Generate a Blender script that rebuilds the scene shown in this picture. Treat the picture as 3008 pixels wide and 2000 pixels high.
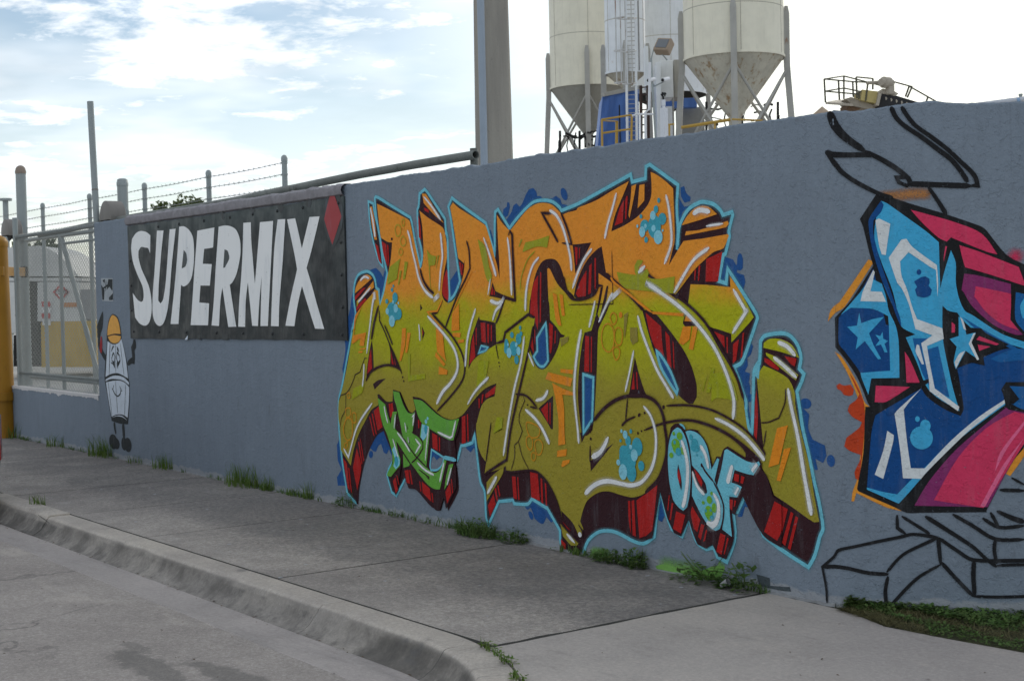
import bpy, bmesh, math, random
from math import radians, sin, cos, pi, atan2, sqrt
from mathutils import Vector, Matrix, noise
from mathutils.geometry import tessellate_polygon
random.seed(7)
S = bpy.context.scene
for o in list(bpy.data.objects): bpy.data.objects.remove(o)

# ------------------------------------------------------------------ camera
F_PX, W_PX, H_PX = 4247.4, 3008.0, 2000.0
PITCH, ROLL, YAW = -.0302, -.0226, .6337
CAM = Vector((0, -5.5947, 1.6))
fwd = Vector((-cos(YAW)*cos(PITCH), sin(YAW)*cos(PITCH), sin(PITCH)))
rgt0 = Vector((sin(YAW), cos(YAW), 0)); up0 = rgt0.cross(fwd)
rgt = cos(ROLL)*rgt0 + sin(ROLL)*up0
upv = -sin(ROLL)*rgt0 + cos(ROLL)*up0
cd = bpy.data.cameras.new('camera'); co = bpy.data.objects.new('camera', cd)
S.collection.objects.link(co)
cd.sensor_fit = 'HORIZONTAL'; cd.sensor_width = 23.5; cd.lens = 23.5*F_PX/W_PX
cd.clip_start = .05; cd.clip_end = 6000
co.matrix_world = Matrix(((rgt.x, upv.x, -fwd.x, CAM.x), (rgt.y, upv.y, -fwd.y, CAM.y), (rgt.z, upv.z, -fwd.z, CAM.z), (0, 0, 0, 1)))
cd.dof.use_dof = True; cd.dof.focus_distance = 9.5; cd.dof.aperture_fstop = 5.6
S.camera = co

# ------------------------------------------------------------------ sky, sun, exposure
SUN_EL, SUN_ROT = radians(21), radians(-29)
SKY_STRENGTH = .10
EXPOSURE = 0.02
wd = bpy.data.worlds.new('World'); S.world = wd; wd.use_nodes = True
def build_world():
    nt = wd.node_tree; nt.nodes.clear(); N = nt.nodes.new; L = nt.links.new
    out = N('ShaderNodeOutputWorld'); bg = N('ShaderNodeBackground'); bg.inputs[1].default_value = SKY_STRENGTH
    sky = N('ShaderNodeTexSky'); sky.sky_type = 'NISHITA'; sky.sun_disc = False
    sky.sun_elevation = SUN_EL; sky.sun_rotation = SUN_ROT; sky.air_density = 1.0; sky.dust_density = .25; sky.ozone_density = 1.2
    tc = N('ShaderNodeTexCoord'); sep = N('ShaderNodeSeparateXYZ'); L(tc.outputs['Generated'], sep.inputs[0])
    def m(op, a, b=None, c=None):
        n = N('ShaderNodeMath'); n.operation = op
        for i, v in enumerate((a, b, c)):
            if v is None: continue
            if isinstance(v, (int, float)): n.inputs[i].default_value = v
            else: L(v, n.inputs[i])
        return n.outputs[0]
    zz = m('ADD', m('MAXIMUM', sep.outputs[2], 0.0), .10)
    cx = m('DIVIDE', sep.outputs[0], zz); cy = m('DIVIDE', sep.outputs[1], zz)
    cmb = N('ShaderNodeCombineXYZ'); L(cx, cmb.inputs[0]); L(cy, cmb.inputs[1])
    def nz(scale, det, rough, off, dist=0):
        mp = N('ShaderNodeMapping'); mp.inputs['Location'].default_value = off; L(cmb.outputs[0], mp.inputs[0])
        t = N('ShaderNodeTexNoise'); t.inputs['Scale'].default_value = scale; t.inputs['Detail'].default_value = det
        t.inputs['Roughness'].default_value = rough; t.inputs['Distortion'].default_value = dist; L(mp.outputs[0], t.inputs[0])
        return t.outputs[0]
    def ramp(v, a, b):
        r = N('ShaderNodeMapRange'); r.interpolation_type = 'SMOOTHSTEP'; L(v, r.inputs[0]); r.inputs[1].default_value = a; r.inputs[2].default_value = b
        return r.outputs[0]
    big = nz(.55, 3, .5, (3.1, 1.7, 0)); sml = nz(4.6, 10, .66, (1.3, 7.2, 4), .25); mid = nz(1.7, 6, .6, (5.3, 2.2, 6), .1)
    body = m('ADD', m('MULTIPLY', big, .34), m('ADD', m('MULTIPLY', mid, .36), m('MULTIPLY', sml, .34)))
    mask = ramp(body, .485, .58)
    veil = m('MULTIPLY', ramp(nz(.9, 4, .55, (8, 2, 1)), .36, .70), .74)
    # brightness towards the sun
    sd = Vector((sin(SUN_ROT)*cos(SUN_EL), cos(SUN_ROT)*cos(SUN_EL), sin(SUN_EL)))
    dt = N('ShaderNodeVectorMath'); dt.operation = 'DOT_PRODUCT'; L(tc.outputs['Generated'], dt.inputs[0]); dt.inputs[1].default_value = sd
    near = ramp(dt.outputs['Value'], .80, 1.0)
    mask = m('MAXIMUM', mask, m('MAXIMUM', veil, m('MULTIPLY', near, 1.0)))
    low = ramp(sep.outputs[2], .26, .0); mask = m('MAXIMUM', mask, m('MULTIPLY', low, .5))
    thick = ramp(nz(1.1, 5, .6, (2, 5, 9)), .42, .68)
    val = m('ADD', m('MULTIPLY', near, 3.0), m('SUBTRACT', CLOUD, m('MULTIPLY', thick, CLOUD*.22)))
    cc = N('ShaderNodeCombineColor'); L(m('MULTIPLY', val, m('ADD', .955, m('MULTIPLY', near, .05))), cc.inputs[0]); L(val, cc.inputs[1]); L(m('MULTIPLY', val, m('SUBTRACT', 1.04, m('MULTIPLY', near, .16))), cc.inputs[2])
    gain = N('ShaderNodeMix'); gain.data_type = 'RGBA'; gain.blend_type = 'MULTIPLY'; gain.inputs[0].default_value = 1
    L(sky.outputs[0], gain.inputs[6]); gain.inputs[7].default_value = (.99, 1, 1.03, 1)
    mx = N('ShaderNodeMix'); mx.data_type = 'RGBA'; L(mask, mx.inputs[0]); L(gain.outputs[2], mx.inputs[6]); L(cc.outputs[0], mx.inputs[7])
    L(mx.outputs[2], bg.inputs[0]); L(bg.outputs[0], out.inputs[0])
CLOUD = 12.5
build_world()
sl = bpy.data.lights.new('sun', 'SUN'); sl.energy = 1.2; sl.angle = radians(14); sl.color = (1, .93, .82)
so = bpy.data.objects.new('sun', sl); S.collection.objects.link(so)
sdir = Vector((sin(SUN_ROT)*cos(SUN_EL), cos(SUN_ROT)*cos(SUN_EL), sin(SUN_EL)))
so.rotation_euler = sdir.to_track_quat('Z', 'Y').to_euler(); so.location = (0, 20, 30)
S.view_settings.view_transform = 'Standard'; S.view_settings.look = 'None'; S.view_settings.gamma = 1
S.view_settings.use_curve_mapping = False; S.view_settings.exposure = EXPOSURE
S.cycles.transparent_max_bounces = 24; S.cycles.max_bounces = 6; S.cycles.use_denoising = True

# ------------------------------------------------------------------ helpers
def pdir(x, y): return fwd + (x-1504)/F_PX*rgt - (y-1000)/F_PX*upv
def at(x, y, Z): return CAM + Z*pdir(x, y)                # a point seen at photo position x, y, Z metres away along the view
def ony(x, y, yp):
    d = pdir(x, y); return CAM + d*((yp-CAM.y)/d.y)
def onz(x, y, z):
    d = pdir(x, y); return CAM + d*((z-CAM.z)/d.z)
def lin(c): c /= 255; return c/12.92 if c <= .04045 else ((c+.055)/1.055)**2.4
TINT = (.66, .68, .77)
def A(r, g, b): return tuple(min(.86, max(.006, lin(v)/t)) for v, t in zip((r, g, b), TINT))

class MB:
    def __init__(s): s.v = []; s.f = []; s.c = []; s.m = []
    def vert(s, p, col=(1, 1, 1, 1)): s.v.append(tuple(p)); s.c.append(col); return len(s.v)-1
    def face(s, idx, mi=0): s.f.append(tuple(idx)); s.m.append(mi)
    def box(s, lo, hi, M=None, mi=0):
        P = [Vector((x, y, z)) for z in (lo[2], hi[2]) for y in (lo[1], hi[1]) for x in (lo[0], hi[0])]
        if M is not None: P = [M @ q for q in P]
        b = len(s.v)
        for q in P: s.vert(q)
        for f in ((0, 2, 3, 1), (4, 5, 7, 6), (0, 1, 5, 4), (2, 6, 7, 3), (0, 4, 6, 2), (1, 3, 7, 5)): s.face([b+i for i in f], mi)
    def tube(s, pts, r, n=8, cap=True, mi=0):
        pts = [Vector(p) for p in pts]; rs = r if isinstance(r, (list, tuple)) else [r]*len(pts)
        rings = []
        for i, p in enumerate(pts):
            d = (pts[min(i+1, len(pts)-1)]-pts[max(i-1, 0)]).normalized()
            a = d.cross(Vector((0, 0, 1)) if abs(d.z) < .9 else Vector((1, 0, 0))).normalized(); b_ = d.cross(a)
            rings.append([s.vert(p+rs[i]*(cos(2*pi*k/n)*a+sin(2*pi*k/n)*b_)) for k in range(n)])
        for i in range(len(rings)-1):
            for k in range(n): s.face((rings[i][k], rings[i][(k+1) % n], rings[i+1][(k+1) % n], rings[i+1][k]), mi)
        if cap: s.face(rings[0][::-1], mi); s.face(rings[-1], mi)
    def beam(s, a, b, w, h, mi=0):
        a = Vector(a); b = Vector(b); d = (b-a).normalized(); x = d.cross(Vector((0, 0, 1)) if abs(d.z) < .95 else Vector((0, 1, 0))).normalized(); y = d.cross(x)
        i0 = len(s.v)
        for p in (a, b):
            for sx, sy in ((-1, -1), (1, -1), (1, 1), (-1, 1)): s.vert(p+x*w/2*sx+y*h/2*sy)
        for f in ((0, 3, 2, 1), (4, 5, 6, 7), (0, 1, 5, 4), (1, 2, 6, 5), (2, 3, 7, 6), (3, 0, 4, 7)): s.face([i0+i for i in f], mi)
    def lathe(s, c, prof, n=48, M=None, mi=0, cap=False):
        c = Vector(c); rings = []
        for r, z in prof:
            rr = []
            for k in range(n):
                p = Vector((r*cos(2*pi*k/n), r*sin(2*pi*k/n), z))
                if M is not None: p = M @ p
                rr.append(s.vert(c+p))
            rings.append(rr)
        for i in range(len(rings)-1):
            for k in range(n): s.face((rings[i][k], rings[i][(k+1) % n], rings[i+1][(k+1) % n], rings[i+1][k]), mi)
        if cap: s.face(rings[0][::-1], mi); s.face(rings[-1], mi)
    def build(s, name, mat, parent=None, smooth=False, color=False, bevel=0):
        me = bpy.data.meshes.new(name); me.from_pydata(s.v, [], s.f); me.validate(clean_customdata=False)
        mats = mat if isinstance(mat, (list, tuple)) else [mat]
        for q in mats: me.materials.append(q)
        if len(mats) > 1:
            for p_, i in zip(me.polygons, s.m): p_.material_index = i
        if smooth:
            for p_ in me.polygons: p_.use_smooth = True
            try: me.set_sharp_from_angle(angle=radians(40))
            except Exception: pass
        if color:
            ca = me.color_attributes.new('Col', 'FLOAT_COLOR', 'POINT')
            ca.data.foreach_set('color', [x for q in s.c for x in (tuple(q)+(1,))[:4]])
        me.update()
        o = bpy.data.objects.new(name, me); S.collection.objects.link(o)
        if parent is not None: o.parent = parent
        if bevel:
            md = o.modifiers.new('bevel', 'BEVEL'); md.width = bevel; md.segments = 2; md.limit_method = 'ANGLE'
        return o
def tag(o, label=None, cat=None, group=None, kind=None):
    for k, v in (('label', label), ('category', cat), ('group', group), ('kind', kind)):
        if v: o[k] = v
    return o
def empty(name, loc=(0, 0, 0), label=None, cat=None, group=None):
    o = bpy.data.objects.new(name, None); S.collection.objects.link(o); o.location = loc
    o['_loc'] = tuple(loc); return tag(o, label, cat, group)
def sub(mb, root):                                  # move world-space geometry under a root that stands at its own base
    l = Vector(root['_loc']); mb.v = [tuple(Vector(p)-l) for p in mb.v]; return mb
def finish_roots():
    for o in S.objects:
        if '_loc' in o.keys(): del o['_loc']

# ------------------------------------------------------------------ materials
class NT:
    def __init__(s, name):
        s.mat = bpy.data.materials.new(name); s.mat.use_nodes = True; s.t = s.mat.node_tree; s.b = s.t.nodes['Principled BSDF']
        s.tc = s.t.nodes.new('ShaderNodeTexCoord')
    def n(s, k): return s.t.nodes.new(k)
    def l(s, a, b): s.t.links.new(a, b)
    def noise(s, scale, det=4, rough=.55, vec=None, stretch=None, dist=0, w=None):
        t = s.n('ShaderNodeTexNoise'); t.inputs['Scale'].default_value = scale; t.inputs['Detail'].default_value = det; t.inputs['Roughness'].default_value = rough; t.inputs['Distortion'].default_value = dist
        v = vec or s.tc.outputs['Object']
        if stretch:
            mp = s.n('ShaderNodeMapping'); mp.inputs['Scale'].default_value = stretch; s.l(v, mp.inputs[0]); v = mp.outputs[0]
        s.l(v, t.inputs[0]); return t.outputs[0]
    def voro(s, scale, feat='F1', stretch=None):
        t = s.n('ShaderNodeTexVoronoi'); t.feature = feat; t.inputs['Scale'].default_value = scale
        v = s.tc.outputs['Object']
        if stretch:
            mp = s.n('ShaderNodeMapping'); mp.inputs['Scale'].default_value = stretch; s.l(v, mp.inputs[0]); v = mp.outputs[0]
        s.l(v, t.inputs[0]); return t.outputs[0]
    def rng(s, v, a, b, c=0., d=1., smooth=True):
        r = s.n('ShaderNodeMapRange'); r.interpolation_type = 'SMOOTHSTEP' if smooth else 'LINEAR'; s.l(v, r.inputs[0])
        for i, x in enumerate((a, b, c, d)): r.inputs[i+1].default_value = x
        return r.outputs[0]
    def mix(s, f, a, b, mode='MIX'):
        m = s.n('ShaderNodeMix'); m.data_type = 'RGBA'; m.blend_type = mode; m.clamp_factor = True
        for i, x in ((0, f), (6, a), (7, b)):
            if isinstance(x, (int, float)): m.inputs[i].default_value = x if i == 0 else (x, x, x, 1)
            elif isinstance(x, tuple): m.inputs[i].default_value = x[:3]+(1,)
            else: s.l(x, m.inputs[i])
        return m.outputs[2]
    def math(s, op, a, b=0.):
        m = s.n('ShaderNodeMath'); m.operation = op
        for i, x in enumerate((a, b)):
            if isinstance(x, (int, float)): m.inputs[i].default_value = x
            else: s.l(x, m.inputs[i])
        return m.outputs[0]
    def bump(s, h, strength=.5, dist=.01, prev=None):
        b = s.n('ShaderNodeBump'); b.inputs['Strength'].default_value = strength; b.inputs['Distance'].default_value = dist; s.l(h, b.inputs['Height'])
        if prev is not None: s.l(prev, b.inputs['Normal'])
        return b.outputs[0]
    def z(s, ch=2):
        q = s.n('ShaderNodeSeparateXYZ'); s.l(s.tc.outputs['Object'], q.inputs[0]); return q.outputs[ch]
    def done(s, col, rough=.8, normal=None, metal=0., spec=None):
        if isinstance(col, tuple): s.b.inputs['Base Color'].default_value = col[:3]+(1,)
        else: s.l(col, s.b.inputs['Base Color'])
        if isinstance(rough, (int, float)): s.b.inputs['Roughness'].default_value = rough
        else: s.l(rough, s.b.inputs['Roughness'])
        s.b.inputs['Metallic'].default_value = metal
        if spec is not None: s.b.inputs['Specular IOR Level'].default_value = spec
        if normal is not None: s.l(normal, s.b.inputs['Normal'])
        return s.mat
def stucco(m):
    a = m.noise(9, 5, .6); b = m.noise(38, 4, .6, dist=.6); c = m.noise(130, 3, .6)
    ridge = m.rng(m.noise(30, 3, .5, dist=1.2), .56, .66)
    h = m.math('ADD', m.math('MULTIPLY', b, .8), m.math('ADD', m.math('MULTIPLY', c, .45), m.math('MULTIPLY', ridge, .5)))
    return m.bump(h, .55, .012, m.bump(a, .30, .03))
WALLC = A(101, 112, 130)
def mat_wall():
    m = NT('grey_wall_paint')
    st = m.noise(7, 5, .62, stretch=(3.2, 3.2, .35)); blot = m.noise(.9, 4, .6); fine = m.noise(45, 4, .7); pits = m.noise(60, 3, .7, dist=.8)
    c = m.mix(m.rng(blot, .3, .7), tuple(x*.93 for x in WALLC), tuple(x*1.06 for x in WALLC))
    c = m.mix(m.rng(st, .40, .70, 0, .26), c, tuple(x*.76 for x in WALLC))
    c = m.mix(m.rng(m.noise(2.4, 5, .7, stretch=(2.5, 2.5, .8)), .52, .70, 0, .4), c, tuple(x*1.16 for x in WALLC))
    c = m.mix(m.rng(m.noise(5, 6, .75, stretch=(1, 1, .5)), .60, .70, 0, .35), c, (.10, .105, .12))
    run = m.math('MULTIPLY', m.rng(m.noise(10, 3, .5, stretch=(4, 4, .12)), .60, .68), m.rng(m.z(), 1.3, 2.5)); c = m.mix(m.math('MULTIPLY', m.math('MULTIPLY', run, m.rng(m.noise(1.1, 3), .45, .65)), .15), c, (.08, .085, .10))
    c = m.mix(m.rng(fine, .40, .70, 0, .18), c, tuple(x*1.25 for x in WALLC))
    c = m.mix(m.rng(pits, .665, .72, 0, .55), c, (.05, .055, .07))
    # splashed dirt and bare render at the foot
    zz = m.z(); foot = m.math('SUBTRACT', m.rng(zz, .0, .16, 1, 0), m.math('MULTIPLY', m.noise(11, 5, .65), .9))
    c = m.mix(m.rng(foot, .22, .38, 0, .75), c, (.33, .34, .36))
    return m.done(c, .72, stucco(m), spec=.3)
def mat_paint(soft=False):
    m = NT('spray_paint_soft' if soft else 'spray_paint'); at_ = m.n('ShaderNodeAttribute'); at_.attribute_name = 'Col'
    v = m.noise(14, 5, .65); f = m.noise(70, 4, .7)
    c = m.mix(m.rng(v, .4, .8, 0, .14), at_.outputs[0], (.02, .02, .025))
    c = m.mix(m.rng(f, .5, .72, 0, .16), c, m.mix(.6, c, (.02, .02, .02)))
    c = m.mix(m.rng(m.noise(60, 3, .7, dist=.8), .655, .72, 0, .6), c, WALLC)
    c = m.mix(m.rng(m.noise(6, 5, .65, stretch=(3, 3, .4)), .5, .75, 0, .14), c, (.25, .26, .28))
    m.done(c, .7, stucco(m), spec=.14)
    if soft:
        al = m.math('MULTIPLY', at_.outputs['Alpha'], m.rng(m.noise(160, 3, .8), .25, .62, .35, 1.35))
        m.l(al, m.b.inputs['Alpha'])
    return m.mat
def mat_letters():
    m = NT('sprayed_fade_paint')
    zz = m.math('ADD', m.z(), m.math('MULTIPLY', m.math('SUBTRACT', m.noise(2.6, 4, .6), .5), .32))
    zz = m.math('ADD', zz, m.math('MULTIPLY', m.math('SUBTRACT', m.noise(40, 3, .7), .5), .05))
    c = m.mix(m.rng(zz, .98, 1.32), A(134, 124, 46), A(150, 152, 22))
    c = m.mix(m.rng(zz, 1.50, 1.70), c, A(226, 128, 44))
    c = m.mix(m.rng(m.noise(1.8, 4, .6), .45, .7, 0, .35), c, m.mix(m.rng(zz, 1.4, 1.6), A(128, 128, 40), A(212, 118, 44)))
    c = m.mix(m.rng(m.noise(34, 4, .7), .48, .72, 0, .26), c, m.mix(.5, c, (.03, .02, .01)))
    c = m.mix(m.rng(m.noise(60, 3, .7, dist=.8), .65, .72, 0, .5), c, m.mix(.5, c, WALLC))
    c = m.mix(m.rng(m.noise(7, 5, .7), .50, .66, 0, .22), c, m.mix(.35, c, (.30, .22, .02)))
    return m.done(c, .68, stucco(m), spec=.14)
def mat_concrete(name, base, dark, speck=.5, scale=1., bumpd=.004, light=None, stains=None):
    m = NT(name); big = m.noise(.7*scale, 5, .6); mid = m.noise(4*scale, 5, .62); fine = m.noise(60, 5, .75); gr = m.noise(110, 2, .7); ag = m.noise(32, 6, .8)
    c = m.mix(m.rng(big, .32, .68), dark, base)
    c = m.mix(m.rng(mid, .4, .75, 0, .45), c, tuple(x*.72 for x in dark))
    c = m.mix(m.rng(ag, .36, .64, .42*speck, 0), c, tuple(x*.5 for x in dark)); c = m.mix(m.rng(ag, .5, .68, 0, .30*speck), c, tuple(min(.8, x*1.5) for x in base))
    if light: c = m.mix(m.rng(m.noise(1.6, 5, .65, stretch=(1, 2.2, 1)), .55, .75, 0, .5), c, light)
    c = m.mix(m.rng(fine, .42, .66, 0, .5*speck), c, tuple(x*.45 for x in dark))
    c = m.mix(m.rng(gr, .6, .72, 0, .55*speck), c, tuple(min(.8, x*1.9) for x in base))
    if stains: c = stains(m, c)
    h = m.math('ADD', m.math('MULTIPLY', fine, .6), m.math('MULTIPLY', gr, .5))
    return m.done(c, .86, m.bump(h, .6, bumpd, m.bump(mid, .3, .01)), spec=.25)
def mat_metal(name, col, rust=.0, rough=.5, metal=.0, streak=True, rustc=(.23, .09, .03), dirt=.3):
    m = NT(name); c = m.mix(m.rng(m.noise(2.2, 5, .6), .35, .7, 0, dirt), col, tuple(x*.62 for x in col))
    if streak: c = m.mix(m.rng(m.noise(6, 5, .6, stretch=(2, 2, .2)), .5, .72, 0, dirt), c, tuple(x*.6 for x in col))
    if rust: c = m.mix(m.rng(m.noise(3.3, 6, .68, stretch=(1.5, 1.5, .45)), .70-rust*.3, .78-rust*.2, 0, .85), c, rustc)
    return m.done(c, rough, m.bump(m.noise(50, 3, .6), .15, .004), metal, .35)
def mat_plain(name, col, rough=.7, metal=0., var=.25, sc=8):
    m = NT(name); c = m.mix(m.rng(m.noise(sc, 4, .6), .3, .7, 0, var), col, tuple(x*.55 for x in col)); return m.done(c, rough, m.bump(m.noise(60, 3), .2, .003), metal, .3)
def mat_leaf(name, a, b, c3=None):
    m = NT(name); oi = m.n('ShaderNodeAttribute'); oi.attribute_name = 'Col'
    c = m.mix(oi.outputs[2], a, b)
    c = m.mix(m.rng(m.noise(12, 2), .35, .65, 0, .35), c, c3 or tuple(x*.5 for x in a))
    m.done(c, .55, None, spec=.3); m.b.inputs['Subsurface Weight'].default_value = 0
    tr = m.n('ShaderNodeBsdfTranslucent'); m.l(c, tr.inputs[0]); ms = m.n('ShaderNodeMixShader'); ms.inputs[0].default_value = .3
    outn = [q for q in m.t.nodes if q.type == 'OUTPUT_MATERIAL'][0]
    m.l(m.b.outputs[0], ms.inputs[1]); m.l(tr.outputs[0], ms.inputs[2]); m.l(ms.outputs[0], outn.inputs[0]); return m.mat

M_wall = mat_wall(); M_paint = mat_paint(); M_soft = mat_paint(True); M_face = mat_letters()
M_coping = mat_plain('lilac_grey_render', A(120, 119, 130), .85, var=.5, sc=14)
def walk_marks(m, c):
    # darker and more mottled towards the wall, paint overspray dots
    y = m.z(1); g = m.math('ADD', m.rng(y, -.75, -.02), m.math('MULTIPLY', m.math('SUBTRACT', m.noise(1.5, 5, .65), .5), 1.5))
    c = m.mix(m.rng(g, .5, 1.2, 0, .5), c, (.105, .105, .11))
    c = m.mix(m.rng(m.voro(3.1), .030, .016, 0, .8), c, (.04, .04, .04))
    dots = m.voro(3.7); c = m.mix(m.rng(dots, .060, .045, 0, .75), c, (.45, .48, .53)); c = m.mix(m.rng(m.voro(6.1), .07, .05, 0, .6), c, (.40, .42, .45))
    c = m.mix(m.math('MULTIPLY', m.rng(m.noise(24, 6, .85), .42, .60), m.rng(y, -1.3, -.1, .05, .42)), c, (.055, .055, .06))
    return c
M_walk = mat_concrete('old_sidewalk_concrete', A(157, 152, 153), A(126, 122, 124), .75, 1., .006, A(162, 159, 163), walk_marks)
def apron_stain(m, c):
    c = m.mix(m.rng(m.voro(5.3), .030, .016, 0, .8), c, (.05, .05, .05))
    c = m.mix(m.rng(m.noise(3, 6, .7, stretch=(1, 3, 1)), .56, .68, 0, .22), c, (.16, .15, .14))
    return c
M_apron = mat_concrete('pale_new_concrete', A(158, 153, 154), A(142, 138, 141), .45, .6, .002, A(166, 159, 156), apron_stain)
def kerb_grime_shade(m, c):
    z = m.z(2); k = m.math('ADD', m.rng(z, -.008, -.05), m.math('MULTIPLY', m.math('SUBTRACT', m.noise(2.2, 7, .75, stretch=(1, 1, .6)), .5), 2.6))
    c = m.mix(m.rng(z, -.006, -.02, 0, .45), c, (.13, .125, .12))  # shade of the kerb face and toe put into the colour, beneath real grime
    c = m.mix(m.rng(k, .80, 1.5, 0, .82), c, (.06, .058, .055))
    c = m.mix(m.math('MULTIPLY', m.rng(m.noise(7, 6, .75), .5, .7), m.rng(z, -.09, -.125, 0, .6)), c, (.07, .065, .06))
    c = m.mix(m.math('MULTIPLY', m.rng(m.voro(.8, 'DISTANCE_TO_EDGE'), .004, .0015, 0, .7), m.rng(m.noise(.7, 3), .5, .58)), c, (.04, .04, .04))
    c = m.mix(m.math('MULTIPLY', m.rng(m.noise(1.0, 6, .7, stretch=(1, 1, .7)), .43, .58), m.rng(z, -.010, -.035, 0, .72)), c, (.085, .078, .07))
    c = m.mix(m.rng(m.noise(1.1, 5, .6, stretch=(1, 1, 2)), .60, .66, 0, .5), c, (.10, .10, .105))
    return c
M_kerb = mat_concrete('kerb_concrete', A(168, 162, 160), A(144, 139, 140), .6, 1., .003, None, kerb_grime_shade)
def gutter_stain(m, c):
    c = m.mix(m.rng(m.noise(1.3, 6, .65, stretch=(.5, 4, 1)), .5, .7, 0, .45), c, (.15, .145, .14))
    return c
M_gutter = mat_concrete('gutter_concrete', A(152, 147, 151), A(136, 132, 136), .4, .6, .002, None, gutter_stain)
def road_stain(m, c):
    tcv = m.tc.outputs['Object']
    def blob(cx, cy, rx, ry, rot, amt):
        mp = m.n('ShaderNodeMapping'); mp.vector_type = 'TEXTURE'; mp.inputs['Location'].default_value = (cx, cy, 0); mp.inputs['Rotation'].default_value = (0, 0, rot); mp.inputs['Scale'].default_value = (rx, ry, 1); m.l(tcv, mp.inputs[0])
        ln = m.n('ShaderNodeVectorMath'); ln.operation = 'LENGTH'; m.l(mp.outputs[0], ln.inputs[0])
        d = m.math('ADD', ln.outputs['Value'], m.math('MULTIPLY', m.math('SUBTRACT', m.noise(9, 5, .7), .5), 1.5)); return m.rng(d, 1.12, .74, 0, amt)
    mp2 = m.n('ShaderNodeMapping'); mp2.inputs['Scale'].default_value = (.55, .8, 1); ad = m.n('ShaderNodeVectorMath'); ad.operation = 'ADD'; nz_ = m.n('ShaderNodeTexNoise'); nz_.inputs['Scale'].default_value = 3.; nz_.inputs['Detail'].default_value = 5; m.l(tcv, nz_.inputs[0]); sc_ = m.n('ShaderNodeVectorMath'); sc_.operation = 'SCALE'; sc_.inputs['Scale'].default_value = .22; m.l(nz_.outputs['Color'], sc_.inputs[0]); m.l(tcv, ad.inputs[0]); m.l(sc_.outputs[0], ad.inputs[1]); m.l(ad.outputs[0], mp2.inputs[0]); vo = m.n('ShaderNodeTexVoronoi'); vo.feature = 'DISTANCE_TO_EDGE'; vo.inputs['Scale'].default_value = .8; m.l(mp2.outputs[0], vo.inputs[0])
    ck = m.math('MULTIPLY', m.rng(vo.outputs[0], .006, .002, 0, .38), m.rng(m.noise(.8, 3), .45, .6)); c = m.mix(ck, c, (.05, .05, .05))
    for b in STAINS: c = m.mix(blob(*b), c, (.10, .098, .09))
    return c
STAINS = [(-6.15, -2.72, .42, .09, .1, .5), (-6.6, -2.95, .45, .1, .0, .5), (-7.0, -2.85, .18, .05, 0, .35)]
M_road = mat_concrete('worn_asphalt', A(146, 141, 143), A(132, 127, 129), .75, .8, .006, A(164, 158, 158), road_stain)
M_yard = mat_concrete('yard_concrete', (.46, .45, .43), (.36, .355, .34), .3, .5)
M_dirt = mat_plain('dry_soil', (.085, .085, .045), .95, var=.6, sc=20)
M_joint = mat_plain('joint_dirt', (.045, .045, .04), .95, var=.5, sc=20)
M_galv = mat_metal('galvanised_steel', A(126, 134, 142), 0, .5, .25, True)
M_galvd = mat_metal('weathered_gate_track', A(96, 100, 102), .35, .6, .1, True, (.05, .045, .04), .6)
M_wire = mat_plain('fence_wire', A(120, 124, 128), .5, .3)
M_cap = mat_plain('rusty_cap', A(122, 112, 108), .7)
M_roller = mat_metal('grey_plastic_cover', A(108, 106, 108), .0, .6)
M_black = mat_plain('black_rubber', (.015, .015, .016), .7)
M_pole = None

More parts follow.
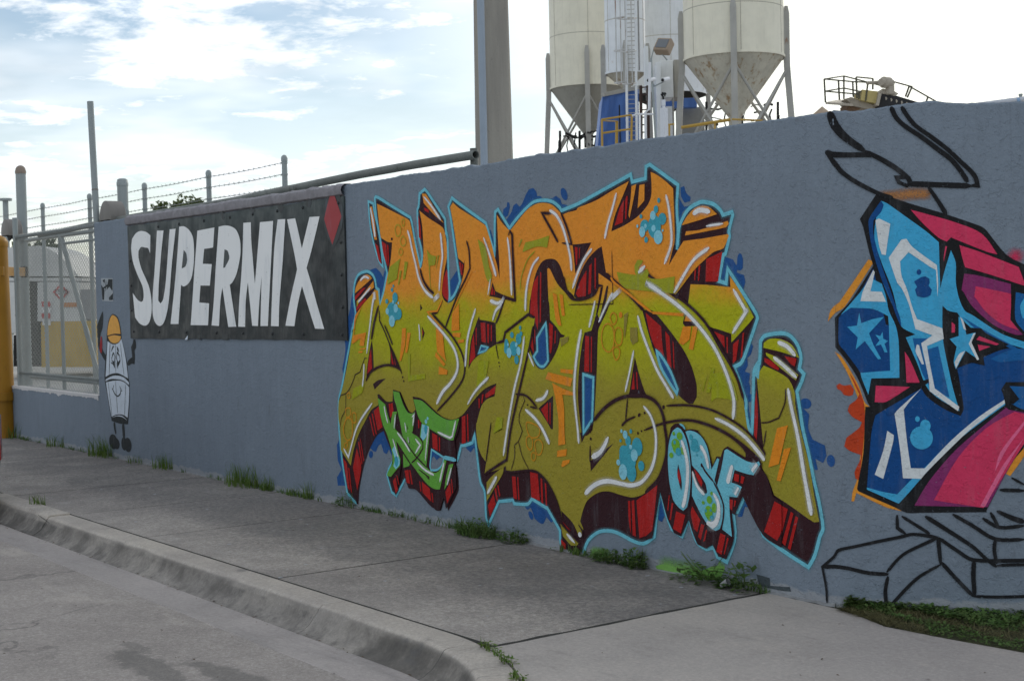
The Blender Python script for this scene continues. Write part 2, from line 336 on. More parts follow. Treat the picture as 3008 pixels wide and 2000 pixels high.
# painted shapes on the wall, in metres: type colour layer part width, then along-wall / height pairs
DATA = '''
P B 0 splash - -9.738 1.291 -9.748 1.446 -9.707 1.538 -9.685 1.611 -9.63 1.72 -9.558 1.801 -9.379 1.827 -9.309 1.839 -9.243 1.801 -9.21 1.765 -9.173 1.835 -9.141 1.799 -9.153 1.552 -9.656 1.292
P B 0 splash - -9.659 1.423 -9.759 1.282 -9.805 1.305 -9.798 1.21 -9.853 1.067 -9.843 1.032 -9.755 1.129 -9.636 1.423
P B 0 splash - -9.969 0.466 -9.93 0.516 -9.837 0.249 -9.841 0.159 -9.973 0.147 -9.982 0.212 -9.906 0.279 -9.963 0.346
P B 0 splash - -7.826 2.049 -7.776 1.936 -7.765 1.872 -7.855 2.002
P B 0 splash - -7.581 2.015 -7.645 2.103 -7.586 2.151 -7.565 2.189 -7.531 2.203 -7.499 2.179 -7.471 2.194 -7.431 2.247 -7.393 2.283 -7.347 2.288 -7.316 2.261 -7.308 2.233 -7.272 2.23 -7.241 2.206 -7.17 2.207 -7.116 2.222 -7.073 2.2 -7.057 2.167 -7.005 2.158 -7.007 2.116 -7.308 2.112
P B 0 splash - -7.676 2.173 -7.637 2.188 -7.631 2.216 -7.61 2.214 -7.603 2.185 -7.625 2.13 -7.654 2.118 -7.682 2.139
E B 0 splash - -7.033 2.227 0.033 0.042 -20
P B 0 splash - -5.983 2.19 -5.954 2.196 -5.938 2.157 -5.903 2.131 -5.907 2.109 -5.953 2.103 -5.98 2.141
P B 0 splash - -5.998 2.133 -5.957 2.081 -5.904 2.085 -5.969 2.053 -6.003 1.977
P B 0 splash - -5.664 1.796 -5.583 1.774 -5.549 1.728 -5.558 1.696 -5.505 1.682 -5.493 1.65 -5.511 1.605 -5.551 1.625 -5.696 1.654
E B 0 splash - -5.53 1.759 0.022 0.046 0
E B 0 splash - -5.534 1.735 0.025 0.022 0
P B 0 splash - -5.58 1.713 -5.541 1.698 -5.503 1.688 -5.494 1.66 -5.514 1.637 -5.508 1.604 -5.543 1.619
P B 0 splash - -5.466 1.339 -5.445 1.307 -5.462 1.265 -5.488 1.246 -5.486 1.204 -5.509 1.171 -5.471 1.163 -5.478 1.12 -5.517 1.115 -5.511 1.091 -5.473 1.088 -5.48 1.055 -5.454 1.047 -5.468 1.01 -5.52 1.008 -5.587 1.197 -5.527 1.222
P B 0 splash - -5.559 1.193 -5.49 1.129 -5.471 1.083 -5.486 0.999 -5.458 0.842 -5.502 0.867
E B 0 splash - -5.08 1.019 0.038 0.027 0
P B 0 splash - -5.127 1.015 -5.057 0.965 -5.065 0.893 -5.037 0.837 -4.956 0.812 -4.946 0.76 -4.97 0.722 -5.021 0.74 -5.005 0.684 -5.028 0.682 -5.061 0.778
E B 0 splash - -4.918 0.737 0.027 0.03 0
P B 0 splash - -5.579 0.409 -5.524 0.5 -5.487 0.438 -5.526 0.443 -5.547 0.385 -5.579 0.381
P B 0 splash - -6.224 0.293 -6.219 0.373 -6.193 0.455 -6.158 0.336 -6.171 0.317 -6.192 0.284
P B 0 splash - -7.517 0.247 -7.431 0.295 -7.303 0.269 -7.232 0.226 -7.212 0.173 -7.239 0.164 -7.283 0.193 -7.317 0.147 -7.353 0.146 -7.408 0.168 -7.434 0.216 -7.451 0.236 -7.48 0.219 -7.503 0.225
E B 0 splash - -7.449 0.186 0.026 0.028 -20
P B 0 splash - -9.503 0.454 -9.395 0.567 -9.228 0.643 -9.158 0.557 -9.121 0.444 -9.151 0.448 -9.186 0.49 -9.219 0.452 -9.262 0.459 -9.296 0.522 -9.335 0.506 -9.375 0.457 -9.419 0.461 -9.451 0.478
E B 0 splash - -9.45 0.432 0.031 0.028 10
P B 0 splash - -8.596 0.533 -8.442 0.489 -8.486 0.485 -8.526 0.461 -8.564 0.486 -8.587 0.471 -8.602 0.396
P B 0 splash - -8.17 0.598 -8.062 0.683 -8.039 0.495 -8.076 0.581 -8.119 0.545 -8.171 0.568
P M 2 shadow - -9.684 0.033 -9.821 0.102 -9.881 0.317 -9.908 0.47 -9.925 0.6 -9.919 0.815 -9.86 0.937 -9.765 1.164 -9.659 1.423 -9.689 1.354 -9.624 1.492 -9.641 1.584 -9.64 1.675 -9.61 1.752 -9.558 1.796 -9.441 1.816 -9.36 1.791 -9.322 1.75 -9.308 1.689 -9.269 1.673 -9.269 1.606 -9.254 1.562 -9.207 1.65 -9.145 1.794 -9.186 1.906 -9.216 1.995 -9.266 2.162 -9.286 2.26 -9.294 2.357 -9.281 2.366 -9.232 2.353 -9.052 2.28 -8.807 2.184 -8.786 2.136 -8.757 2.029 -8.726 1.935 -8.691 1.828 -8.665 1.895 -8.674 1.957 -8.699 2.026 -8.707 2.101 -8.713 2.231 -8.694 2.261 -8.679 2.346 -8.61 2.372 -8.572 2.345 -8.36 2.149 -8.352 2.065 -8.333 2.022 -8.331 1.932 -8.331 1.811 -8.322 1.631 -8.33 1.586 -8.286 1.607 -8.247 1.642 -8.191 1.715 -8.209 1.79 -8.24 1.928 -8.285 2.139 -8.313 2.23 -8.268 2.287 -8.183 2.243 -7.871 2.093 -7.835 2.01 -7.78 1.878 -7.772 2.082 -7.764 2.161 -7.731 2.176 -7.609 2.045 -7.53 2.102 -7.416 2.168 -7.332 2.201 -7.223 2.202 -7.144 2.186 -7.084 2.153 -7.058 2.127 -7.004 2.137 -6.893 2.159 -6.578 2.247 -6.401 2.297 -6.389 2.253 -6.273 2.264 -6.267 2.331 -6.233 2.34 -6 2.206 -6.014 2.085 -6.007 1.948 -6.017 1.843 -6 1.957 -5.97 2.014 -5.912 2.069 -5.828 2.097 -5.796 2.097 -5.722 2.08 -5.667 2.043 -5.65 2.017 -5.581 2.028 -5.575 2.012 -5.606 1.93 -5.603 1.897 -5.637 1.805 -5.651 1.802 -5.691 1.661 -5.684 1.659 -5.634 1.646 -5.621 1.726 -5.518 1.604 -5.412 1.478 -5.406 1.455 -5.46 1.344 -5.527 1.222 -5.587 1.194 -5.555 1.137 -5.525 1.067 -5.5 1.009 -5.503 0.956 -5.482 0.867 -5.463 0.839 -5.453 0.942 -5.446 1.064 -5.436 1.178 -5.401 1.227 -5.412 1.15 -5.437 1.168 -5.398 1.22 -5.387 1.335 -5.357 1.363 -5.264 1.378 -5.191 1.372 -5.132 1.327 -5.104 1.258 -5.117 1.197 -5.086 1.171 -5.101 1.133 -5.135 1.078 -5.116 0.98 -5.1 0.891 -5.062 0.76 -5.029 0.628 -4.997 0.516 -4.974 0.39 -4.995 0.347 -5.032 0.244 -5.077 0.176 -5.241 0.235 -5.389 0.3 -5.437 0.387 -5.524 0.5 -5.579 0.409 -5.612 0.406 -5.602 0.265 -5.668 0.123 -5.739 0.142 -5.771 0.191 -5.827 0.174 -5.895 0.2 -5.936 0.263 -5.962 0.334 -6.021 0.221 -6.109 0.254 -6.152 0.337 -6.193 0.464 -6.222 0.373 -6.256 0.192 -6.347 0.141 -6.442 0.143 -6.578 0.174 -6.663 0.178 -6.763 0.159 -6.867 0.091 -6.923 -0.011 -7.05 0.001 -7.142 -0.011 -7.145 0.124 -7.274 0.255 -7.285 0.254 -7.431 0.295 -7.479 0.256 -7.626 0.244 -7.64 0.266 -7.797 0.241 -7.923 0.07 -7.95 0.12 -7.96 0.289 -8.008 0.356 -8.038 0.519 -8.062 0.674 -8.091 0.613 -8.17 0.592 -8.228 0.583 -8.281 0.468 -8.297 0.451 -8.284 0.428 -8.272 0.29 -8.296 0.24 -8.409 0.113 -8.449 0.207 -8.503 0.106 -8.57 0.102 -8.804 0.219 -8.921 0.224 -8.954 0.291 -8.965 0.302 -9.092 0.153 -9.158 0.172 -9.22 0.293 -9.193 0.341 -9.129 0.411 -9.12 0.456 -9.248 0.626 -9.357 0.577 -9.477 0.456 -9.561 0.33 -9.636 0.15 -9.655 0.034
S L 3 outline 0.021 -9.679 0.031 -9.821 0.102 -9.881 0.317 -9.908 0.47 -9.925 0.6 -9.919 0.815 -9.86 0.937 -9.765 1.164 -9.659 1.423 -9.689 1.354 -9.624 1.492 -9.641 1.584 -9.64 1.675 -9.61 1.752 -9.558 1.796 -9.441 1.816 -9.36 1.791 -9.322 1.75 -9.308 1.689 -9.269 1.673 -9.269 1.606 -9.254 1.562 -9.207 1.65 -9.145 1.794 -9.186 1.906 -9.216 1.995 -9.266 2.162 -9.286 2.26 -9.294 2.357 -9.281 2.366 -9.232 2.353 -9.052 2.28 -8.807 2.184 -8.786 2.136 -8.757 2.029 -8.726 1.935 -8.691 1.828 -8.665 1.895 -8.674 1.957 -8.699 2.026 -8.707 2.101 -8.713 2.231 -8.694 2.261 -8.679 2.346 -8.61 2.372 -8.572 2.345 -8.36 2.149 -8.352 2.065 -8.333 2.022 -8.331 1.932 -8.331 1.811 -8.322 1.631 -8.33 1.586 -8.286 1.607 -8.247 1.642 -8.191 1.715 -8.209 1.79 -8.24 1.928 -8.285 2.139 -8.313 2.23 -8.268 2.287 -8.183 2.243 -7.871 2.093 -7.835 2.01 -7.78 1.878 -7.772 2.082 -7.764 2.161 -7.731 2.176 -7.609 2.045 -7.53 2.102 -7.416 2.168 -7.332 2.201 -7.223 2.202 -7.144 2.186 -7.084 2.153 -7.058 2.127 -7.004 2.137 -6.893 2.159 -6.578 2.247 -6.401 2.297 -6.389 2.253 -6.273 2.264 -6.267 2.331 -6.233 2.34 -6 2.206 -6.014 2.085 -6.007 1.948 -6.017 1.843 -6 1.957 -5.97 2.014 -5.912 2.069 -5.828 2.097 -5.796 2.097 -5.722 2.08 -5.667 2.043 -5.65 2.017 -5.581 2.028 -5.575 2.012 -5.606 1.93 -5.603 1.897 -5.637 1.805 -5.651 1.802 -5.691 1.661 -5.684 1.659 -5.634 1.646 -5.621 1.726 -5.518 1.604 -5.412 1.478 -5.406 1.455 -5.46 1.344 -5.527 1.222 -5.587 1.194 -5.555 1.137 -5.525 1.067 -5.5 1.009 -5.503 0.956 -5.482 0.867 -5.463 0.839 -5.453 0.942 -5.446 1.064 -5.436 1.178 -5.401 1.227 -5.412 1.15 -5.437 1.168 -5.398 1.22 -5.387 1.335 -5.357 1.363 -5.264 1.378 -5.191 1.372 -5.132 1.327 -5.104 1.258 -5.117 1.197 -5.086 1.171 -5.101 1.133 -5.135 1.078 -5.116 0.98 -5.1 0.891 -5.062 0.76 -5.029 0.628 -4.997 0.516 -4.974 0.39 -4.995 0.347 -5.032 0.244 -5.077 0.176 -5.241 0.235 -5.389 0.3 -5.437 0.387 -5.524 0.5 -5.579 0.409 -5.612 0.406 -5.602 0.265 -5.668 0.123 -5.739 0.142 -5.771 0.191 -5.827 0.174 -5.895 0.2 -5.936 0.263 -5.962 0.334 -6.021 0.221 -6.109 0.254 -6.152 0.337 -6.193 0.464 -6.222 0.373 -6.256 0.192 -6.347 0.141 -6.442 0.143 -6.578 0.174 -6.663 0.178 -6.763 0.159 -6.867 0.091 -6.923 -0.011
S L 3 outline 0.021 -7.144 0.032 -7.145 0.124 -7.274 0.255 -7.285 0.254 -7.431 0.295 -7.479 0.256 -7.626 0.244 -7.64 0.266 -7.797 0.241 -7.923 0.07 -7.95 0.12 -7.96 0.289 -8.008 0.356 -8.038 0.519 -8.062 0.674 -8.091 0.613 -8.17 0.592 -8.228 0.583 -8.281 0.468
S L 3 outline 0.018 -8.953 0.304 -9.092 0.153 -9.158 0.172 -9.22 0.293 -9.193 0.341 -9.129 0.411
S L 3 outline 0.018 -9.006 0.439 -8.98 0.365 -8.959 0.297
P M 2 shadow - -9.39 2.338 -9.321 2.319 -9.3 2.235 -9.245 2.096 -9.201 1.844 -9.255 1.884 -9.324 2.016 -9.373 2.168
C L 3 outline 0.018 -9.39 2.338 -9.321 2.319 -9.3 2.235 -9.245 2.096 -9.201 1.844 -9.255 1.884 -9.324 2.016 -9.373 2.168
P Y 4 letters - -9.366 2.297 -9.335 2.296 -9.302 2.196 -9.278 2.046 -9.312 2.048 -9.348 2.166
P R 5 stripes - -9.304 2.022 -9.262 2 -9.219 1.863 -9.261 1.897
P WALL 4 letters - -8.317 2.075 -8.286 2.145 -8.24 1.922 -8.214 1.79 -8.196 1.715 -8.252 1.648 -8.32 1.607
P B 5 splash2 - -8.313 1.721 -8.225 1.79 -8.191 1.715 -8.247 1.642 -8.32 1.601
S L 6 outline 0.019 -8.358 2.059 -8.333 2.022 -8.331 1.932 -8.331 1.811 -8.323 1.619 -8.33 1.586 -8.286 1.607 -8.247 1.642 -8.191 1.715 -8.209 1.79 -8.24 1.928 -8.285 2.139 -8.313 2.23 -8.268 2.287
P Y 4 letters - -9.625 1.651 -9.607 1.697 -9.555 1.749 -9.501 1.777 -9.443 1.792 -9.392 1.781 -9.364 1.761 -9.505 1.701
P Y 4 letters - -9.343 1.744 -9.34 1.692 -9.522 1.616 -9.601 1.548 -9.599 1.594 -9.508 1.639
P R 5 stripes - -9.624 1.628 -9.506 1.688 -9.454 1.694 -9.621 1.598
P R 5 stripes - -9.59 1.557 -9.471 1.616 -9.446 1.602 -9.612 1.514
P Y 4 letters - -9.613 1.491 -9.512 1.563 -9.38 1.637 -9.328 1.676 -9.28 1.668 -9.271 1.6 -9.259 1.555 -9.198 1.644 -9.143 1.771 -9.123 1.809 -9.088 1.898 -9.068 1.992 -9.064 2.018 -9.125 2.023 -9.222 2.06 -9.241 2.161 -9.26 2.29 -9.265 2.313 -9.149 2.277 -8.982 2.222 -8.831 2.17 -8.809 2.144 -8.789 2.086 -8.758 1.998 -8.727 1.91 -8.694 1.813 -8.668 1.828 -8.652 1.883 -8.643 1.944 -8.645 2.018 -8.655 2.129 -8.684 2.226 -8.568 2.167 -8.395 2.094 -8.366 2.053 -8.35 1.992 -8.342 1.932 -8.35 1.872 -8.393 1.765 -8.419 1.663 -8.42 1.626 -8.403 1.596 -8.371 1.574 -8.331 1.568 -8.276 1.588 -8.221 1.636 -8.176 1.706 -8.143 1.782 -8.131 1.859 -8.141 1.835 -8.209 1.872 -8.241 2.029 -8.273 2.156 -8.294 2.226 -8.258 2.257 -8.185 2.213 -7.882 2.081 -7.853 2.034 -7.808 1.94 -7.785 1.876 -7.754 1.806 -7.73 1.719 -7.729 1.822 -7.738 1.954 -7.745 2.142 -7.684 2.083 -7.619 2.037 -7.59 2.038 -7.512 2.09 -7.407 2.156 -7.305 2.186 -7.215 2.184 -7.145 2.165 -7.085 2.126 -7.046 2.102 -6.998 2.112 -6.913 2.12 -6.894 2.135 -6.726 2.166 -6.564 2.217 -6.419 2.259 -6.462 2.195 -6.544 2.077 -6.574 2.007 -6.584 1.974 -6.456 2.007 -6.335 2.055 -6.258 2.11 -6.227 2.158 -6.221 2.222 -6.227 2.297 -6.179 2.279 -6.107 2.238 -6.04 2.189 -6.038 2.111 -6.035 1.988 -6.037 1.891 -6.057 1.837 -6.09 1.755 -6.047 1.803 -6.003 1.85 -5.963 1.89 -5.833 1.896 -5.829 1.895 -5.616 1.912 -5.607 1.904 -5.631 1.86 -5.654 1.835 -5.728 1.818 -5.804 1.775 -5.882 1.725 -5.98 1.64 -6.041 1.587 -6.032 1.584 -5.938 1.534 -5.856 1.473 -5.775 1.393 -5.69 1.289 -5.606 1.196 -5.562 1.122 -5.525 1.039 -5.523 1.036 -5.504 0.923 -5.488 0.858 -5.439 0.804 -5.366 0.729 -5.367 0.686 -5.392 0.666 -5.409 0.693 -5.442 0.694 -5.509 0.71 -5.578 0.688 -5.67 0.681 -5.791 0.587 -5.908 0.747 -6.029 0.843 -6.12 0.768 -6.135 0.688 -6.173 0.589 -6.231 0.513 -6.325 0.441 -6.434 0.403 -6.543 0.406 -6.655 0.417 -6.755 0.401 -6.859 0.345 -6.905 0.284 -6.938 0.205 -6.909 0.161 -6.918 0.122 -6.956 0.113 -7.013 0.187 -7.125 0.251 -7.118 0.2 -7.167 0.307 -7.253 0.412 -7.342 0.466 -7.442 0.485 -7.652 0.456 -7.71 0.457 -7.728 0.485 -7.788 0.457 -7.94 0.415 -7.955 0.413 -7.932 0.492 -7.986 0.534 -8.024 0.597 -8.041 0.696 -8.038 0.755 -8.032 0.749 -8.02 0.78 -7.971 0.87 -7.908 0.917 -7.817 0.941 -7.794 1.029 -7.925 0.989 -8.03 0.926 -8.137 0.845 -8.203 0.797 -8.311 0.76 -8.419 0.764 -8.517 0.796 -8.694 0.877 -8.826 0.897 -8.795 0.801 -8.837 0.777 -8.889 0.79 -8.996 0.921 -9.086 0.934 -9.102 0.85 -9.2 0.845 -9.303 0.893 -9.32 0.811 -9.423 0.77 -9.518 0.679 -9.614 0.58 -9.7 0.454 -9.753 0.322 -9.903 0.432 -9.907 0.602 -9.928 0.683 -9.917 0.813 -9.865 0.896 -9.774 1.081 -9.712 1.244 -9.643 1.425
P Y 4 letters - -6.395 2.229 -6.353 2.237 -6.378 2.158 -6.419 2.042 -6.427 2.065 -6.405 2.16
P Y 4 letters - -6.326 2.23 -6.281 2.232 -6.286 2.137 -6.346 2.096
P Y 4 letters - -5.976 1.978 -5.931 2.026 -5.872 2.065 -5.806 2.076 -5.75 2.064 -5.695 2.024 -5.836 1.999
P Y 4 letters - -5.941 1.943 -5.828 1.946 -5.614 1.983 -5.605 1.968 -5.631 1.949 -5.951 1.92
P Y 4 letters - -8.645 2.344 -8.594 2.339 -8.498 2.242 -8.377 2.12 -8.5 2.188 -8.625 2.275
P R 5 stripes - -8.621 2.244 -8.566 2.228 -8.561 2.202 -8.616 2.222
P R 5 stripes - -8.701 2.196 -8.687 2.168 -8.673 2.099 -8.671 2.019 -8.699 2.039
P R 5 stripes - -9.21 2.034 -9.15 2.009 -9.128 1.841 -9.168 1.894 -9.196 1.959
P R 5 stripes - -9.136 2.005 -9.116 1.997 -9.112 1.841 -9.126 1.867
P R 5 stripes - -8.353 1.803 -8.333 1.751 -8.333 1.631 -8.343 1.58 -8.394 1.608 -8.42 1.644 -8.4 1.723
P R 5 stripes - -8.201 1.849 -8.178 1.84 -8.158 1.753 -8.179 1.759
P R 5 stripes - -8.17 1.836 -8.148 1.824 -8.154 1.777
P R 5 stripes - -6.463 2.154 -6.479 2.022 -6.554 2.006 -6.504 2.106
P R 5 stripes - -6.439 2.175 -6.43 2.172 -6.447 2.041 -6.457 2.039 -6.452 2.153
P R 5 stripes - -5.785 1.782 -5.659 1.819 -5.696 1.657 -5.793 1.659
P R 5 stripes - -5.878 1.729 -5.866 1.726 -5.875 1.668 -5.883 1.671
P R 5 stripes - -5.845 1.749 -5.831 1.749 -5.844 1.665 -5.854 1.665
P Y 4 letters - -5.914 1.647 -5.782 1.641 -5.602 1.625 -5.606 1.686 -5.518 1.586 -5.432 1.462 -5.484 1.418 -5.602 1.326 -5.602 1.373 -5.688 1.394 -5.782 1.417 -5.856 1.477 -5.936 1.538
P R 5 stripes - -5.735 1.386 -5.655 1.361 -5.653 1.295
P R 5 stripes - -5.639 1.356 -5.627 1.354 -5.63 1.267 -5.639 1.271
P R 5 stripes - -5.59 1.317 -5.544 1.345 -5.569 1.23 -5.594 1.211
P R 5 stripes - -5.517 1.376 -5.504 1.381 -5.523 1.25 -5.535 1.24
P Y 4 letters - -5.367 1.207 -5.269 1.177 -5.19 1.139 -5.15 1.068 -5.149 1.014 -5.118 0.89 -5.063 0.715 -5.031 0.557 -4.999 0.42 -5.04 0.415 -5.187 0.478 -5.308 0.526 -5.344 0.601 -5.39 0.661 -5.378 0.755 -5.39 0.874 -5.403 1.003 -5.419 1.152
P Y 4 letters - -5.367 1.301 -5.364 1.326 -5.326 1.347 -5.265 1.35 -5.204 1.337 -5.156 1.311 -5.116 1.253 -5.242 1.281
P Y 4 letters - -5.35 1.276 -5.267 1.25 -5.171 1.194 -5.124 1.164 -5.142 1.136 -5.268 1.209 -5.347 1.261
P R 5 stripes - -5.36 1.248 -5.317 1.236 -5.256 1.196 -5.262 1.184 -5.317 1.203 -5.36 1.227
P R 5 stripes - -5.218 1.26 -5.134 1.249 -5.147 1.208 -5.176 1.221
P R 5 stripes - -5.421 1.076 -5.414 0.928 -5.427 0.807 -5.445 0.833 -5.435 1.001
P R 5 stripes - -5.309 0.493 -5.212 0.462 -5.271 0.286 -5.375 0.32
P R 5 stripes - -5.191 0.451 -5.173 0.444 -5.234 0.268 -5.258 0.279
P R 5 stripes - -5.158 0.432 -5.14 0.425 -5.198 0.25 -5.216 0.257
P Y 5 letters - -7.137 0.168 -7.042 0.11 -6.96 0.066 -6.975 0.049 -7.036 0.043 -7.113 0.091
P R 5 stripes - -7.117 0.185 -7.05 0.145 -7.029 0.133 -7.071 0.149
P Y 5 letters - -7.932 0.357 -7.87 0.403 -7.728 0.485 -7.745 0.431 -7.822 0.349 -7.937 0.226
P Y 5 letters - -7.808 0.452 -7.738 0.49 -7.728 0.482 -7.803 0.451
P R 5 stripes - -7.854 0.288 -7.832 0.22 -7.901 0.128 -7.923 0.199
P R 5 stripes - -7.843 0.318 -7.823 0.332 -7.806 0.246 -7.819 0.239
P R 5 stripes - -7.81 0.347 -7.797 0.351 -7.777 0.284 -7.788 0.274
P R 5 stripes - -7.643 0.423 -7.6 0.424 -7.591 0.276 -7.63 0.281
P R 5 stripes - -7.584 0.423 -7.571 0.423 -7.563 0.276 -7.577 0.275
P R 5 stripes - -7.443 0.469 -7.36 0.464 -7.343 0.29 -7.435 0.305
P R 5 stripes - -7.333 0.441 -7.315 0.434 -7.309 0.274 -7.33 0.283
P R 5 stripes - -7.289 0.415 -7.273 0.405 -7.269 0.264 -7.283 0.271
P R 5 stripes - -7.136 0.072 -7.088 0.045 -7.09 0.001 -7.129 0.001
P R 5 stripes - -6.407 0.388 -6.216 0.493 -6.243 0.327 -6.279 0.212 -6.387 0.166
P R 5 stripes - -6.451 0.381 -6.427 0.388 -6.418 0.173 -6.447 0.178
P R 5 stripes - -6.482 0.378 -6.462 0.38 -6.461 0.181 -6.479 0.256
P R 5 stripes - -9.872 0.373 -9.813 0.337 -9.777 0.123 -9.809 0.147
P R 5 stripes - -9.794 0.305 -9.777 0.299 -9.744 0.106 -9.763 0.125
P R 5 stripes - -9.653 0.467 -9.597 0.354 -9.6 0.287 -9.663 0.138 -9.72 0.311
P R 5 stripes - -9.63 0.512 -9.614 0.52 -9.573 0.356 -9.587 0.342
P R 5 stripes - -9.6 0.541 -9.59 0.538 -9.548 0.378 -9.562 0.37
P R 5 stripes - -9.385 0.765 -9.308 0.805 -9.253 0.655 -9.336 0.62
P R 5 stripes - -9.418 0.744 -9.399 0.745 -9.35 0.59 -9.368 0.595
P R 5 stripes - -9.454 0.715 -9.439 0.716 -9.382 0.575 -9.401 0.58
P R 5 stripes - -8.209 0.782 -8.166 0.796 -8.169 0.608 -8.217 0.596
P R 5 stripes - -8.148 0.803 -8.133 0.807 -8.132 0.62 -8.147 0.616
P R 5 stripes - -7.927 0.948 -7.8 1.013 -7.815 0.959 -7.918 0.924
P R 5 stripes - -7.962 0.947 -7.942 0.951 -7.96 0.888 -7.972 0.888
P R 5 stripes - -8.004 0.919 -7.989 0.919 -7.992 0.858 -8.004 0.851
P M 5 shadow - -9.387 1.301 -9.375 1.236 -9.369 1.089 -9.483 0.989 -9.473 1.063 -9.434 1.195
P R 6 stripes - -9.4 1.235 -9.392 1.085 -9.467 1.04 -9.436 1.156
P M 5 shadow - -9.148 1.284 -9.078 1.215 -8.986 1.083 -9.132 1.117 -9.125 1.207
P R 6 stripes - -9.117 1.224 -9.08 1.119 -9.109 1.124
P R 6 stripes - -9.071 1.17 -9.053 1.119 -9.065 1.119
P M 5 shadow - -8.703 1.564 -8.676 1.534 -8.705 1.512
P M 5 shadow - -8.687 1.404 -8.652 1.358 -8.686 1.302
P R 6 stripes - -8.682 1.386 -8.669 1.358 -8.685 1.333
P M 5 shadow - -7.975 1.475 -7.968 1.45 -7.872 1.442 -7.786 1.43 -7.782 1.289 -7.864 1.259 -7.967 1.222 -8.061 1.173 -8.115 1.116 -8.1 1.22 -8.076 1.315 -8.009 1.427
P R 6 stripes - -7.958 1.43 -7.903 1.43 -7.901 1.296 -7.951 1.304
P R 6 stripes - -7.883 1.422 -7.858 1.421 -7.868 1.294 -7.883 1.298
P R 6 stripes - -7.84 1.416 -7.828 1.414 -7.832 1.311 -7.845 1.306
P R 6 stripes - -8.041 1.356 -8.029 1.2 -8.104 1.143 -8.066 1.303
P R 6 stripes - -8.019 1.392 -8.005 1.398 -8.01 1.28 -8.02 1.28
P B 6 splash2 - -7.954 1.275 -7.884 1.266 -7.91 1.247 -7.985 1.228
C L 7 outline 0.014 -7.956 1.276 -7.879 1.266 -7.907 1.245 -7.989 1.226
P M 5 shadow - -7.809 1.698 -7.78 1.64 -7.678 1.61 -7.555 1.584 -7.56 1.567 -7.851 1.608
P R 6 stripes - -7.815 1.666 -7.808 1.669 -7.806 1.614 -7.835 1.617
P R 6 stripes - -7.799 1.652 -7.787 1.646 -7.786 1.614 -7.796 1.614
P M 5 shadow - -7.401 1.579 -7.369 1.672 -7.32 1.765 -7.264 1.818 -7.192 1.833 -7.13 1.824 -7.083 1.785 -7.051 1.72 -7.023 1.638 -6.964 1.605 -6.948 1.583 -6.982 1.574 -7.037 1.617 -7.118 1.678 -7.185 1.767 -7.203 1.776 -7.216 1.77 -7.21 1.577 -7.202 1.548 -7.197 1.45 -7.136 1.406 -7.089 1.363 -7.049 1.353 -7.064 1.342 -7.099 1.336 -7.114 1.292 -7.146 1.243 -7.197 1.187 -7.252 1.144 -7.307 1.135 -7.361 1.161 -7.417 1.257 -7.395 1.344 -7.368 1.411 -7.354 1.461 -7.418 1.489 -7.405 1.573
P R 6 stripes - -7.308 1.734 -7.323 1.578 -7.318 1.456 -7.327 1.384 -7.35 1.439 -7.348 1.469 -7.404 1.489 -7.385 1.622 -7.352 1.694
P R 6 stripes - -7.289 1.756 -7.276 1.746 -7.284 1.578 -7.291 1.439 -7.305 1.428 -7.297 1.61
P R 6 stripes - -7.381 1.344 -7.372 1.23 -7.409 1.288
P R 6 stripes - -7.361 1.389 -7.353 1.383 -7.356 1.289 -7.364 1.311
P R 6 stripes - -7.206 1.431 -7.167 1.413 -7.18 1.291 -7.195 1.236 -7.208 1.244
P R 6 stripes - -7.15 1.384 -7.139 1.378 -7.147 1.303 -7.157 1.3
P B 6 splash2 - -7.242 1.431 -7.232 1.335 -7.226 1.192 -7.265 1.158 -7.306 1.154 -7.346 1.178 -7.372 1.214 -7.334 1.25 -7.336 1.334
C L 7 outline 0.017 -7.239 1.431 -7.232 1.335 -7.226 1.192 -7.265 1.158 -7.306 1.154 -7.346 1.178 -7.375 1.214 -7.334 1.25 -7.336 1.334
P M 5 shadow - -6.955 1.912 -6.861 1.914 -6.773 1.917 -6.847 1.831 -6.934 1.733 -6.944 1.834
P R 6 stripes - -6.933 1.898 -6.905 1.892 -6.913 1.796 -6.924 1.78
P R 6 stripes - -6.891 1.891 -6.882 1.89 -6.889 1.827 -6.895 1.822
P M 5 shadow - -6.954 1.594 -6.926 1.668 -6.864 1.763 -6.795 1.829 -6.72 1.874 -6.677 1.889 -6.657 1.798 -6.641 1.728 -6.565 1.678 -6.581 1.667 -6.712 1.731 -6.713 1.659 -6.761 1.61 -6.82 1.584 -6.896 1.572
P R 6 stripes - -6.823 1.751 -6.836 1.593 -6.912 1.588 -6.932 1.61 -6.883 1.689
P R 6 stripes - -6.797 1.777 -6.773 1.792 -6.786 1.612 -6.813 1.602
P R 6 stripes - -6.746 1.822 -6.731 1.822 -6.739 1.638 -6.75 1.632
P M 5 shadow - -6.695 1.643 -6.671 1.648 -6.693 1.575 -6.729 1.481 -6.713 1.455 -6.638 1.652 -6.622 1.652 -6.645 1.564 -6.705 1.455 -6.597 1.569 -6.647 1.491 -6.715 1.405 -6.728 1.376 -6.748 1.139 -6.778 0.874 -6.8 0.777 -6.853 0.742 -6.903 0.739 -6.921 0.84 -6.934 0.973 -6.92 1.134 -6.885 1.295 -6.857 1.371 -6.79 1.384 -6.746 1.476
P R 6 stripes - -6.849 1.352 -6.812 1.349 -6.819 1.132 -6.867 1.133
P R 6 stripes - -6.795 1.347 -6.784 1.347 -6.794 1.13 -6.805 1.13
P M 5 shadow - -6.907 0.692 -6.919 0.752 -6.886 0.773 -6.806 0.848 -6.785 0.835 -6.845 0.776
P B 6 splash2 - -6.875 1.117 -6.776 1.099 -6.799 0.841 -6.851 0.795 -6.881 0.767
C L 7 outline 0.018 -6.875 1.116 -6.778 1.098 -6.799 0.841 -6.885 0.755
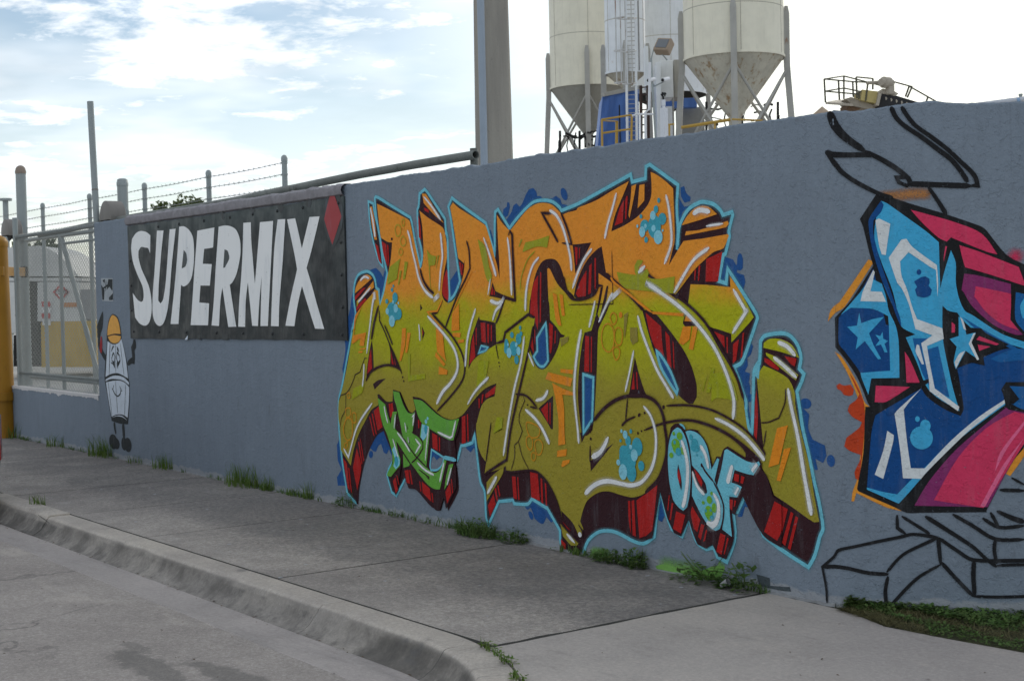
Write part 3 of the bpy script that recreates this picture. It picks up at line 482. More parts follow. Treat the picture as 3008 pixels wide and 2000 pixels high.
P M 5 shadow - -6.322 1.505 -6.236 1.502 -6.127 1.42 -5.987 1.288 -5.919 1.192 -5.88 1.091 -5.88 1.018 -5.911 0.979 -5.953 0.981 -6.044 1.036 -6.135 1.141 -6.217 1.249 -6.266 1.354
P R 6 stripes - -6.292 1.49 -6.161 1.41 -6.156 1.325 -6.142 1.238 -6.183 1.272 -6.22 1.294 -6.262 1.379
P R 6 stripes - -6.128 1.385 -6.093 1.355 -6.08 1.173 -6.115 1.2
P R 6 stripes - -6.068 1.331 -6.059 1.316 -6.056 1.168 -6.064 1.178
P B 6 splash2 - -6.205 1.272 -6.162 1.245 -6.091 1.162 -6.033 1.056 -6.044 1.033 -6.1 1.093 -6.171 1.18
C L 7 outline 0.018 -6.205 1.272 -6.162 1.24 -6.091 1.158 -6.033 1.056 -6.041 1.033 -6.1 1.093 -6.171 1.18
P M 5 shadow - -6.395 1.232 -6.364 1.14 -6.31 1.025 -6.273 1.001 -6.403 0.99 -6.472 0.993 -6.452 1.019 -6.422 1.133
P R 6 stripes - -6.406 1.144 -6.401 1.042 -6.431 1.04
P R 6 stripes - -6.387 1.144 -6.377 1.143 -6.373 1.043 -6.382 1.041
P M 5 shadow - -7.339 0.884 -7.182 0.973 -7.192 0.76 -7.212 0.759 -7.255 0.805
P R 6 stripes - -7.311 0.879 -7.237 0.927 -7.238 0.795
P R 6 stripes - -7.22 0.927 -7.208 0.927 -7.216 0.785 -7.224 0.793
P M 5 shadow - -5.979 1.441 -5.884 1.439 -5.857 1.415 -5.962 1.412 -5.98 1.427
P M 5 shadow - -9.388 0.967 -9.311 0.999 -9.198 1.016 -9.287 0.971 -9.365 0.927
P M 5 shadow - -6.829 0.586 -6.603 0.712 -6.824 0.524
S M 8 lines 0.024 -9.274 1.555 -9.339 1.438 -9.391 1.301
S M 8 lines 0.012 -9.266 1.522 -9.264 1.445 -9.194 1.361 -9.125 1.265 -9.033 1.152 -8.968 1.055
S M 8 lines 0.015 -9.197 1.409 -9.145 1.348 -9.088 1.266
S M 8 lines 0.017 -9.489 0.987 -9.409 1.058 -9.281 1.101 -9.156 1.117 -9.047 1.104 -8.988 1.086
S M 8 lines 0.006 -9.455 1.159 -9.494 1.161 -9.535 1.108 -9.57 1.054 -9.65 1.028 -9.672 0.99 -9.77 0.893 -9.88 0.861 -9.91 0.819
S M 8 lines 0.005 -9.798 0.878 -9.811 0.756 -9.876 0.685 -9.9 0.615
S M 8 lines 0.017,0.014 -8.553 1.495 -8.392 1.396 -8.287 1.324 -8.195 1.23 -8.157 1.141 -8.171 1.064 -8.226 1.002 -8.359 0.906 -8.517 0.806
S M 8 lines 0.014 -8.411 1.587 -8.486 1.501 -8.559 1.494
S M 8 lines 0.014 -8.101 1.987 -8.073 1.921 -8.067 1.798 -8.133 1.717 -8.216 1.629 -8.3 1.517 -8.387 1.393
S M 8 lines 0.02 -8.692 1.815 -8.655 1.735 -8.59 1.672 -8.519 1.634
E M 8 lines - -9.063 2.042 0.012 0.011 0
E M 8 lines - -8.961 1.033 0.008 0.008 0
E M 8 lines - -8.947 1.005 0.008 0.008 0
S M 8 lines 0.017 -7.063 2.116 -7.002 2.013 -6.958 1.907
S M 8 lines 0.017 -7.16 2.115 -7.255 2.124 -7.15 1.999 -7.096 1.931
S M 8 lines 0.012 -7.058 1.927 -6.954 1.912
S M 8 lines 0.02 -7.604 2.036 -7.577 2.003 -7.573 1.845 -7.56 1.581 -7.552 1.57
S M 8 lines 0.012 -7.6 2.027 -7.62 2
S M 8 lines 0.017 -7.552 1.57 -7.674 1.598 -7.737 1.485 -7.783 1.426
S M 8 lines 0.01,0.005 -7.786 1.289 -7.776 1.243 -7.76 1.189
S M 8 lines 0.017 -7.784 1.294 -7.7 1.31 -7.678 1.367 -7.423 1.484 -7.359 1.461
S M 8 lines 0.018 -7.37 1.411 -7.416 1.277 -7.545 0.97 -7.64 0.733 -7.693 0.528 -7.817 0.472 -7.955 0.407
S M 8 lines 0.01 -7.861 0.765 -7.932 0.492
E M 8 lines - -7.756 1.167 0.007 0.006 0
E M 8 lines - -7.75 1.143 0.006 0.005 0
S M 8 lines 0.014 -7.578 0.966 -7.461 0.959 -7.352 0.891
S M 8 lines 0.012 -7.426 0.892 -7.343 0.882
E M 8 lines - -7.451 0.901 0.007 0.006 0
S M 8 lines 0.005 -7.498 0.96 -7.48 0.927 -7.54 0.84 -7.547 0.788 -7.513 0.728 -7.558 0.66 -7.602 0.632 -7.605 0.552 -7.647 0.463
S M 8 lines 0.005 -7.558 0.66 -7.523 0.569 -7.452 0.482
S M 8 lines 0.022 -6.787 0.834 -6.682 0.916 -6.568 0.973 -6.457 1 -6.364 1.006 -6.273 0.999 -6.199 0.962 -6.157 0.896 -6.144 0.823 -6.133 0.767 -6.138 0.67 -6.184 0.566 -6.231 0.509 -6.325 0.443
S M 8 lines 0.01 -6.465 0.985 -6.489 0.848
S M 8 lines 0.014,0.01 -6.525 0.82 -6.477 0.854 -6.397 0.883
E M 8 lines - -6.366 0.893 0.012 0.012 20
E M 8 lines - -6.317 0.908 0.008 0.007 0
E M 8 lines - -6.153 0.949 0.01 0.012 0
S M 8 lines 0.012 -6.13 0.959 -5.951 0.97 -5.781 0.956 -5.641 0.917 -5.494 0.851 -5.374 0.752 -5.366 0.729
S M 8 lines 0.01,0.022 -6.328 0.805 -6.156 0.857 -5.953 0.886 -5.784 0.867 -5.632 0.823 -5.53 0.77 -5.442 0.707
E M 8 lines - -6.348 0.8 0.007 0.006 0
E M 8 lines - -6.379 0.786 0.007 0.009 0
P M 8 lines - -5.575 0.808 -5.507 0.775 -5.397 0.71 -5.42 0.676 -5.509 0.705 -5.508 0.734
S M 8 lines 0.012 -6.811 0.824 -6.816 0.759
E M 8 lines - -6.816 0.724 0.01 0.009 0
S M 8 lines 0.009,0.014 -6.822 0.684 -6.828 0.581
S M 8 lines 0.017 -6.295 1.729 -6.179 1.661 -6.031 1.577 -6.029 1.583 -5.945 1.539 -5.855 1.48 -5.775 1.41 -5.69 1.301 -5.606 1.199 -5.556 1.123 -5.516 1.021
S M 8 lines 0.009 -5.957 1.48 -5.972 1.436
S M 8 lines 0.022 -6.641 1.728 -6.565 1.678 -6.457 1.613 -6.396 1.571 -6.303 1.5
P M 8 lines - -6.321 1.733 -6.269 1.722 -6.249 1.7 -6.305 1.723
S M 8 lines 0.018 -7.051 1.72 -7.023 1.633 -6.982 1.587 -6.935 1.574 -6.872 1.575 -6.805 1.587 -6.748 1.61 -6.714 1.656 -6.67 1.653
S M 8 lines 0.006 -5.212 1.093 -5.217 1.02 -5.262 0.936 -5.337 0.909 -5.393 0.903
S M 8 lines 0.007 -5.354 0.865 -5.377 0.773
S M 8 lines 0.014 -7.136 0.176 -7.042 0.124 -6.941 0.066
S M 8 lines 0.014 -7.709 0.486 -7.715 0.451 -7.642 0.451 -7.443 0.478 -7.351 0.47 -7.253 0.412 -7.167 0.307 -7.118 0.2
S M 8 lines 0.012 -6.954 0.183 -6.917 0.152 -6.913 0.12 -6.94 0.101
P G 9 accents - -8.95 1.896 -8.97 1.849 -9.005 1.749 -9.14 1.71 -9.124 1.784 -9.097 1.84
P G 9 accents - -8.892 1.872 -8.848 1.867 -8.892 1.746 -8.922 1.741
P G 9 accents - -8.96 1.808 -8.936 1.807 -8.977 1.704 -8.993 1.704
P G 9 accents - -8.595 1.948 -8.546 1.909 -8.475 1.895 -8.494 1.834 -8.561 1.83 -8.557 1.665 -8.563 1.665 -8.573 1.819
P G 9 accents - -8.458 1.9 -8.441 1.9 -8.484 1.798
P G 9 accents - -7.966 1.99 -7.897 1.955 -7.864 1.896 -7.843 1.808 -7.81 1.744 -7.832 1.687 -7.876 1.728 -7.903 1.799
P G 9 accents - -7.463 1.897 -7.433 1.946 -7.313 1.958 -7.182 1.979 -7.207 1.904 -7.315 1.914 -7.463 1.885
P G 9 accents - -7.479 1.971 -7.465 1.965 -7.5 1.919 -7.507 1.922
S G 9 accents 0.009 -7.334 1.887 -7.409 1.84 -7.458 1.774 -7.489 1.714 -7.501 1.647
P G 9 accents - -6.376 1.723 -6.379 1.764 -6.351 1.798 -6.305 1.794 -6.313 1.777 -6.345 1.753 -6.33 1.717 -6.269 1.745 -6.255 1.72 -6.271 1.685 -6.346 1.697
P G 9 accents - -6.539 1.733 -6.453 1.72 -6.346 1.707 -6.196 1.683 -6.036 1.694 -6.053 1.597 -6.456 1.633 -6.517 1.67
P O 9 accents - -9.613 1.491 -9.512 1.557 -9.567 1.498 -9.616 1.438 -9.648 1.325 -9.655 1.331 -9.632 1.458
P O 9 accents - -9.661 1.331 -9.464 1.356 -9.502 1.252 -9.567 1.253 -9.551 1.312 -9.671 1.265 -9.684 1.278
P O 9 accents - -9.568 1.233 -9.477 1.239 -9.49 1.227 -9.568 1.223
P O 9 accents - -9.582 1.211 -9.517 1.214 -9.53 1.2 -9.589 1.199
P O 9 accents - -8.95 1.388 -8.897 1.391 -8.914 1.268 -8.973 1.153 -9 1.149 -8.968 1.267
P O 9 accents - -8.881 1.357 -8.836 1.357 -8.887 1.212 -8.917 1.211
P O 9 accents - -8.296 1.493 -8.208 1.564 -8.21 1.379 -8.307 1.372
P O 9 accents - -8.296 1.36 -8.195 1.361 -8.202 1.328 -8.292 1.336
P O 9 accents - -8.229 1.313 -8.152 1.317 -8.161 1.296 -8.23 1.289
P O 9 accents - -8.502 1.396 -8.416 1.36 -8.4 1.22 -8.383 1.16 -8.493 1.225 -8.501 1.298
P O 9 accents - -8.51 1.225 -8.392 1.142 -8.415 1.126 -8.522 1.194
P O 9 accents - -8.475 1.124 -8.367 1.1 -8.374 1.069 -8.483 1.067
S O 9 accents 0.013 -8.411 1.59 -8.48 1.512 -8.542 1.509 -8.609 1.506 -8.5 1.439 -8.414 1.384
S O 9 accents 0.01 -8.039 1.779 -8.19 1.623 -8.279 1.517
P O 9 accents - -7.159 1.619 -7.12 1.607 -7.098 1.488 -7.079 1.412 -7.109 1.415 -7.139 1.461
P O 9 accents - -7.094 1.61 -7.059 1.604 -7.042 1.474 -7.072 1.474
P O 9 accents - -7.097 1.143 -6.971 1.141 -6.977 1.114 -7.098 1.121
P O 9 accents - -7.226 1.12 -6.978 1.087 -7.001 1.035 -7.122 1.052 -7.255 1.075
P O 9 accents - -7.184 1.053 -7.097 1.026 -6.968 0.999 -6.977 0.982 -7.085 0.983 -7.07 0.897 -7.071 0.767 -7.066 0.674 -7.137 0.661 -7.128 0.807 -7.145 0.909
P O 9 accents - -7.147 0.628 -7.05 0.645 -7.06 0.601 -7.153 0.587
P O 9 accents - -7.096 0.568 -7.022 0.582 -7.031 0.56 -7.098 0.527 -7.111 0.535
P O 9 accents - -6.236 1.497 -5.967 1.486 -5.975 1.468 -6.229 1.482
S O 9 accents 0.016 -6.596 1.703 -6.565 1.671 -6.457 1.613 -6.381 1.571 -6.348 1.551 -6.236 1.492
P O 9 accents - -5.946 1.48 -5.85 1.436 -5.884 1.439 -5.965 1.441
P O 9 accents - -5.976 1.412 -5.91 1.412 -5.926 1.339 -5.979 1.307 -6.015 1.319
P O 9 accents - -5.896 1.412 -5.857 1.412 -5.899 1.281 -5.934 1.285
P O 9 accents - -5.275 0.881 -5.199 0.901 -5.267 0.694 -5.342 0.67
P O 9 accents - -5.229 0.775 -5.18 0.787 -5.257 0.604 -5.285 0.606
P OL 9 accents - -6.481 1.48 -6.442 1.495 -6.477 1.342 -6.485 1.362
P OL 9 accents - -6.429 1.404 -6.367 1.404 -6.362 1.323 -6.409 1.302 -6.431 1.332
P OL 9 accents - -7.095 1.33 -7.007 1.348 -7.017 1.315 -7.088 1.282
P G2 9 accents - -9.675 0.923 -9.503 0.97 -9.546 0.895 -9.707 0.835
P G2 9 accents - -8.882 1.205 -8.847 1.206 -8.86 1.049 -8.657 1.067 -8.658 1.033 -8.885 1.004
P G2 9 accents - -7.989 1.175 -7.868 1.178 -7.924 1.013 -8.022 0.998
P G2 9 accents - -7.793 0.804 -7.724 0.807 -7.737 0.727 -7.728 0.738 -7.839 0.691 -7.816 0.768 -7.826 0.722
P G2 9 accents - -5.757 1.183 -5.73 1.184 -5.771 1.048 -5.802 1.047
P G2 9 accents - -5.803 1.129 -5.796 1.129 -5.825 1.051 -5.832 1.055
P G2 9 accents - -5.721 1.146 -5.657 1.157 -5.595 1.117 -5.558 1.019 -5.598 1.004 -5.663 1.038 -5.744 1.016
P G2 9 accents - -5.752 1.152 -5.67 1.163 -5.614 1.082 -5.604 1.017 -5.72 1.02 -5.762 0.997
C GR 9 accents 0.012 -9.012 2.11 -8.986 2.141 -8.939 2.125 -8.942 2.075 -8.99 2.059
C GR 9 accents 0.012 -8.938 2.037 -8.907 2.055 -8.873 2.028 -8.874 1.997 -8.916 1.986 -8.942 2.012
C GR 9 accents 0.01 -8.914 2.168 -8.884 2.173 -8.886 2.135 -8.91 2.13
C GR 9 accents 0.01 -8.965 1.956 -8.935 1.968 -8.912 1.942 -8.937 1.918 -8.966 1.931
C OR2 9 accents 0.01 -9.771 0.879 -9.737 0.887 -9.732 0.854 -9.766 0.846
C OR2 9 accents 0.01 -9.804 0.757 -9.737 0.768 -9.733 0.714 -9.794 0.697
C OR2 9 accents 0.012 -9.846 0.606 -9.795 0.684 -9.721 0.681 -9.705 0.615 -9.721 0.546 -9.79 0.515 -9.835 0.553
C OR2 9 accents 0.01 -9.705 0.729 -9.652 0.731 -9.649 0.671 -9.695 0.662
C OR2 9 accents 0.01 -9.832 0.485 -9.791 0.501 -9.792 0.467 -9.827 0.451
C OR2 9 accents 0.009 -6.692 1.35 -6.666 1.413 -6.617 1.424 -6.579 1.387 -6.581 1.299 -6.623 1.257 -6.678 1.282
C OR2 9 accents 0.009 -6.608 1.465 -6.583 1.491 -6.552 1.475 -6.553 1.439 -6.585 1.421
C OR2 9 accents 0.009 -6.563 1.388 -6.53 1.403 -6.5 1.378 -6.51 1.311 -6.549 1.3 -6.572 1.341
C OR2 9 accents 0.009 -6.59 1.268 -6.558 1.289 -6.527 1.269 -6.536 1.228 -6.568 1.212
C OR2 9 accents 0.009 -7.468 0.686 -7.434 0.699 -7.407 0.679 -7.409 0.628 -7.438 0.612 -7.469 0.641
C OR2 9 accents 0.009 -7.38 0.664 -7.334 0.684 -7.298 0.653 -7.319 0.596 -7.364 0.592
C OR2 9 accents 0.008 -7.415 0.589 -7.383 0.597 -7.374 0.569 -7.394 0.545 -7.417 0.555
C OR2 9 accents 0.009 -7.464 0.788 -7.434 0.699 -7.342 0.705 -7.331 0.762
E O 9 accents - -6.512 1.478 0.016 0.018 0
E T 10 bubbles - -9.035 1.613 0.036 0.038 0
E T 10 bubbles - -9.152 1.587 0.021 0.018 0
E T 10 bubbles - -9.055 1.698 0.011 0.011 0
E T 10 bubbles - -9.075 1.671 0.016 0.016 0
E T 10 bubbles - -9.076 1.521 0.075 0.059 0
E T 10 bubbles - -8.999 1.495 0.05 0.044 0
E T 10 bubbles - -9.066 1.477 0.06 0.038 0
E b 11 bubbles - -9.029 1.535 0.03 0.032 0
E b 11 bubbles - -9.086 1.441 0.04 0.042 0
E b 11 bubbles - -9.147 1.514 0.022 0.024 0
E b 11 bubbles - -8.989 1.573 0.011 0.01 0
E b 11 bubbles - -9.063 1.582 0.012 0.014 0
E T 10 bubbles - -6.199 1.982 0.055 0.065 0
E T 10 bubbles - -6.131 2.023 0.033 0.034 0
E T 10 bubbles - -6.284 1.992 0.037 0.035 0
E T 10 bubbles - -6.158 2.13 0.012 0.015 0
E T 10 bubbles - -6.183 2.081 0.019 0.022 0
E T 10 bubbles - -6.313 2.048 0.012 0.013 0
E T 10 bubbles - -6.272 1.911 0.015 0.018 0
E b 11 bubbles - -6.209 2.047 0.024 0.026 0
E b 11 bubbles - -6.167 1.921 0.037 0.04 0
E b 11 bubbles - -6.304 1.958 0.026 0.031 0
E b 11 bubbles - -6.206 1.973 0.018 0.02 0
E b 11 bubbles - -6.275 1.99 0.012 0.013 0
E b 11 bubbles - -6.345 1.993 0.009 0.01 0
E b 11 bubbles - -6.129 1.957 0.008 0.008 0
E T 10 bubbles - -7.586 1.263 0.043 0.048 0
E T 10 bubbles - -7.529 1.326 0.03 0.035 0
E T 10 bubbles - -7.502 1.36 0.015 0.016 0
E T 10 bubbles - -7.51 1.398 0.012 0.015 0
E T 10 bubbles - -7.602 1.351 0.019 0.02 0
E T 10 bubbles - -7.665 1.285 0.023 0.04 0
E T 10 bubbles - -7.673 1.256 0.019 0.029 0
E T 10 bubbles - -7.557 1.19 0.024 0.029 0
E b 11 bubbles - -7.637 1.234 0.027 0.034 0
E b 11 bubbles - -7.532 1.247 0.023 0.028 0
E b 11 bubbles - -7.554 1.289 0.014 0.015 0
E b 11 bubbles - -7.645 1.288 0.01 0.011 0
E T 10 bubbles - -6.475 0.627 0.075 0.081 0
E T 10 bubbles - -6.387 0.705 0.046 0.054 0
E T 10 bubbles - -6.354 0.596 0.027 0.03 0
E T 10 bubbles - -6.443 0.548 0.043 0.054 0
E T 10 bubbles - -6.467 0.736 0.025 0.029 0
E T 10 bubbles - -6.441 0.793 0.012 0.013 0
E T 10 bubbles - -6.535 0.731 0.01 0.009 0
E T 10 bubbles - -6.508 0.661 0.041 0.045 0
E b 11 bubbles - -6.413 0.654 0.03 0.036 0
E b 11 bubbles - -6.518 0.547 0.037 0.047 0
E b 11 bubbles - -6.558 0.6 0.018 0.018 0
E b 11 bubbles - -6.491 0.77 0.021 0.025 0
E b 11 bubbles - -6.524 0.789 0.01 0.011 0
E b 11 bubbles - -6.444 0.701 0.014 0.014 0
S W 12 highlights 0.016,0.022 -8.841 2.095 -8.814 2.044 -8.783 1.949 -8.742 1.848 -8.711 1.761 -8.658 1.685 -8.592 1.635 -8.526 1.606
S W 12 highlights 0.016,0.02 -9.354 2.29 -9.326 2.217 -9.305 2.132 -9.293 2.066
S W 12 highlights 0.018,0.014 -8.413 2.056 -8.4 1.964 -8.395 1.886 -8.424 1.784 -8.447 1.651
Z W 12 highlights 0.1 -8.492 1.621 -8.477 1.591
S W 12 highlights 0.012,0.018 -8.618 2.323 -8.52 2.25 -8.403 2.143
S W 12 highlights 0.02,0.014 -9.323 1.64 -9.359 1.556 -9.405 1.392 -9.46 1.195
Z W 12 highlights 0.05 -9.329 1.659 -9.319 1.602
S W 12 highlights 0.016 -9.529 1.748 -9.463 1.776 -9.393 1.761
S W 12 highlights 0.014 -9.569 1.584 -9.496 1.626 -9.377 1.693
S W 12 highlights 0.014 -9.502 1.118 -9.513 1.029 -9.537 0.942
S W 12 highlights 0.012 -8.721 1.42 -8.712 1.358 -8.711 1.299
S W 12 highlights 0.018,0.024 -8.605 1.478 -8.469 1.396 -8.352 1.318 -8.269 1.241 -8.236 1.157 -8.255 1.085 -8.333 1.01 -8.433 0.946 -8.515 0.857
S W 12 highlights 0.012,0.016 -8.062 1.427 -8.107 1.338 -8.133 1.219 -8.147 1.13
S W 12 highlights 0.016,0.012 -8.005 1.527 -8.072 1.409 -8.118 1.291 -8.144 1.13
S W 12 highlights 0.02,0.012 -7.872 1.067 -7.986 0.999 -8.06 0.943 -8.13 0.872
S W 12 highlights 0.012,0.02 -7.895 2.001 -7.848 1.918 -7.802 1.83 -7.761 1.737
S W 12 highlights 0.014,0.02 -7.625 1.989 -7.609 1.903 -7.599 1.79 -7.592 1.609
S W 12 highlights 0.012 -7.826 1.721 -7.86 1.615
S W 12 highlights 0.014,0.018 -7.29 1.847 -7.356 1.799 -7.405 1.717 -7.43 1.645 -7.442 1.58 -7.448 1.506
S W 12 highlights 0.018 -7.172 2.136 -7.103 2.1 -7.044 2.026 -7.004 1.933 -6.973 1.835 -6.964 1.75
S W 12 highlights 0.016 -6.762 1.88 -6.839 1.82 -6.9 1.742 -6.959 1.642
S W 12 highlights 0.014,0.016 -6.525 2.199 -6.567 2.104 -6.61 2.019 -6.641 1.933
S W 12 highlights 0.014,0.018 -6.095 2.159 -6.075 2.089 -6.06 1.99 -6.059 1.877 -6.12 1.766
S W 12 highlights 0.02,0.016 -5.753 1.845 -5.871 1.787 -5.957 1.702 -6.045 1.601
S W 12 highlights 0.028 -5.878 2.035 -5.822 2.054 -5.741 2.039
S W 12 highlights 0.012 -5.776 1.963 -5.642 1.97
S W 12 highlights 0.03,0.025 -6.345 1.722 -6.284 1.761
S W 12 highlights 0.022,0.02 -6.279 1.665 -6.154 1.608 -6.283 1.665 -6.137 1.595 -5.995 1.519 -5.857 1.422 -5.737 1.308 -5.659 1.195 -5.609 1.092 -5.585 1.005 -5.595 0.91
S W 12 highlights 0.018 -5.576 1.615 -5.482 1.492 -5.589 1.375
Z W 12 highlights 0.05 -5.488 1.506 -5.479 1.488
S W 12 highlights 0.012,0.016 -6.743 1.565 -6.77 1.492 -6.806 1.402
S W 12 highlights 0.016,0.012 -6.579 1.61 -6.646 1.528 -6.714 1.434
Z W 12 highlights 0.14 -6.564 1.61 -6.549 1.584
S W 12 highlights 0.014,0.02 -6.357 1.475 -6.329 1.394 -6.272 1.283 -6.194 1.155 -6.123 1.072 -6.063 1.003
S W 12 highlights 0.012 -6.398 1.271 -6.437 1.148 -6.483 1.023
S W 12 highlights 0.02,0.016 -6.881 1.391 -6.919 1.273 -6.949 1.134 -6.963 0.999 -6.95 0.865 -6.936 0.775 -6.929 0.686
S W 12 highlights 0.016,0.018 -7.465 1.344 -7.509 1.174 -7.581 1.014 -7.635 0.858 -7.674 0.731 -7.726 0.551
S W 12 highlights 0.014 -7.427 1.238 -7.37 1.152
S W 12 highlights 0.02,0.016 -7.226 1.005 -7.277 0.953 -7.36 0.933
S W 12 highlights 0.018,0.022 -7.473 0.871 -7.373 0.82 -7.293 0.754 -7.226 0.663
S W 12 highlights 0.026,0.016 -7.837 1.578 -7.753 1.559 -7.704 1.576
S W 12 highlights 0.02,0.014 -7.705 1.553 -7.775 1.508 -7.812 1.445
Z W 12 highlights 0.1 -7.714 1.576 -7.695 1.559
S W 12 highlights 0.016 -9.395 0.824 -9.555 0.703 -9.652 0.604 -9.725 0.479 -9.776 0.387 -9.847 0.45
S W 12 highlights 0.02 -7.805 0.409 -7.862 0.345 -7.92 0.281
S W 12 highlights 0.022,0.035 -6.644 0.747 -6.718 0.654 -6.806 0.611
S W 12 highlights 0.014,0.03 -6.323 0.949 -6.259 0.891 -6.222 0.796 -6.226 0.681 -6.268 0.581 -6.35 0.503 -6.445 0.474 -6.541 0.476 -6.667 0.479 -6.783 0.445 -6.88 0.38
S W 12 highlights 0.016,0.022 -5.735 0.909 -5.63 0.879 -5.506 0.82 -5.396 0.734 -5.366 0.704
S W 12 highlights 0.022,0.016 -7.068 0.113 -6.988 0.065
E W 12 highlights - -6.937 0.123 0.017 0.016 0
S W 12 highlights 0.018,0.026 -5.191 1.094 -5.175 1.013 -5.131 0.854 -5.093 0.668 -5.045 0.448
S W 12 highlights 0.022 -5.259 1.332 -5.193 1.31 -5.136 1.262
S W 12 highlights 0.02 -5.291 1.254 -5.219 1.211 -5.13 1.15
P M 13 green_letters_shadow - -9.316 0.892 -9.291 0.897 -9.2 0.845 -9.102 0.85 -9.092 0.937 -8.996 0.925 -8.951 0.85 -8.889 0.79 -8.837 0.777 -8.789 0.804 -8.826 0.897 -8.694 0.884 -8.517 0.796 -8.419 0.766 -8.322 0.758 -8.225 0.778 -8.239 0.702 -8.296 0.615 -8.28 0.489 -8.302 0.457 -8.288 0.428 -8.288 0.289 -8.425 0.123 -8.449 0.207 -8.503 0.109 -8.614 0.122 -8.804 0.222 -8.909 0.225 -8.954 0.291 -9.018 0.439 -9.01 0.362 -9.092 0.156 -9.196 0.295 -9.129 0.404 -9.126 0.469 -9.253 0.648
P WALL 14 green_letters_shadow - -8.59 0.53 -8.453 0.488 -8.432 0.477 -8.461 0.426 -8.512 0.397 -8.58 0.382 -8.613 0.401
P B 15 green_letters_shadow - -8.587 0.53 -8.459 0.487 -8.487 0.482 -8.526 0.461 -8.564 0.486 -8.585 0.472 -8.603 0.421
C L 16 green_letters_shadow 0.015 -8.587 0.532 -8.431 0.486 -8.456 0.433 -8.524 0.393 -8.602 0.384 -8.612 0.414
S L 16 green_letters_shadow 0.03 -8.442 0.489 -8.28 0.48
P R 15 green_letters_shadow - -9.155 0.831 -9.133 0.832 -9.126 0.727 -9.14 0.732
P R 15 green_letters_shadow - -9.127 0.833 -9.099 0.84 -9.089 0.78 -9.126 0.733
P R 15 green_letters_shadow - -8.758 0.734 -8.744 0.735 -8.743 0.678 -8.758 0.671
P R 15 green_letters_shadow - -8.735 0.729 -8.724 0.726 -8.731 0.679
P R 15 green_letters_shadow - -8.577 0.651 -8.511 0.637 -8.509 0.527 -8.573 0.544
P R 15 green_letters_shadow - -8.491 0.626 -8.475 0.624 -8.481 0.526 -8.493 0.528
P R 15 green_letters_shadow - -9.086 0.292 -9.054 0.202 -9.085 0.17 -9.124 0.26
P R 15 green_letters_shadow - -9.073 0.306 -9.058 0.307 -9.034 0.245 -9.042 0.238
P R 15 green_letters_shadow - -8.957 0.351 -8.903 0.362 -8.886 0.262 -8.931 0.264
P R 15 green_letters_shadow - -8.894 0.361 -8.877 0.364 -8.849 0.262 -8.867 0.257
P R 15 green_letters_shadow - -8.726 0.292 -8.625 0.251 -8.607 0.157 -8.718 0.211
P R 15 green_letters_shadow - -8.76 0.292 -8.749 0.29 -8.735 0.222 -8.749 0.218
P R 15 green_letters_shadow - -8.604 0.222 -8.589 0.221 -8.581 0.156 -8.592 0.155
P R 15 green_letters_shadow - -8.362 0.319 -8.35 0.235 -8.407 0.165 -8.425 0.246
P R 15 green_letters_shadow - -8.35 0.344 -8.34 0.345 -8.327 0.249 -8.339 0.242
P g 17 green_letters - -9.305 0.867 -9.201 0.823 -9.173 0.756 -9.134 0.681 -9.099 0.773 -9.039 0.779 -9.067 0.698 -9.069 0.646 -8.987 0.607 -8.861 0.52 -8.793 0.468 -8.83 0.421 -8.877 0.408 -8.968 0.493 -9.061 0.563 -9.04 0.494 -9.007 0.433 -9.015 0.381 -9.071 0.345 -9.147 0.29 -9.202 0.292 -9.195 0.315 -9.117 0.392 -9.12 0.469 -9.181 0.594 -9.245 0.675 -9.284 0.77
P g 17 green_letters - -8.701 0.718 -8.606 0.693 -8.608 0.643 -8.636 0.517 -8.662 0.4 -8.759 0.446 -8.793 0.468 -8.728 0.492 -8.691 0.551 -8.706 0.6 -8.735 0.61 -8.72 0.674
P g 17 green_letters - -8.86 0.41 -8.793 0.462 -8.664 0.403 -8.614 0.38 -8.547 0.37 -8.49 0.393 -8.444 0.446 -8.432 0.471 -8.399 0.468 -8.424 0.411 -8.491 0.258 -8.563 0.254 -8.652 0.28 -8.764 0.345
P g 17 green_letters - -9.086 0.927 -9.002 0.921 -8.952 0.838 -8.895 0.783 -8.837 0.774 -8.796 0.788 -8.804 0.731 -8.832 0.642 -8.752 0.615 -8.696 0.582 -8.698 0.538 -8.734 0.492 -8.793 0.468 -8.884 0.518 -8.963 0.595 -8.995 0.689 -9.048 0.827 -9.071 0.864
P g 17 green_letters - -8.969 0.474 -8.878 0.405 -8.89 0.391 -8.968 0.372
P g 17 green_letters - -8.368 0.443 -8.313 0.453 -8.384 0.317 -8.436 0.26 -8.404 0.364
P g 17 green_letters - -8.809 0.879 -8.694 0.871 -8.528 0.796 -8.419 0.762 -8.333 0.754 -8.23 0.772 -8.254 0.72 -8.306 0.617 -8.35 0.614 -8.447 0.635 -8.584 0.673 -8.701 0.712 -8.756 0.765
P M 18 green_letters_shadow - -8.902 0.694 -8.889 0.663 -8.899 0.65
P M 18 green_letters_shadow - -8.887 0.588 -8.868 0.564 -8.88 0.549
P b 18 green_letters - -9.119 0.495 -9.074 0.531 -9.013 0.42 -9.021 0.387 -9.071 0.351 -9.106 0.374 -9.079 0.427
P b 18 green_letters - -8.702 0.706 -8.611 0.693 -8.654 0.615 -8.695 0.588 -8.723 0.611
E T 19 green_letters - -8.652 0.672 0.02 0.034 0
E T 19 green_letters - -9.062 0.41 0.024 0.039 0
E b 18 green_letters - -8.649 0.727 0.016 0.016 0
E b 18 green_letters - -8.626 0.75 0.012 0.012 0
S M 19 green_letters_lines 0.012 -8.975 0.601 -8.861 0.514 -8.793 0.468 -8.658 0.401
S M 19 green_letters_lines 0.012 -8.843 0.641 -8.752 0.615 -8.696 0.575 -8.698 0.532 -8.782 0.457 -8.854 0.416
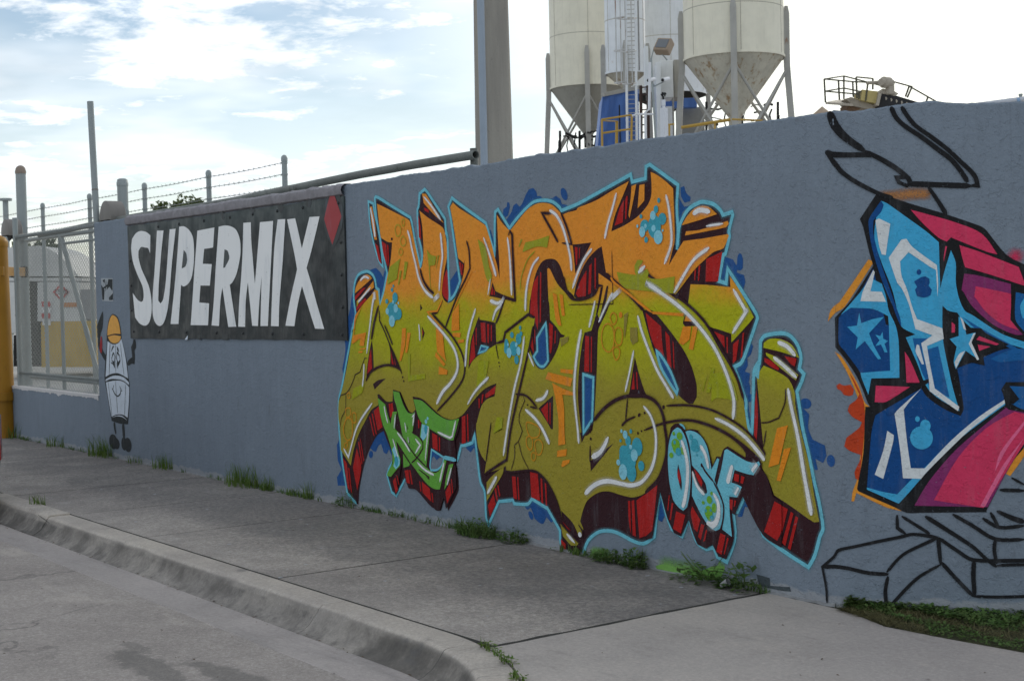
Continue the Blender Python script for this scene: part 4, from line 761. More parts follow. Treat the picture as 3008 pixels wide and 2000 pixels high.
S M 19 green_letters_lines 0.009 -8.762 0.377 -8.627 0.332 -8.628 0.319 -8.661 0.335
S M 19 green_letters_lines 0.012 -8.957 0.475 -8.866 0.406
S W 20 green_letters_hi 0.012 -9.214 0.812 -9.198 0.755 -9.167 0.686
S W 20 green_letters_hi 0.012 -9.058 0.756 -9.081 0.652
S W 20 green_letters_hi 0.014 -8.832 0.749 -8.802 0.769 -8.824 0.686
S W 20 green_letters_hi 0.012 -8.931 0.705 -8.914 0.633
S W 20 green_letters_hi 0.01 -8.894 0.6 -8.885 0.559
S W 20 green_letters_hi 0.014 -9.04 0.626 -8.941 0.559 -8.868 0.494
S W 20 green_letters_hi 0.012 -9.103 0.574 -9.064 0.499 -9.036 0.444
S W 20 green_letters_hi 0.014 -8.793 0.594 -8.731 0.554 -8.798 0.49
S W 20 green_letters_hi 0.014,0.01 -8.614 0.692 -8.638 0.592 -8.67 0.446
S W 20 green_letters_hi 0.014 -8.268 0.755 -8.316 0.643 -8.349 0.632 -8.501 0.662
S W 20 green_letters_hi 0.014 -8.777 0.426 -8.671 0.378 -8.559 0.353
S W 20 green_letters_hi 0.014 -8.427 0.453 -8.458 0.383 -8.489 0.31
S W 20 green_letters_hi 0.014 -8.336 0.424 -8.396 0.297
P M 13 blue_letters_shadow - -6.093 0.835 -6.056 0.86 -6.013 0.862 -5.985 0.847 -5.971 0.828 -5.922 0.838 -5.873 0.834 -5.805 0.771 -5.78 0.715 -5.758 0.644 -5.726 0.699 -5.692 0.699 -5.671 0.742 -5.637 0.761 -5.507 0.711 -5.437 0.698 -5.412 0.714 -5.387 0.688 -5.388 0.655 -5.351 0.622 -5.31 0.52 -5.25 0.493 -5.255 0.255 -5.39 0.308 -5.532 0.498 -5.594 0.392 -5.62 0.399 -5.603 0.263 -5.666 0.142 -5.726 0.147 -5.772 0.209 -5.821 0.178 -5.89 0.194 -5.924 0.249 -5.957 0.328 -6.024 0.222 -6.081 0.235 -6.137 0.319 -6.192 0.463 -6.267 0.183 -6.328 0.165 -6.32 0.436 -6.227 0.51 -6.165 0.611 -6.127 0.674
P R 14 blue_letters_shadow - -6.32 0.431 -6.213 0.497 -6.239 0.353 -6.266 0.228 -6.327 0.185
P R 14 blue_letters_shadow - -6.117 0.45 -6.11 0.446 -6.125 0.355 -6.132 0.364
P R 14 blue_letters_shadow - -6.094 0.408 -6.08 0.404 -6.104 0.307 -6.117 0.306
P R 14 blue_letters_shadow - -6.059 0.362 -5.984 0.348 -6.023 0.239 -6.087 0.259
P R 14 blue_letters_shadow - -5.926 0.405 -5.862 0.334 -5.888 0.263 -5.916 0.279 -5.938 0.36
P R 14 blue_letters_shadow - -5.855 0.313 -5.831 0.308 -5.861 0.222 -5.882 0.239
P R 14 blue_letters_shadow - -5.818 0.286 -5.81 0.282 -5.827 0.221 -5.844 0.214
P R 14 blue_letters_shadow - -5.706 0.279 -5.666 0.27 -5.699 0.16 -5.739 0.174
P R 14 blue_letters_shadow - -5.653 0.262 -5.642 0.256 -5.676 0.164 -5.683 0.167
P R 14 blue_letters_shadow - -5.298 0.495 -5.25 0.48 -5.253 0.347 -5.284 0.288 -5.377 0.325
P L 15 blue_letters - -6.035 0.841 -6.007 0.833 -5.979 0.803 -5.959 0.765 -5.936 0.679 -5.929 0.581 -5.938 0.482 -5.962 0.402 -5.998 0.371 -6.041 0.389 -6.09 0.438 -6.116 0.54 -6.124 0.639 -6.11 0.735 -6.079 0.811
P M 16 blue_letters_shadow - -6.032 0.632 -6.011 0.564 -6.005 0.516 -6.011 0.483 -6.029 0.528 -6.041 0.591
P R 17 blue_letters_shadow - -6.031 0.61 -6.014 0.564 -6.019 0.519 -6.039 0.562
P L 15 blue_letters - -5.968 0.821 -5.936 0.829 -5.88 0.821 -5.832 0.793 -5.793 0.738 -5.765 0.624 -5.719 0.69 -5.702 0.687 -5.743 0.566 -5.723 0.532 -5.691 0.482 -5.676 0.422 -5.684 0.349 -5.709 0.303 -5.743 0.287 -5.79 0.303 -5.857 0.369 -5.925 0.464 -5.917 0.607 -5.907 0.583 -5.854 0.5 -5.813 0.485 -5.802 0.495 -5.818 0.547 -5.92 0.636 -5.938 0.752
P M 16 blue_letters_shadow - -5.917 0.631 -5.865 0.596 -5.812 0.533 -5.805 0.488 -5.826 0.493 -5.881 0.542 -5.91 0.602
P R 17 blue_letters_shadow - -5.903 0.618 -5.852 0.578 -5.836 0.541 -5.846 0.52 -5.88 0.566
S M 16 blue_letters_lines 0.012 -5.843 0.647 -5.81 0.606 -5.75 0.558
E M 16 blue_letters_lines - -5.842 0.642 0.008 0.011 0
P L 15 blue_letters - -5.641 0.746 -5.508 0.695 -5.438 0.686 -5.406 0.698 -5.396 0.683 -5.446 0.62 -5.497 0.623 -5.587 0.637 -5.612 0.566 -5.563 0.558 -5.534 0.549 -5.571 0.489 -5.631 0.488 -5.63 0.393 -5.616 0.269 -5.689 0.301 -5.673 0.412 -5.691 0.482 -5.723 0.541 -5.687 0.64 -5.661 0.738
P R 17 blue_letters_shadow - -5.585 0.618 -5.552 0.614 -5.556 0.573 -5.592 0.579
P R 17 blue_letters_shadow - -5.536 0.609 -5.511 0.605 -5.524 0.567 -5.543 0.57
P R 17 blue_letters_shadow - -5.628 0.474 -5.601 0.472 -5.609 0.414 -5.627 0.422
P R 17 blue_letters_shadow - -5.591 0.473 -5.578 0.47 -5.586 0.44 -5.596 0.435
S M 17 blue_letters_lines 0.011 -6.086 0.821 -6.114 0.74 -6.124 0.639 -6.113 0.516 -6.083 0.419 -6.034 0.374
S M 17 blue_letters_lines 0.011 -5.978 0.828 -5.945 0.751 -5.927 0.655 -5.926 0.557 -5.939 0.458 -5.962 0.387
S M 17 blue_letters_lines 0.011 -5.75 0.558 -5.704 0.495 -5.675 0.431 -5.681 0.354 -5.702 0.299
S L 18 blue_letters 0.012 -6.013 0.862 -5.985 0.852 -5.968 0.833
E g2 18 blue_letters - -6.015 0.793 0.024 0.022 0
E g2 18 blue_letters - -6.049 0.744 0.035 0.032 0
E g2 18 blue_letters - -6.042 0.72 0.032 0.027 0
E g2 18 blue_letters - -5.989 0.714 0.018 0.025 0
E g2 18 blue_letters - -6.087 0.679 0.017 0.016 0
E g2 18 blue_letters - -6.063 0.804 0.011 0.011 0
E T 19 blue_letters - -6.026 0.704 0.023 0.022 0
E T 19 blue_letters - -6.056 0.755 0.01 0.012 0
E T 18 blue_letters - -5.892 0.755 0.027 0.032 0
E T 18 blue_letters - -5.922 0.792 0.014 0.016 0
E T 18 blue_letters - -5.889 0.736 0.038 0.024 0
E T 18 blue_letters - -5.875 0.695 0.006 0.008 0
E g2 18 blue_letters - -5.792 0.385 0.031 0.036 0
E g2 18 blue_letters - -5.747 0.414 0.019 0.027 0
E g2 18 blue_letters - -5.784 0.455 0.021 0.022 0
E g2 18 blue_letters - -5.833 0.434 0.012 0.01 0
E g2 18 blue_letters - -5.766 0.492 0.01 0.011 0
E g2 18 blue_letters - -5.785 0.357 0.021 0.019 0
E T 19 blue_letters - -5.813 0.392 0.008 0.01 0
E T 19 blue_letters - -5.774 0.398 0.008 0.009 0
E T 19 blue_letters - -5.765 0.356 0.017 0.015 0
S W 20 blue_letters_hi 0.02,0.026 -5.998 0.772 -5.968 0.701 -5.952 0.628 -5.958 0.53 -5.982 0.429 -6.001 0.39
S W 20 blue_letters_hi 0.02,0.016 -5.847 0.753 -5.807 0.703 -5.785 0.627
S W 20 blue_letters_hi 0.012,0.02 -5.914 0.602 -5.881 0.527 -5.82 0.479
S W 20 blue_letters_hi 0.014,0.04 -5.751 0.496 -5.715 0.446 -5.714 0.384 -5.735 0.334 -5.763 0.316 -5.807 0.326
S W 20 blue_letters_hi 0.02,0.03 -5.6 0.662 -5.621 0.608 -5.639 0.559
S W 20 blue_letters_hi 0.035 -5.415 0.683 -5.455 0.641
S W 20 blue_letters_hi 0.028 -5.557 0.545 -5.584 0.502
Z GS 1 spray 0.16 -6.242 0.012 -6.095 0.02 -5.94 0.017 -5.836 0.016
Z GS 1 spray 0.12 -5.743 0.085 -5.698 0.068
Z GS 1 spray 0.1 -6.86 0.021 -6.695 0.024 -6.655 0.021
P DG 1 spray - -5.448 0.087 -5.353 0.081 -5.349 0.04 -5.211 0.053 -5.201 0.031 -5.293 0.025 -5.428 0.028
P GS 1 spray - -6.254 0.022 -6.179 0.042 -6.094 0.039 -5.975 0.041 -5.915 0.068 -5.887 0.041 -5.765 0.089 -5.687 0.095 -5.693 0.068 -5.727 0.027 -5.847 0.006 -5.976 -0.008 -6.119 0 -6.242 -0
Z GS 1 spray 0.1 -6.833 0.015 -6.682 0.022
S M 8 lines 0.004 -6.582 1.858 -6.581 1.544 -7.005 1.543
P W 1 letter_s - -13.564 2.104 -13.61 2.157 -13.691 2.167 -13.791 2.177 -13.861 2.141 -13.866 2.076 -13.807 1.97 -13.698 1.864 -13.607 1.759 -13.567 1.643 -13.568 1.54 -13.615 1.45 -13.684 1.405 -13.768 1.396 -13.884 1.418 -13.998 1.477 -14.047 1.727 -13.933 1.66 -13.833 1.633 -13.782 1.645 -13.761 1.697 -13.788 1.788 -13.913 1.908 -14.022 2.042 -14.053 2.175 -14.022 2.266 -13.915 2.319 -13.795 2.336 -13.646 2.319 -13.544 2.282
P W 1 letter_u - -13.377 2.319 -13.218 2.313 -13.313 2.019 -13.38 1.768 -13.399 1.641 -13.344 1.612 -13.277 1.652 -13.202 1.815 -13.071 2.316 -12.924 2.314 -13.032 2.01 -13.117 1.7 -13.192 1.526 -13.278 1.425 -13.376 1.393 -13.486 1.425 -13.544 1.514 -13.53 1.706 -13.462 1.96
P W 1 letter_p - -12.842 2.329 -12.737 2.327 -12.622 2.287 -12.54 2.21 -12.525 2.089 -12.542 1.969 -12.594 1.85 -12.672 1.791 -12.777 1.766 -12.836 1.782 -12.923 1.413 -13.113 1.413 -13.027 1.662 -12.948 1.908 -12.886 2.128
P K2 2 letter_p - -12.753 2.108 -12.696 2.072 -12.68 2.01 -12.719 1.957 -12.81 1.935
P W 1 letter_e - -12.443 2.272 -12.07 2.282 -12.109 2.103 -12.304 2.099 -12.342 1.965 -12.147 1.955 -12.201 1.763 -12.404 1.767 -12.443 1.612 -12.226 1.602 -12.268 1.402 -12.649 1.404 -12.595 1.632 -12.533 1.897
P W 1 letter_r - -11.98 2.284 -11.84 2.288 -11.709 2.269 -11.62 2.231 -11.561 2.143 -11.563 2.029 -11.6 1.94 -11.657 1.85 -11.74 1.783 -11.794 1.761 -11.751 1.622 -11.682 1.392 -11.845 1.389 -11.943 1.741 -11.991 1.625 -12.039 1.397 -12.192 1.402 -12.127 1.627 -12.067 1.919
P K2 2 letter_r - -11.875 2.078 -11.814 2.062 -11.783 2.014 -11.794 1.969 -11.837 1.924 -11.912 1.915
P W 1 letter_m - -11.48 2.291 -11.336 2.289 -11.339 2.122 -11.32 1.953 -11.295 1.762 -11.246 1.951 -11.164 2.28 -10.924 2.277 -10.98 1.942 -11.035 1.614 -11.072 1.4 -11.211 1.399 -11.174 1.727 -11.16 1.826 -11.217 1.616 -11.255 1.399 -11.367 1.401 -11.431 1.777 -11.479 1.619 -11.501 1.391 -11.64 1.392 -11.607 1.621 -11.534 1.96
P W 1 letter_i - -10.841 2.284 -10.707 2.281 -10.769 1.935 -10.846 1.612 -10.875 1.397 -11.017 1.4 -10.969 1.723 -10.914 2.049
P W 1 letter_x - -10.675 2.276 -10.532 2.277 -10.482 2.168 -10.428 2.029 -10.29 2.273 -10.125 2.269 -10.248 2.042 -10.356 1.869 -10.267 1.71 -10.189 1.553 -10.093 1.379 -10.242 1.381 -10.341 1.543 -10.441 1.724 -10.527 1.577 -10.598 1.399 -10.754 1.403 -10.674 1.578 -10.518 1.863 -10.56 1.992
P K3 0 banner_paint - -9.908 2.49 -9.809 2.437 -9.748 2.252 -9.827 2.085 -9.923 2.009 -10.031 2.136 -10.077 2.251 -9.994 2.44
P RB 1 diamond - -9.905 2.466 -9.843 2.369 -9.774 2.249 -9.855 2.137 -9.932 2.037 -9.993 2.134 -10.05 2.244 -9.976 2.378
P K 1 fig_line - -14.938 1.545 -14.92 1.505 -14.934 1.412 -14.971 1.343 -15.066 1.279 -15.106 1.261 -15.111 1.389 -15.024 1.47
S K 1 fig_line 0.05 -15.019 1.343 -15.058 1.261 -15.074 1.192 -15.022 1.123 -14.976 1.1
S K 1 fig_line 0.065 -15.032 1.192 -14.976 1.1 -14.856 1.033
P RB 2 fig_red - -15.009 1.273 -14.977 1.279 -14.968 1.193 -14.992 1.1 -15.039 1.105 -15.051 1.157
P K 1 fig_line - -14.63 1.515 -14.511 1.481 -14.456 1.413 -14.421 1.301 -14.425 1.245 -14.358 1.156 -14.283 0.99 -14.276 0.892 -14.24 0.797 -14.254 0.618 -14.317 0.38 -14.527 0.374 -14.77 0.389 -14.821 0.524 -14.885 0.694 -14.936 0.83 -14.885 1.062 -14.843 1.183 -14.834 1.298 -14.775 1.436 -14.708 1.492
P OF 2 fig_helmet - -14.637 1.504 -14.527 1.472 -14.477 1.413 -14.448 1.335 -14.444 1.306 -14.601 1.309 -14.813 1.287 -14.805 1.344 -14.761 1.424 -14.703 1.481
P OF 2 fig_helmet - -14.804 1.275 -14.633 1.294 -14.437 1.284 -14.449 1.25 -14.517 1.221 -14.625 1.209 -14.731 1.225
P WF 2 fig_body - -14.814 1.229 -14.672 1.197 -14.518 1.21 -14.424 1.256 -14.359 1.145 -14.31 1.018 -14.273 0.852 -14.425 0.883 -14.574 0.899 -14.76 0.882 -14.903 0.849 -14.853 1.063 -14.82 1.201
P WF 2 fig_body - -14.895 0.826 -14.699 0.866 -14.516 0.872 -14.368 0.854 -14.253 0.813 -14.255 0.785 -14.4 0.825 -14.579 0.836 -14.764 0.83 -14.907 0.802
P WF 2 fig_body - -14.898 0.791 -14.673 0.816 -14.49 0.822 -14.357 0.804 -14.248 0.763 -14.269 0.618 -14.318 0.447 -14.429 0.47 -14.595 0.467 -14.766 0.435 -14.831 0.592
P WF 2 fig_body - -14.767 0.423 -14.611 0.454 -14.46 0.457 -14.329 0.419 -14.461 0.445 -14.612 0.446
S K 3 fig_line 0.01 -14.738 1.213 -14.791 0.877
S K 3 fig_line 0.01 -14.789 0.904 -14.748 1.202
S K 3 fig_line 0.01 -14.604 1.203 -14.588 1.17 -14.605 0.898
S K 3 fig_line 0.01 -14.452 1.211 -14.414 1.016 -14.38 0.882
S K 3 fig_line 0.01 -14.829 0.794 -14.75 0.447
S K 3 fig_line 0.01 -14.618 0.818 -14.608 0.671 -14.588 0.478
S K 3 fig_line 0.01 -14.343 0.793 -14.373 0.613 -14.399 0.466
P K 3 fig_line - -14.657 1.186 -14.628 1.175 -14.692 1.134 -14.725 1.11 -14.7 1.151
P K 3 fig_line - -14.551 1.181 -14.508 1.154 -14.496 1.115 -14.549 1.136
S K 3 fig_line 0.018 -14.697 1.077 -14.664 1.106 -14.634 1.101
S K 3 fig_line 0.018 -14.563 1.113 -14.527 1.103 -14.499 1.081
C K 3 fig_line 0.014 -14.649 1.107 -14.708 1.054 -14.702 1.02 -14.641 1.01 -14.615 1.068
C K 3 fig_line 0.014 -14.541 1.12 -14.484 1.082 -14.472 1.037 -14.536 1.002 -14.576 1.057
P K 3 fig_line - -14.623 1.045 -14.622 0.943 -14.689 0.992
P K 3 fig_line - -14.548 1.035 -14.505 1.002 -14.555 0.944 -14.572 1.001
S K 3 fig_line 0.018 -14.734 1.003 -14.658 0.993
S K 3 fig_line 0.018 -14.467 1.031 -14.538 0.973
S K 3 fig_line 0.016 -14.67 0.771 -14.705 0.724 -14.653 0.68 -14.57 0.658 -14.495 0.686 -14.473 0.732 -14.51 0.765
S K 3 fig_line 0.016 -14.726 0.734 -14.697 0.71
S K 3 fig_line 0.016 -14.493 0.715 -14.438 0.72
P K 3 fig_line - -14.768 0.417 -14.581 0.445 -14.431 0.441 -14.321 0.414 -14.332 0.382 -14.527 0.374 -14.693 0.387
S K 1 fig_line 0.055,0.035 -14.694 0.381 -14.689 0.325 -14.658 0.258
S K 1 fig_line 0.07,0.06 -14.451 0.378 -14.443 0.294 -14.434 0.227
E K 1 fig_line - -14.742 0.172 0.117 0.078 0
E K 1 fig_line - -14.651 0.156 0.086 0.057 0
E K 1 fig_line - -14.335 0.166 0.095 0.074 0
E K 1 fig_line - -14.438 0.17 0.078 0.068 0
S K 1 fig_line 0.09,0.05 -14.072 1.254 -14.077 1.194 -14.123 1.16 -14.109 1.083 -14.118 1.038 -14.162 1.038 -14.282 1.002
P WS 1 sticker - -14.949 1.896 -14.614 1.886 -14.619 1.645 -14.938 1.654
P K 2 sticker - -14.738 1.88 -14.621 1.877 -14.631 1.753 -14.714 1.8 -14.794 1.767
P K 2 sticker - -14.946 1.827 -14.856 1.768 -14.881 1.665 -14.928 1.666
P K 2 sticker - -14.91 1.872 -14.831 1.882 -14.85 1.837
P K 2 sticker - -14.739 1.686 -14.621 1.73 -14.627 1.662 -14.725 1.658
S K 2 sticker 0.02 -14.934 1.775 -14.648 1.844
S K 2 sticker 0.02 -14.801 1.87 -14.826 1.756
E WS 3 sticker - -14.791 1.727 0.043 0.037 0
P OX 1 star_orange - -4.709 1.745 -4.682 1.734 -4.826 1.514 -4.867 1.487 -4.894 1.466 -4.923 1.438 -4.903 1.495 -4.853 1.536 -4.867 1.515
P OX 1 star_orange - -4.88 1.289 -4.85 1.268 -4.81 1.204 -4.763 1.112 -4.737 1.034 -4.696 1.002 -4.683 0.999 -4.724 0.978 -4.731 0.921 -4.74 0.822 -4.752 0.68 -4.774 0.595 -4.723 0.571 -4.635 0.541 -4.567 0.494 -4.635 0.509 -4.716 0.546 -4.785 0.581 -4.796 0.538 -4.809 0.538 -4.802 0.588 -4.777 0.659 -4.761 0.787 -4.752 0.921 -4.754 0.992 -4.777 1.076 -4.817 1.176 -4.854 1.247
P OX 1 star_orange - -3.989 0.813 -3.989 0.772 -4.054 0.674 -4.08 0.688 -4.033 0.757
P RD 1 star_red - -4.81 1.183 -4.783 1.14 -4.743 1.041 -4.738 0.963 -4.747 0.822 -4.77 0.645 -4.787 0.652 -4.791 0.687 -4.761 0.751 -4.761 0.772 -4.816 0.793 -4.84 0.814 -4.829 0.857 -4.766 0.907 -4.752 0.935 -4.799 0.963 -4.82 0.992 -4.812 1.02 -4.778 1.048 -4.763 1.076 -4.783 1.119
P RD 1 star_red - -4.874 1.119 -4.859 1.13 -4.838 1.119 -4.804 1.123 -4.789 1.098 -4.794 1.073 -4.812 1.066 -4.839 1.073 -4.853 1.094 -4.87 1.102
P BK 2 star_base - -4.664 2.069 -4.64 2.068 -4.586 2.045 -4.506 2.014 -4.34 1.956 -4.176 1.891 -4.15 1.87 -4.061 1.751 -3.979 1.701 -3.894 1.664 -3.897 1.406 -3.984 1.197 -3.9 1.101 -3.902 0.964 -3.988 0.84 -3.989 0.813 -4.033 0.757 -4.073 0.688 -4.167 0.501 -4.163 0.496 -4.479 0.487 -4.541 0.486 -4.604 0.514 -4.773 0.589 -4.781 0.602 -4.77 0.659 -4.747 0.787 -4.738 0.963 -4.734 1.013 -4.71 1.013 -4.723 1.034 -4.743 1.09 -4.776 1.168 -4.83 1.253 -4.875 1.31 -4.876 1.459 -4.798 1.542 -4.686 1.713 -4.705 1.784 -4.731 1.904 -4.747 1.946
P DB 3 star_dark - -4.857 1.459 -4.756 1.577 -4.686 1.699 -4.629 1.42 -4.578 1.405 -4.569 1.314 -4.568 1.16 -4.701 1.154 -4.708 1.133 -4.719 1.073 -4.748 1.161 -4.768 1.203 -4.829 1.289 -4.859 1.332
P SB 4 star_sky - -4.756 1.577 -4.7 1.652 -4.646 1.623 -4.627 1.56 -4.614 1.489 -4.582 1.412 -4.569 1.328 -4.568 1.156 -4.704 1.154 -4.719 1.073 -4.752 1.161 -4.755 1.182 -4.612 1.192 -4.615 1.412 -4.618 1.462 -4.689 1.498 -4.798 1.507 -4.847 1.473
P SB 4 star_sky - -4.757 1.482 -4.748 1.429 -4.69 1.449 -4.638 1.458 -4.711 1.379 -4.691 1.322 -4.655 1.252 -4.669 1.248 -4.732 1.34 -4.777 1.299 -4.766 1.359 -4.817 1.412 -4.769 1.418
P SB 4 star_sky - -4.646 1.385 -4.643 1.35 -4.62 1.339 -4.637 1.325 -4.624 1.283 -4.638 1.283 -4.654 1.322 -4.681 1.315 -4.661 1.343 -4.681 1.371 -4.657 1.364
P WH 5 star_white - -4.686 1.692 -4.679 1.681 -4.701 1.587 -4.647 1.583 -4.637 1.558 -4.627 1.533 -4.75 1.539 -4.735 1.595
P DB2 3 star_dark - -4.644 2.033 -4.631 2.012 -4.682 1.958 -4.683 1.874 -4.671 1.783 -4.619 1.627 -4.587 1.509 -4.594 1.509 -4.646 1.642 -4.691 1.804 -4.706 1.931 -4.696 1.958
P SB 4 star_sky - -4.644 2.033 -4.614 2.018 -4.52 1.945 -4.428 1.872 -4.372 1.819 -4.37 1.691 -4.368 1.594 -4.35 1.669 -4.316 1.779 -4.294 1.716 -4.295 1.62 -4.279 1.536 -4.254 1.481 -4.221 1.461 -4.091 1.37 -3.983 1.327 -3.898 1.305 -3.899 1.258 -3.983 1.293 -4.105 1.335 -4.202 1.378 -4.287 1.456 -4.326 1.477 -4.356 1.505 -4.361 1.401 -4.355 1.311 -4.318 1.116 -4.286 0.991 -4.425 1.089 -4.483 1.229 -4.535 1.355 -4.488 1.369 -4.541 1.397 -4.561 1.419 -4.593 1.58 -4.645 1.726 -4.677 1.839 -4.672 1.93
P DB 5 star_dark - -4.644 2.033 -4.631 2.012 -4.645 1.977 -4.682 1.937 -4.683 1.874 -4.651 1.733 -4.606 1.592 -4.58 1.509 -4.561 1.453 -4.555 1.404 -4.581 1.468 -4.62 1.594 -4.646 1.642 -4.691 1.804 -4.706 1.931 -4.689 1.965
P DB2 5 star_dark - -4.502 1.351 -4.428 1.35 -4.448 1.333 -4.459 1.298 -4.437 1.201 -4.418 1.103 -4.457 1.173 -4.489 1.285
P DB2 5 star_dark - -4.442 1.291 -4.382 1.311 -4.372 1.256 -4.332 1.057 -4.398 1.093 -4.423 1.201
P DB2 5 star_dark - -4.267 1.452 -4.176 1.392 -4.092 1.342 -3.983 1.279 -4.027 1.286 -4.105 1.329 -4.189 1.378
P WH 6 star_white - -4.655 1.946 -4.601 1.917 -4.613 1.844 -4.625 1.764 -4.644 1.768 -4.657 1.817 -4.672 1.937
P WH 6 star_white - -4.59 1.78 -4.549 1.838 -4.525 1.841 -4.495 1.798 -4.383 1.708 -4.378 1.622 -4.382 1.552 -4.387 1.684 -4.417 1.702 -4.516 1.775 -4.557 1.731 -4.551 1.661 -4.525 1.59 -4.503 1.508 -4.48 1.445 -4.361 1.398 -4.355 1.346 -4.435 1.312 -4.423 1.228 -4.401 1.103 -4.286 1.012 -4.293 0.991 -4.425 1.089 -4.43 1.159 -4.462 1.326 -4.408 1.364 -4.488 1.396 -4.519 1.522 -4.552 1.6 -4.572 1.626 -4.611 1.75
P WH 6 star_white - -4.483 1.32 -4.472 1.316 -4.45 1.222 -4.46 1.222 -4.489 1.285
P DB 6 star_dark - -4.457 1.651 -4.437 1.654 -4.421 1.643 -4.418 1.623 -4.424 1.609 -4.408 1.588 -4.415 1.56 -4.445 1.55 -4.479 1.558 -4.488 1.59 -4.478 1.603 -4.491 1.631
E DB 6 star_dark - -4.468 1.676 0.011 0.014 0
P BK 5 star_base - -4.359 1.509 -4.333 1.484 -4.29 1.473 -4.28 1.455 -4.255 1.4 -4.179 1.395 -4.157 1.371 -4.053 1.314 -4.092 1.294 -4.177 1.268 -4.21 1.254 -4.175 1.219 -4.224 1.227 -4.297 1.2 -4.323 1.255 -4.348 1.353 -4.36 1.408
P PK 6 star_pink - -4.317 1.428 -4.301 1.414 -4.303 1.376 -4.318 1.376
P PK 6 star_pink - -4.189 1.357 -4.098 1.318 -4.111 1.311 -4.203 1.34
P PK 6 star_pink - -4.197 1.316 -4.138 1.305 -4.19 1.285
P SB 6 star_sky - -4.284 1.455 -4.264 1.438 -4.249 1.365 -4.206 1.375 -4.229 1.323 -4.191 1.24 -4.253 1.286 -4.3 1.196 -4.31 1.234 -4.295 1.307 -4.328 1.345 -4.285 1.359
P WH 7 star_white - -4.277 1.452 -4.264 1.438 -4.25 1.386 -4.261 1.393
P WH 7 star_white - -4.216 1.371 -4.206 1.371 -4.226 1.327 -4.191 1.244 -4.201 1.24 -4.239 1.32
P WH 7 star_white - -4.256 1.286 -4.28 1.241 -4.3 1.2 -4.306 1.231 -4.283 1.272
P DB 4 star_dark - -4.465 1.103 -4.471 1.117 -4.438 1.061 -4.353 0.998 -4.28 0.967 -4.266 1.005 -4.284 1.144 -4.294 1.2 -4.257 1.234 -4.224 1.227 -4.165 1.212 -4.171 1.254 -4.092 1.287 -4.027 1.3 -3.899 1.237 -3.9 1.155 -3.985 1.132 -4.068 1.132 -4.088 1.101 -4.076 1.04 -4.228 0.929 -4.362 0.789 -4.457 0.684 -4.553 0.577 -4.58 0.531 -4.733 0.599 -4.72 0.752 -4.705 0.893 -4.686 0.97 -4.628 1.006
P DB2 5 star_dark - -4.138 1.246 -4.053 1.287 -3.983 1.293 -3.898 1.278 -3.899 1.224 -3.984 1.238 -4.093 1.229
P SB 5 star_sky - -4.076 1.04 -4.073 1.022 -4.195 0.929 -4.295 0.846 -4.43 0.705 -4.532 0.585 -4.58 0.531 -4.733 0.599 -4.733 0.61 -4.661 0.59 -4.587 0.577 -4.511 0.659 -4.457 0.708 -4.328 0.845 -4.194 0.964
P WH 6 star_white - -4.076 1.046 -4.074 1.029 -4.228 0.908 -4.328 0.811 -4.443 0.691 -4.471 0.656 -4.558 0.658 -4.57 0.802 -4.594 0.978 -4.574 1.002 -4.465 1.103 -4.519 1.041 -4.55 0.999 -4.536 0.837 -4.52 0.708 -4.453 0.708 -4.328 0.845 -4.194 0.964
P WH 6 star_white - -4.63 0.893 -4.599 0.872 -4.603 0.837 -4.653 0.653 -4.694 0.674 -4.651 0.794
E SB 6 star_sky - -4.467 0.859 0.054 0.057 0
E SB 6 star_sky - -4.448 0.918 0.025 0.031 0
E SB 6 star_sky - -4.485 0.952 0.011 0.014 0
P PK 4 star_pink - -4.541 1.286 -4.516 1.243 -4.471 1.131 -4.535 1.132 -4.537 1.202
P PK 4 star_pink - -4.682 1.118 -4.518 1.111 -4.634 1.037 -4.689 1.036
P BK 5 star_base - -4.505 1.11 -4.464 1.138 -4.417 1.152 -4.417 1.141 -4.451 1.117 -4.478 1.103
P BK 5 star_base - -4.024 1.581 -3.98 1.593 -3.895 1.578 -3.897 1.374 -3.982 1.354 -4.045 1.434
P BK 5 star_base - -3.985 1.132 -3.9 1.131 -3.902 0.978 -3.987 0.984 -4.056 1.005 -4.091 1.095 -4.068 1.132
P DB2 6 star_dark - -4.018 1.567 -3.896 1.537 -3.897 1.374 -3.982 1.375 -4.022 1.437
P SB 7 star_sky - -3.98 1.539 -3.896 1.523 -3.897 1.401 -3.99 1.443 -3.999 1.498
P DB2 6 star_dark - -4.052 1.112 -3.9 1.107 -3.901 1.005 -3.986 0.998 -4.043 1.026 -4.01 1.053
P BK 7 star_base - -4.05 1.033 -4.01 1.053 -4.007 1.05 -4.037 1.024
P PK 4 star_pink - -4.503 1.983 -4.426 1.959 -4.281 1.909 -4.17 1.853 -4.1 1.752 -4.152 1.767 -4.315 1.841 -4.335 1.821 -4.375 1.843 -4.447 1.915
P PK 4 star_pink - -4.276 1.802 -4.184 1.768 -4.003 1.688 -3.98 1.619 -3.895 1.576 -3.98 1.598 -4.121 1.65 -4.251 1.694 -4.264 1.743
P PK 4 star_pink - -4.342 1.8 -4.334 1.797 -4.35 1.725 -4.351 1.739
P PU 4 star_purple - -4.255 1.663 -4.186 1.651 -4.04 1.607 -4.041 1.498 -4.045 1.434 -3.982 1.361 -4.026 1.362 -4.123 1.411 -4.22 1.503 -4.259 1.572 -4.269 1.584
P PK 5 star_pink - -4.203 1.6 -4.063 1.566 -4.04 1.559 -4.041 1.498 -4.045 1.434 -4.007 1.382 -4.091 1.418 -4.162 1.481 -4.2 1.537 -4.21 1.549
P PU 4 star_purple - -4.069 1.009 -4.057 0.998 -3.987 0.984 -3.902 0.964 -3.988 0.833 -4.073 0.688 -4.16 0.521 -4.506 0.522 -4.431 0.649 -4.295 0.811
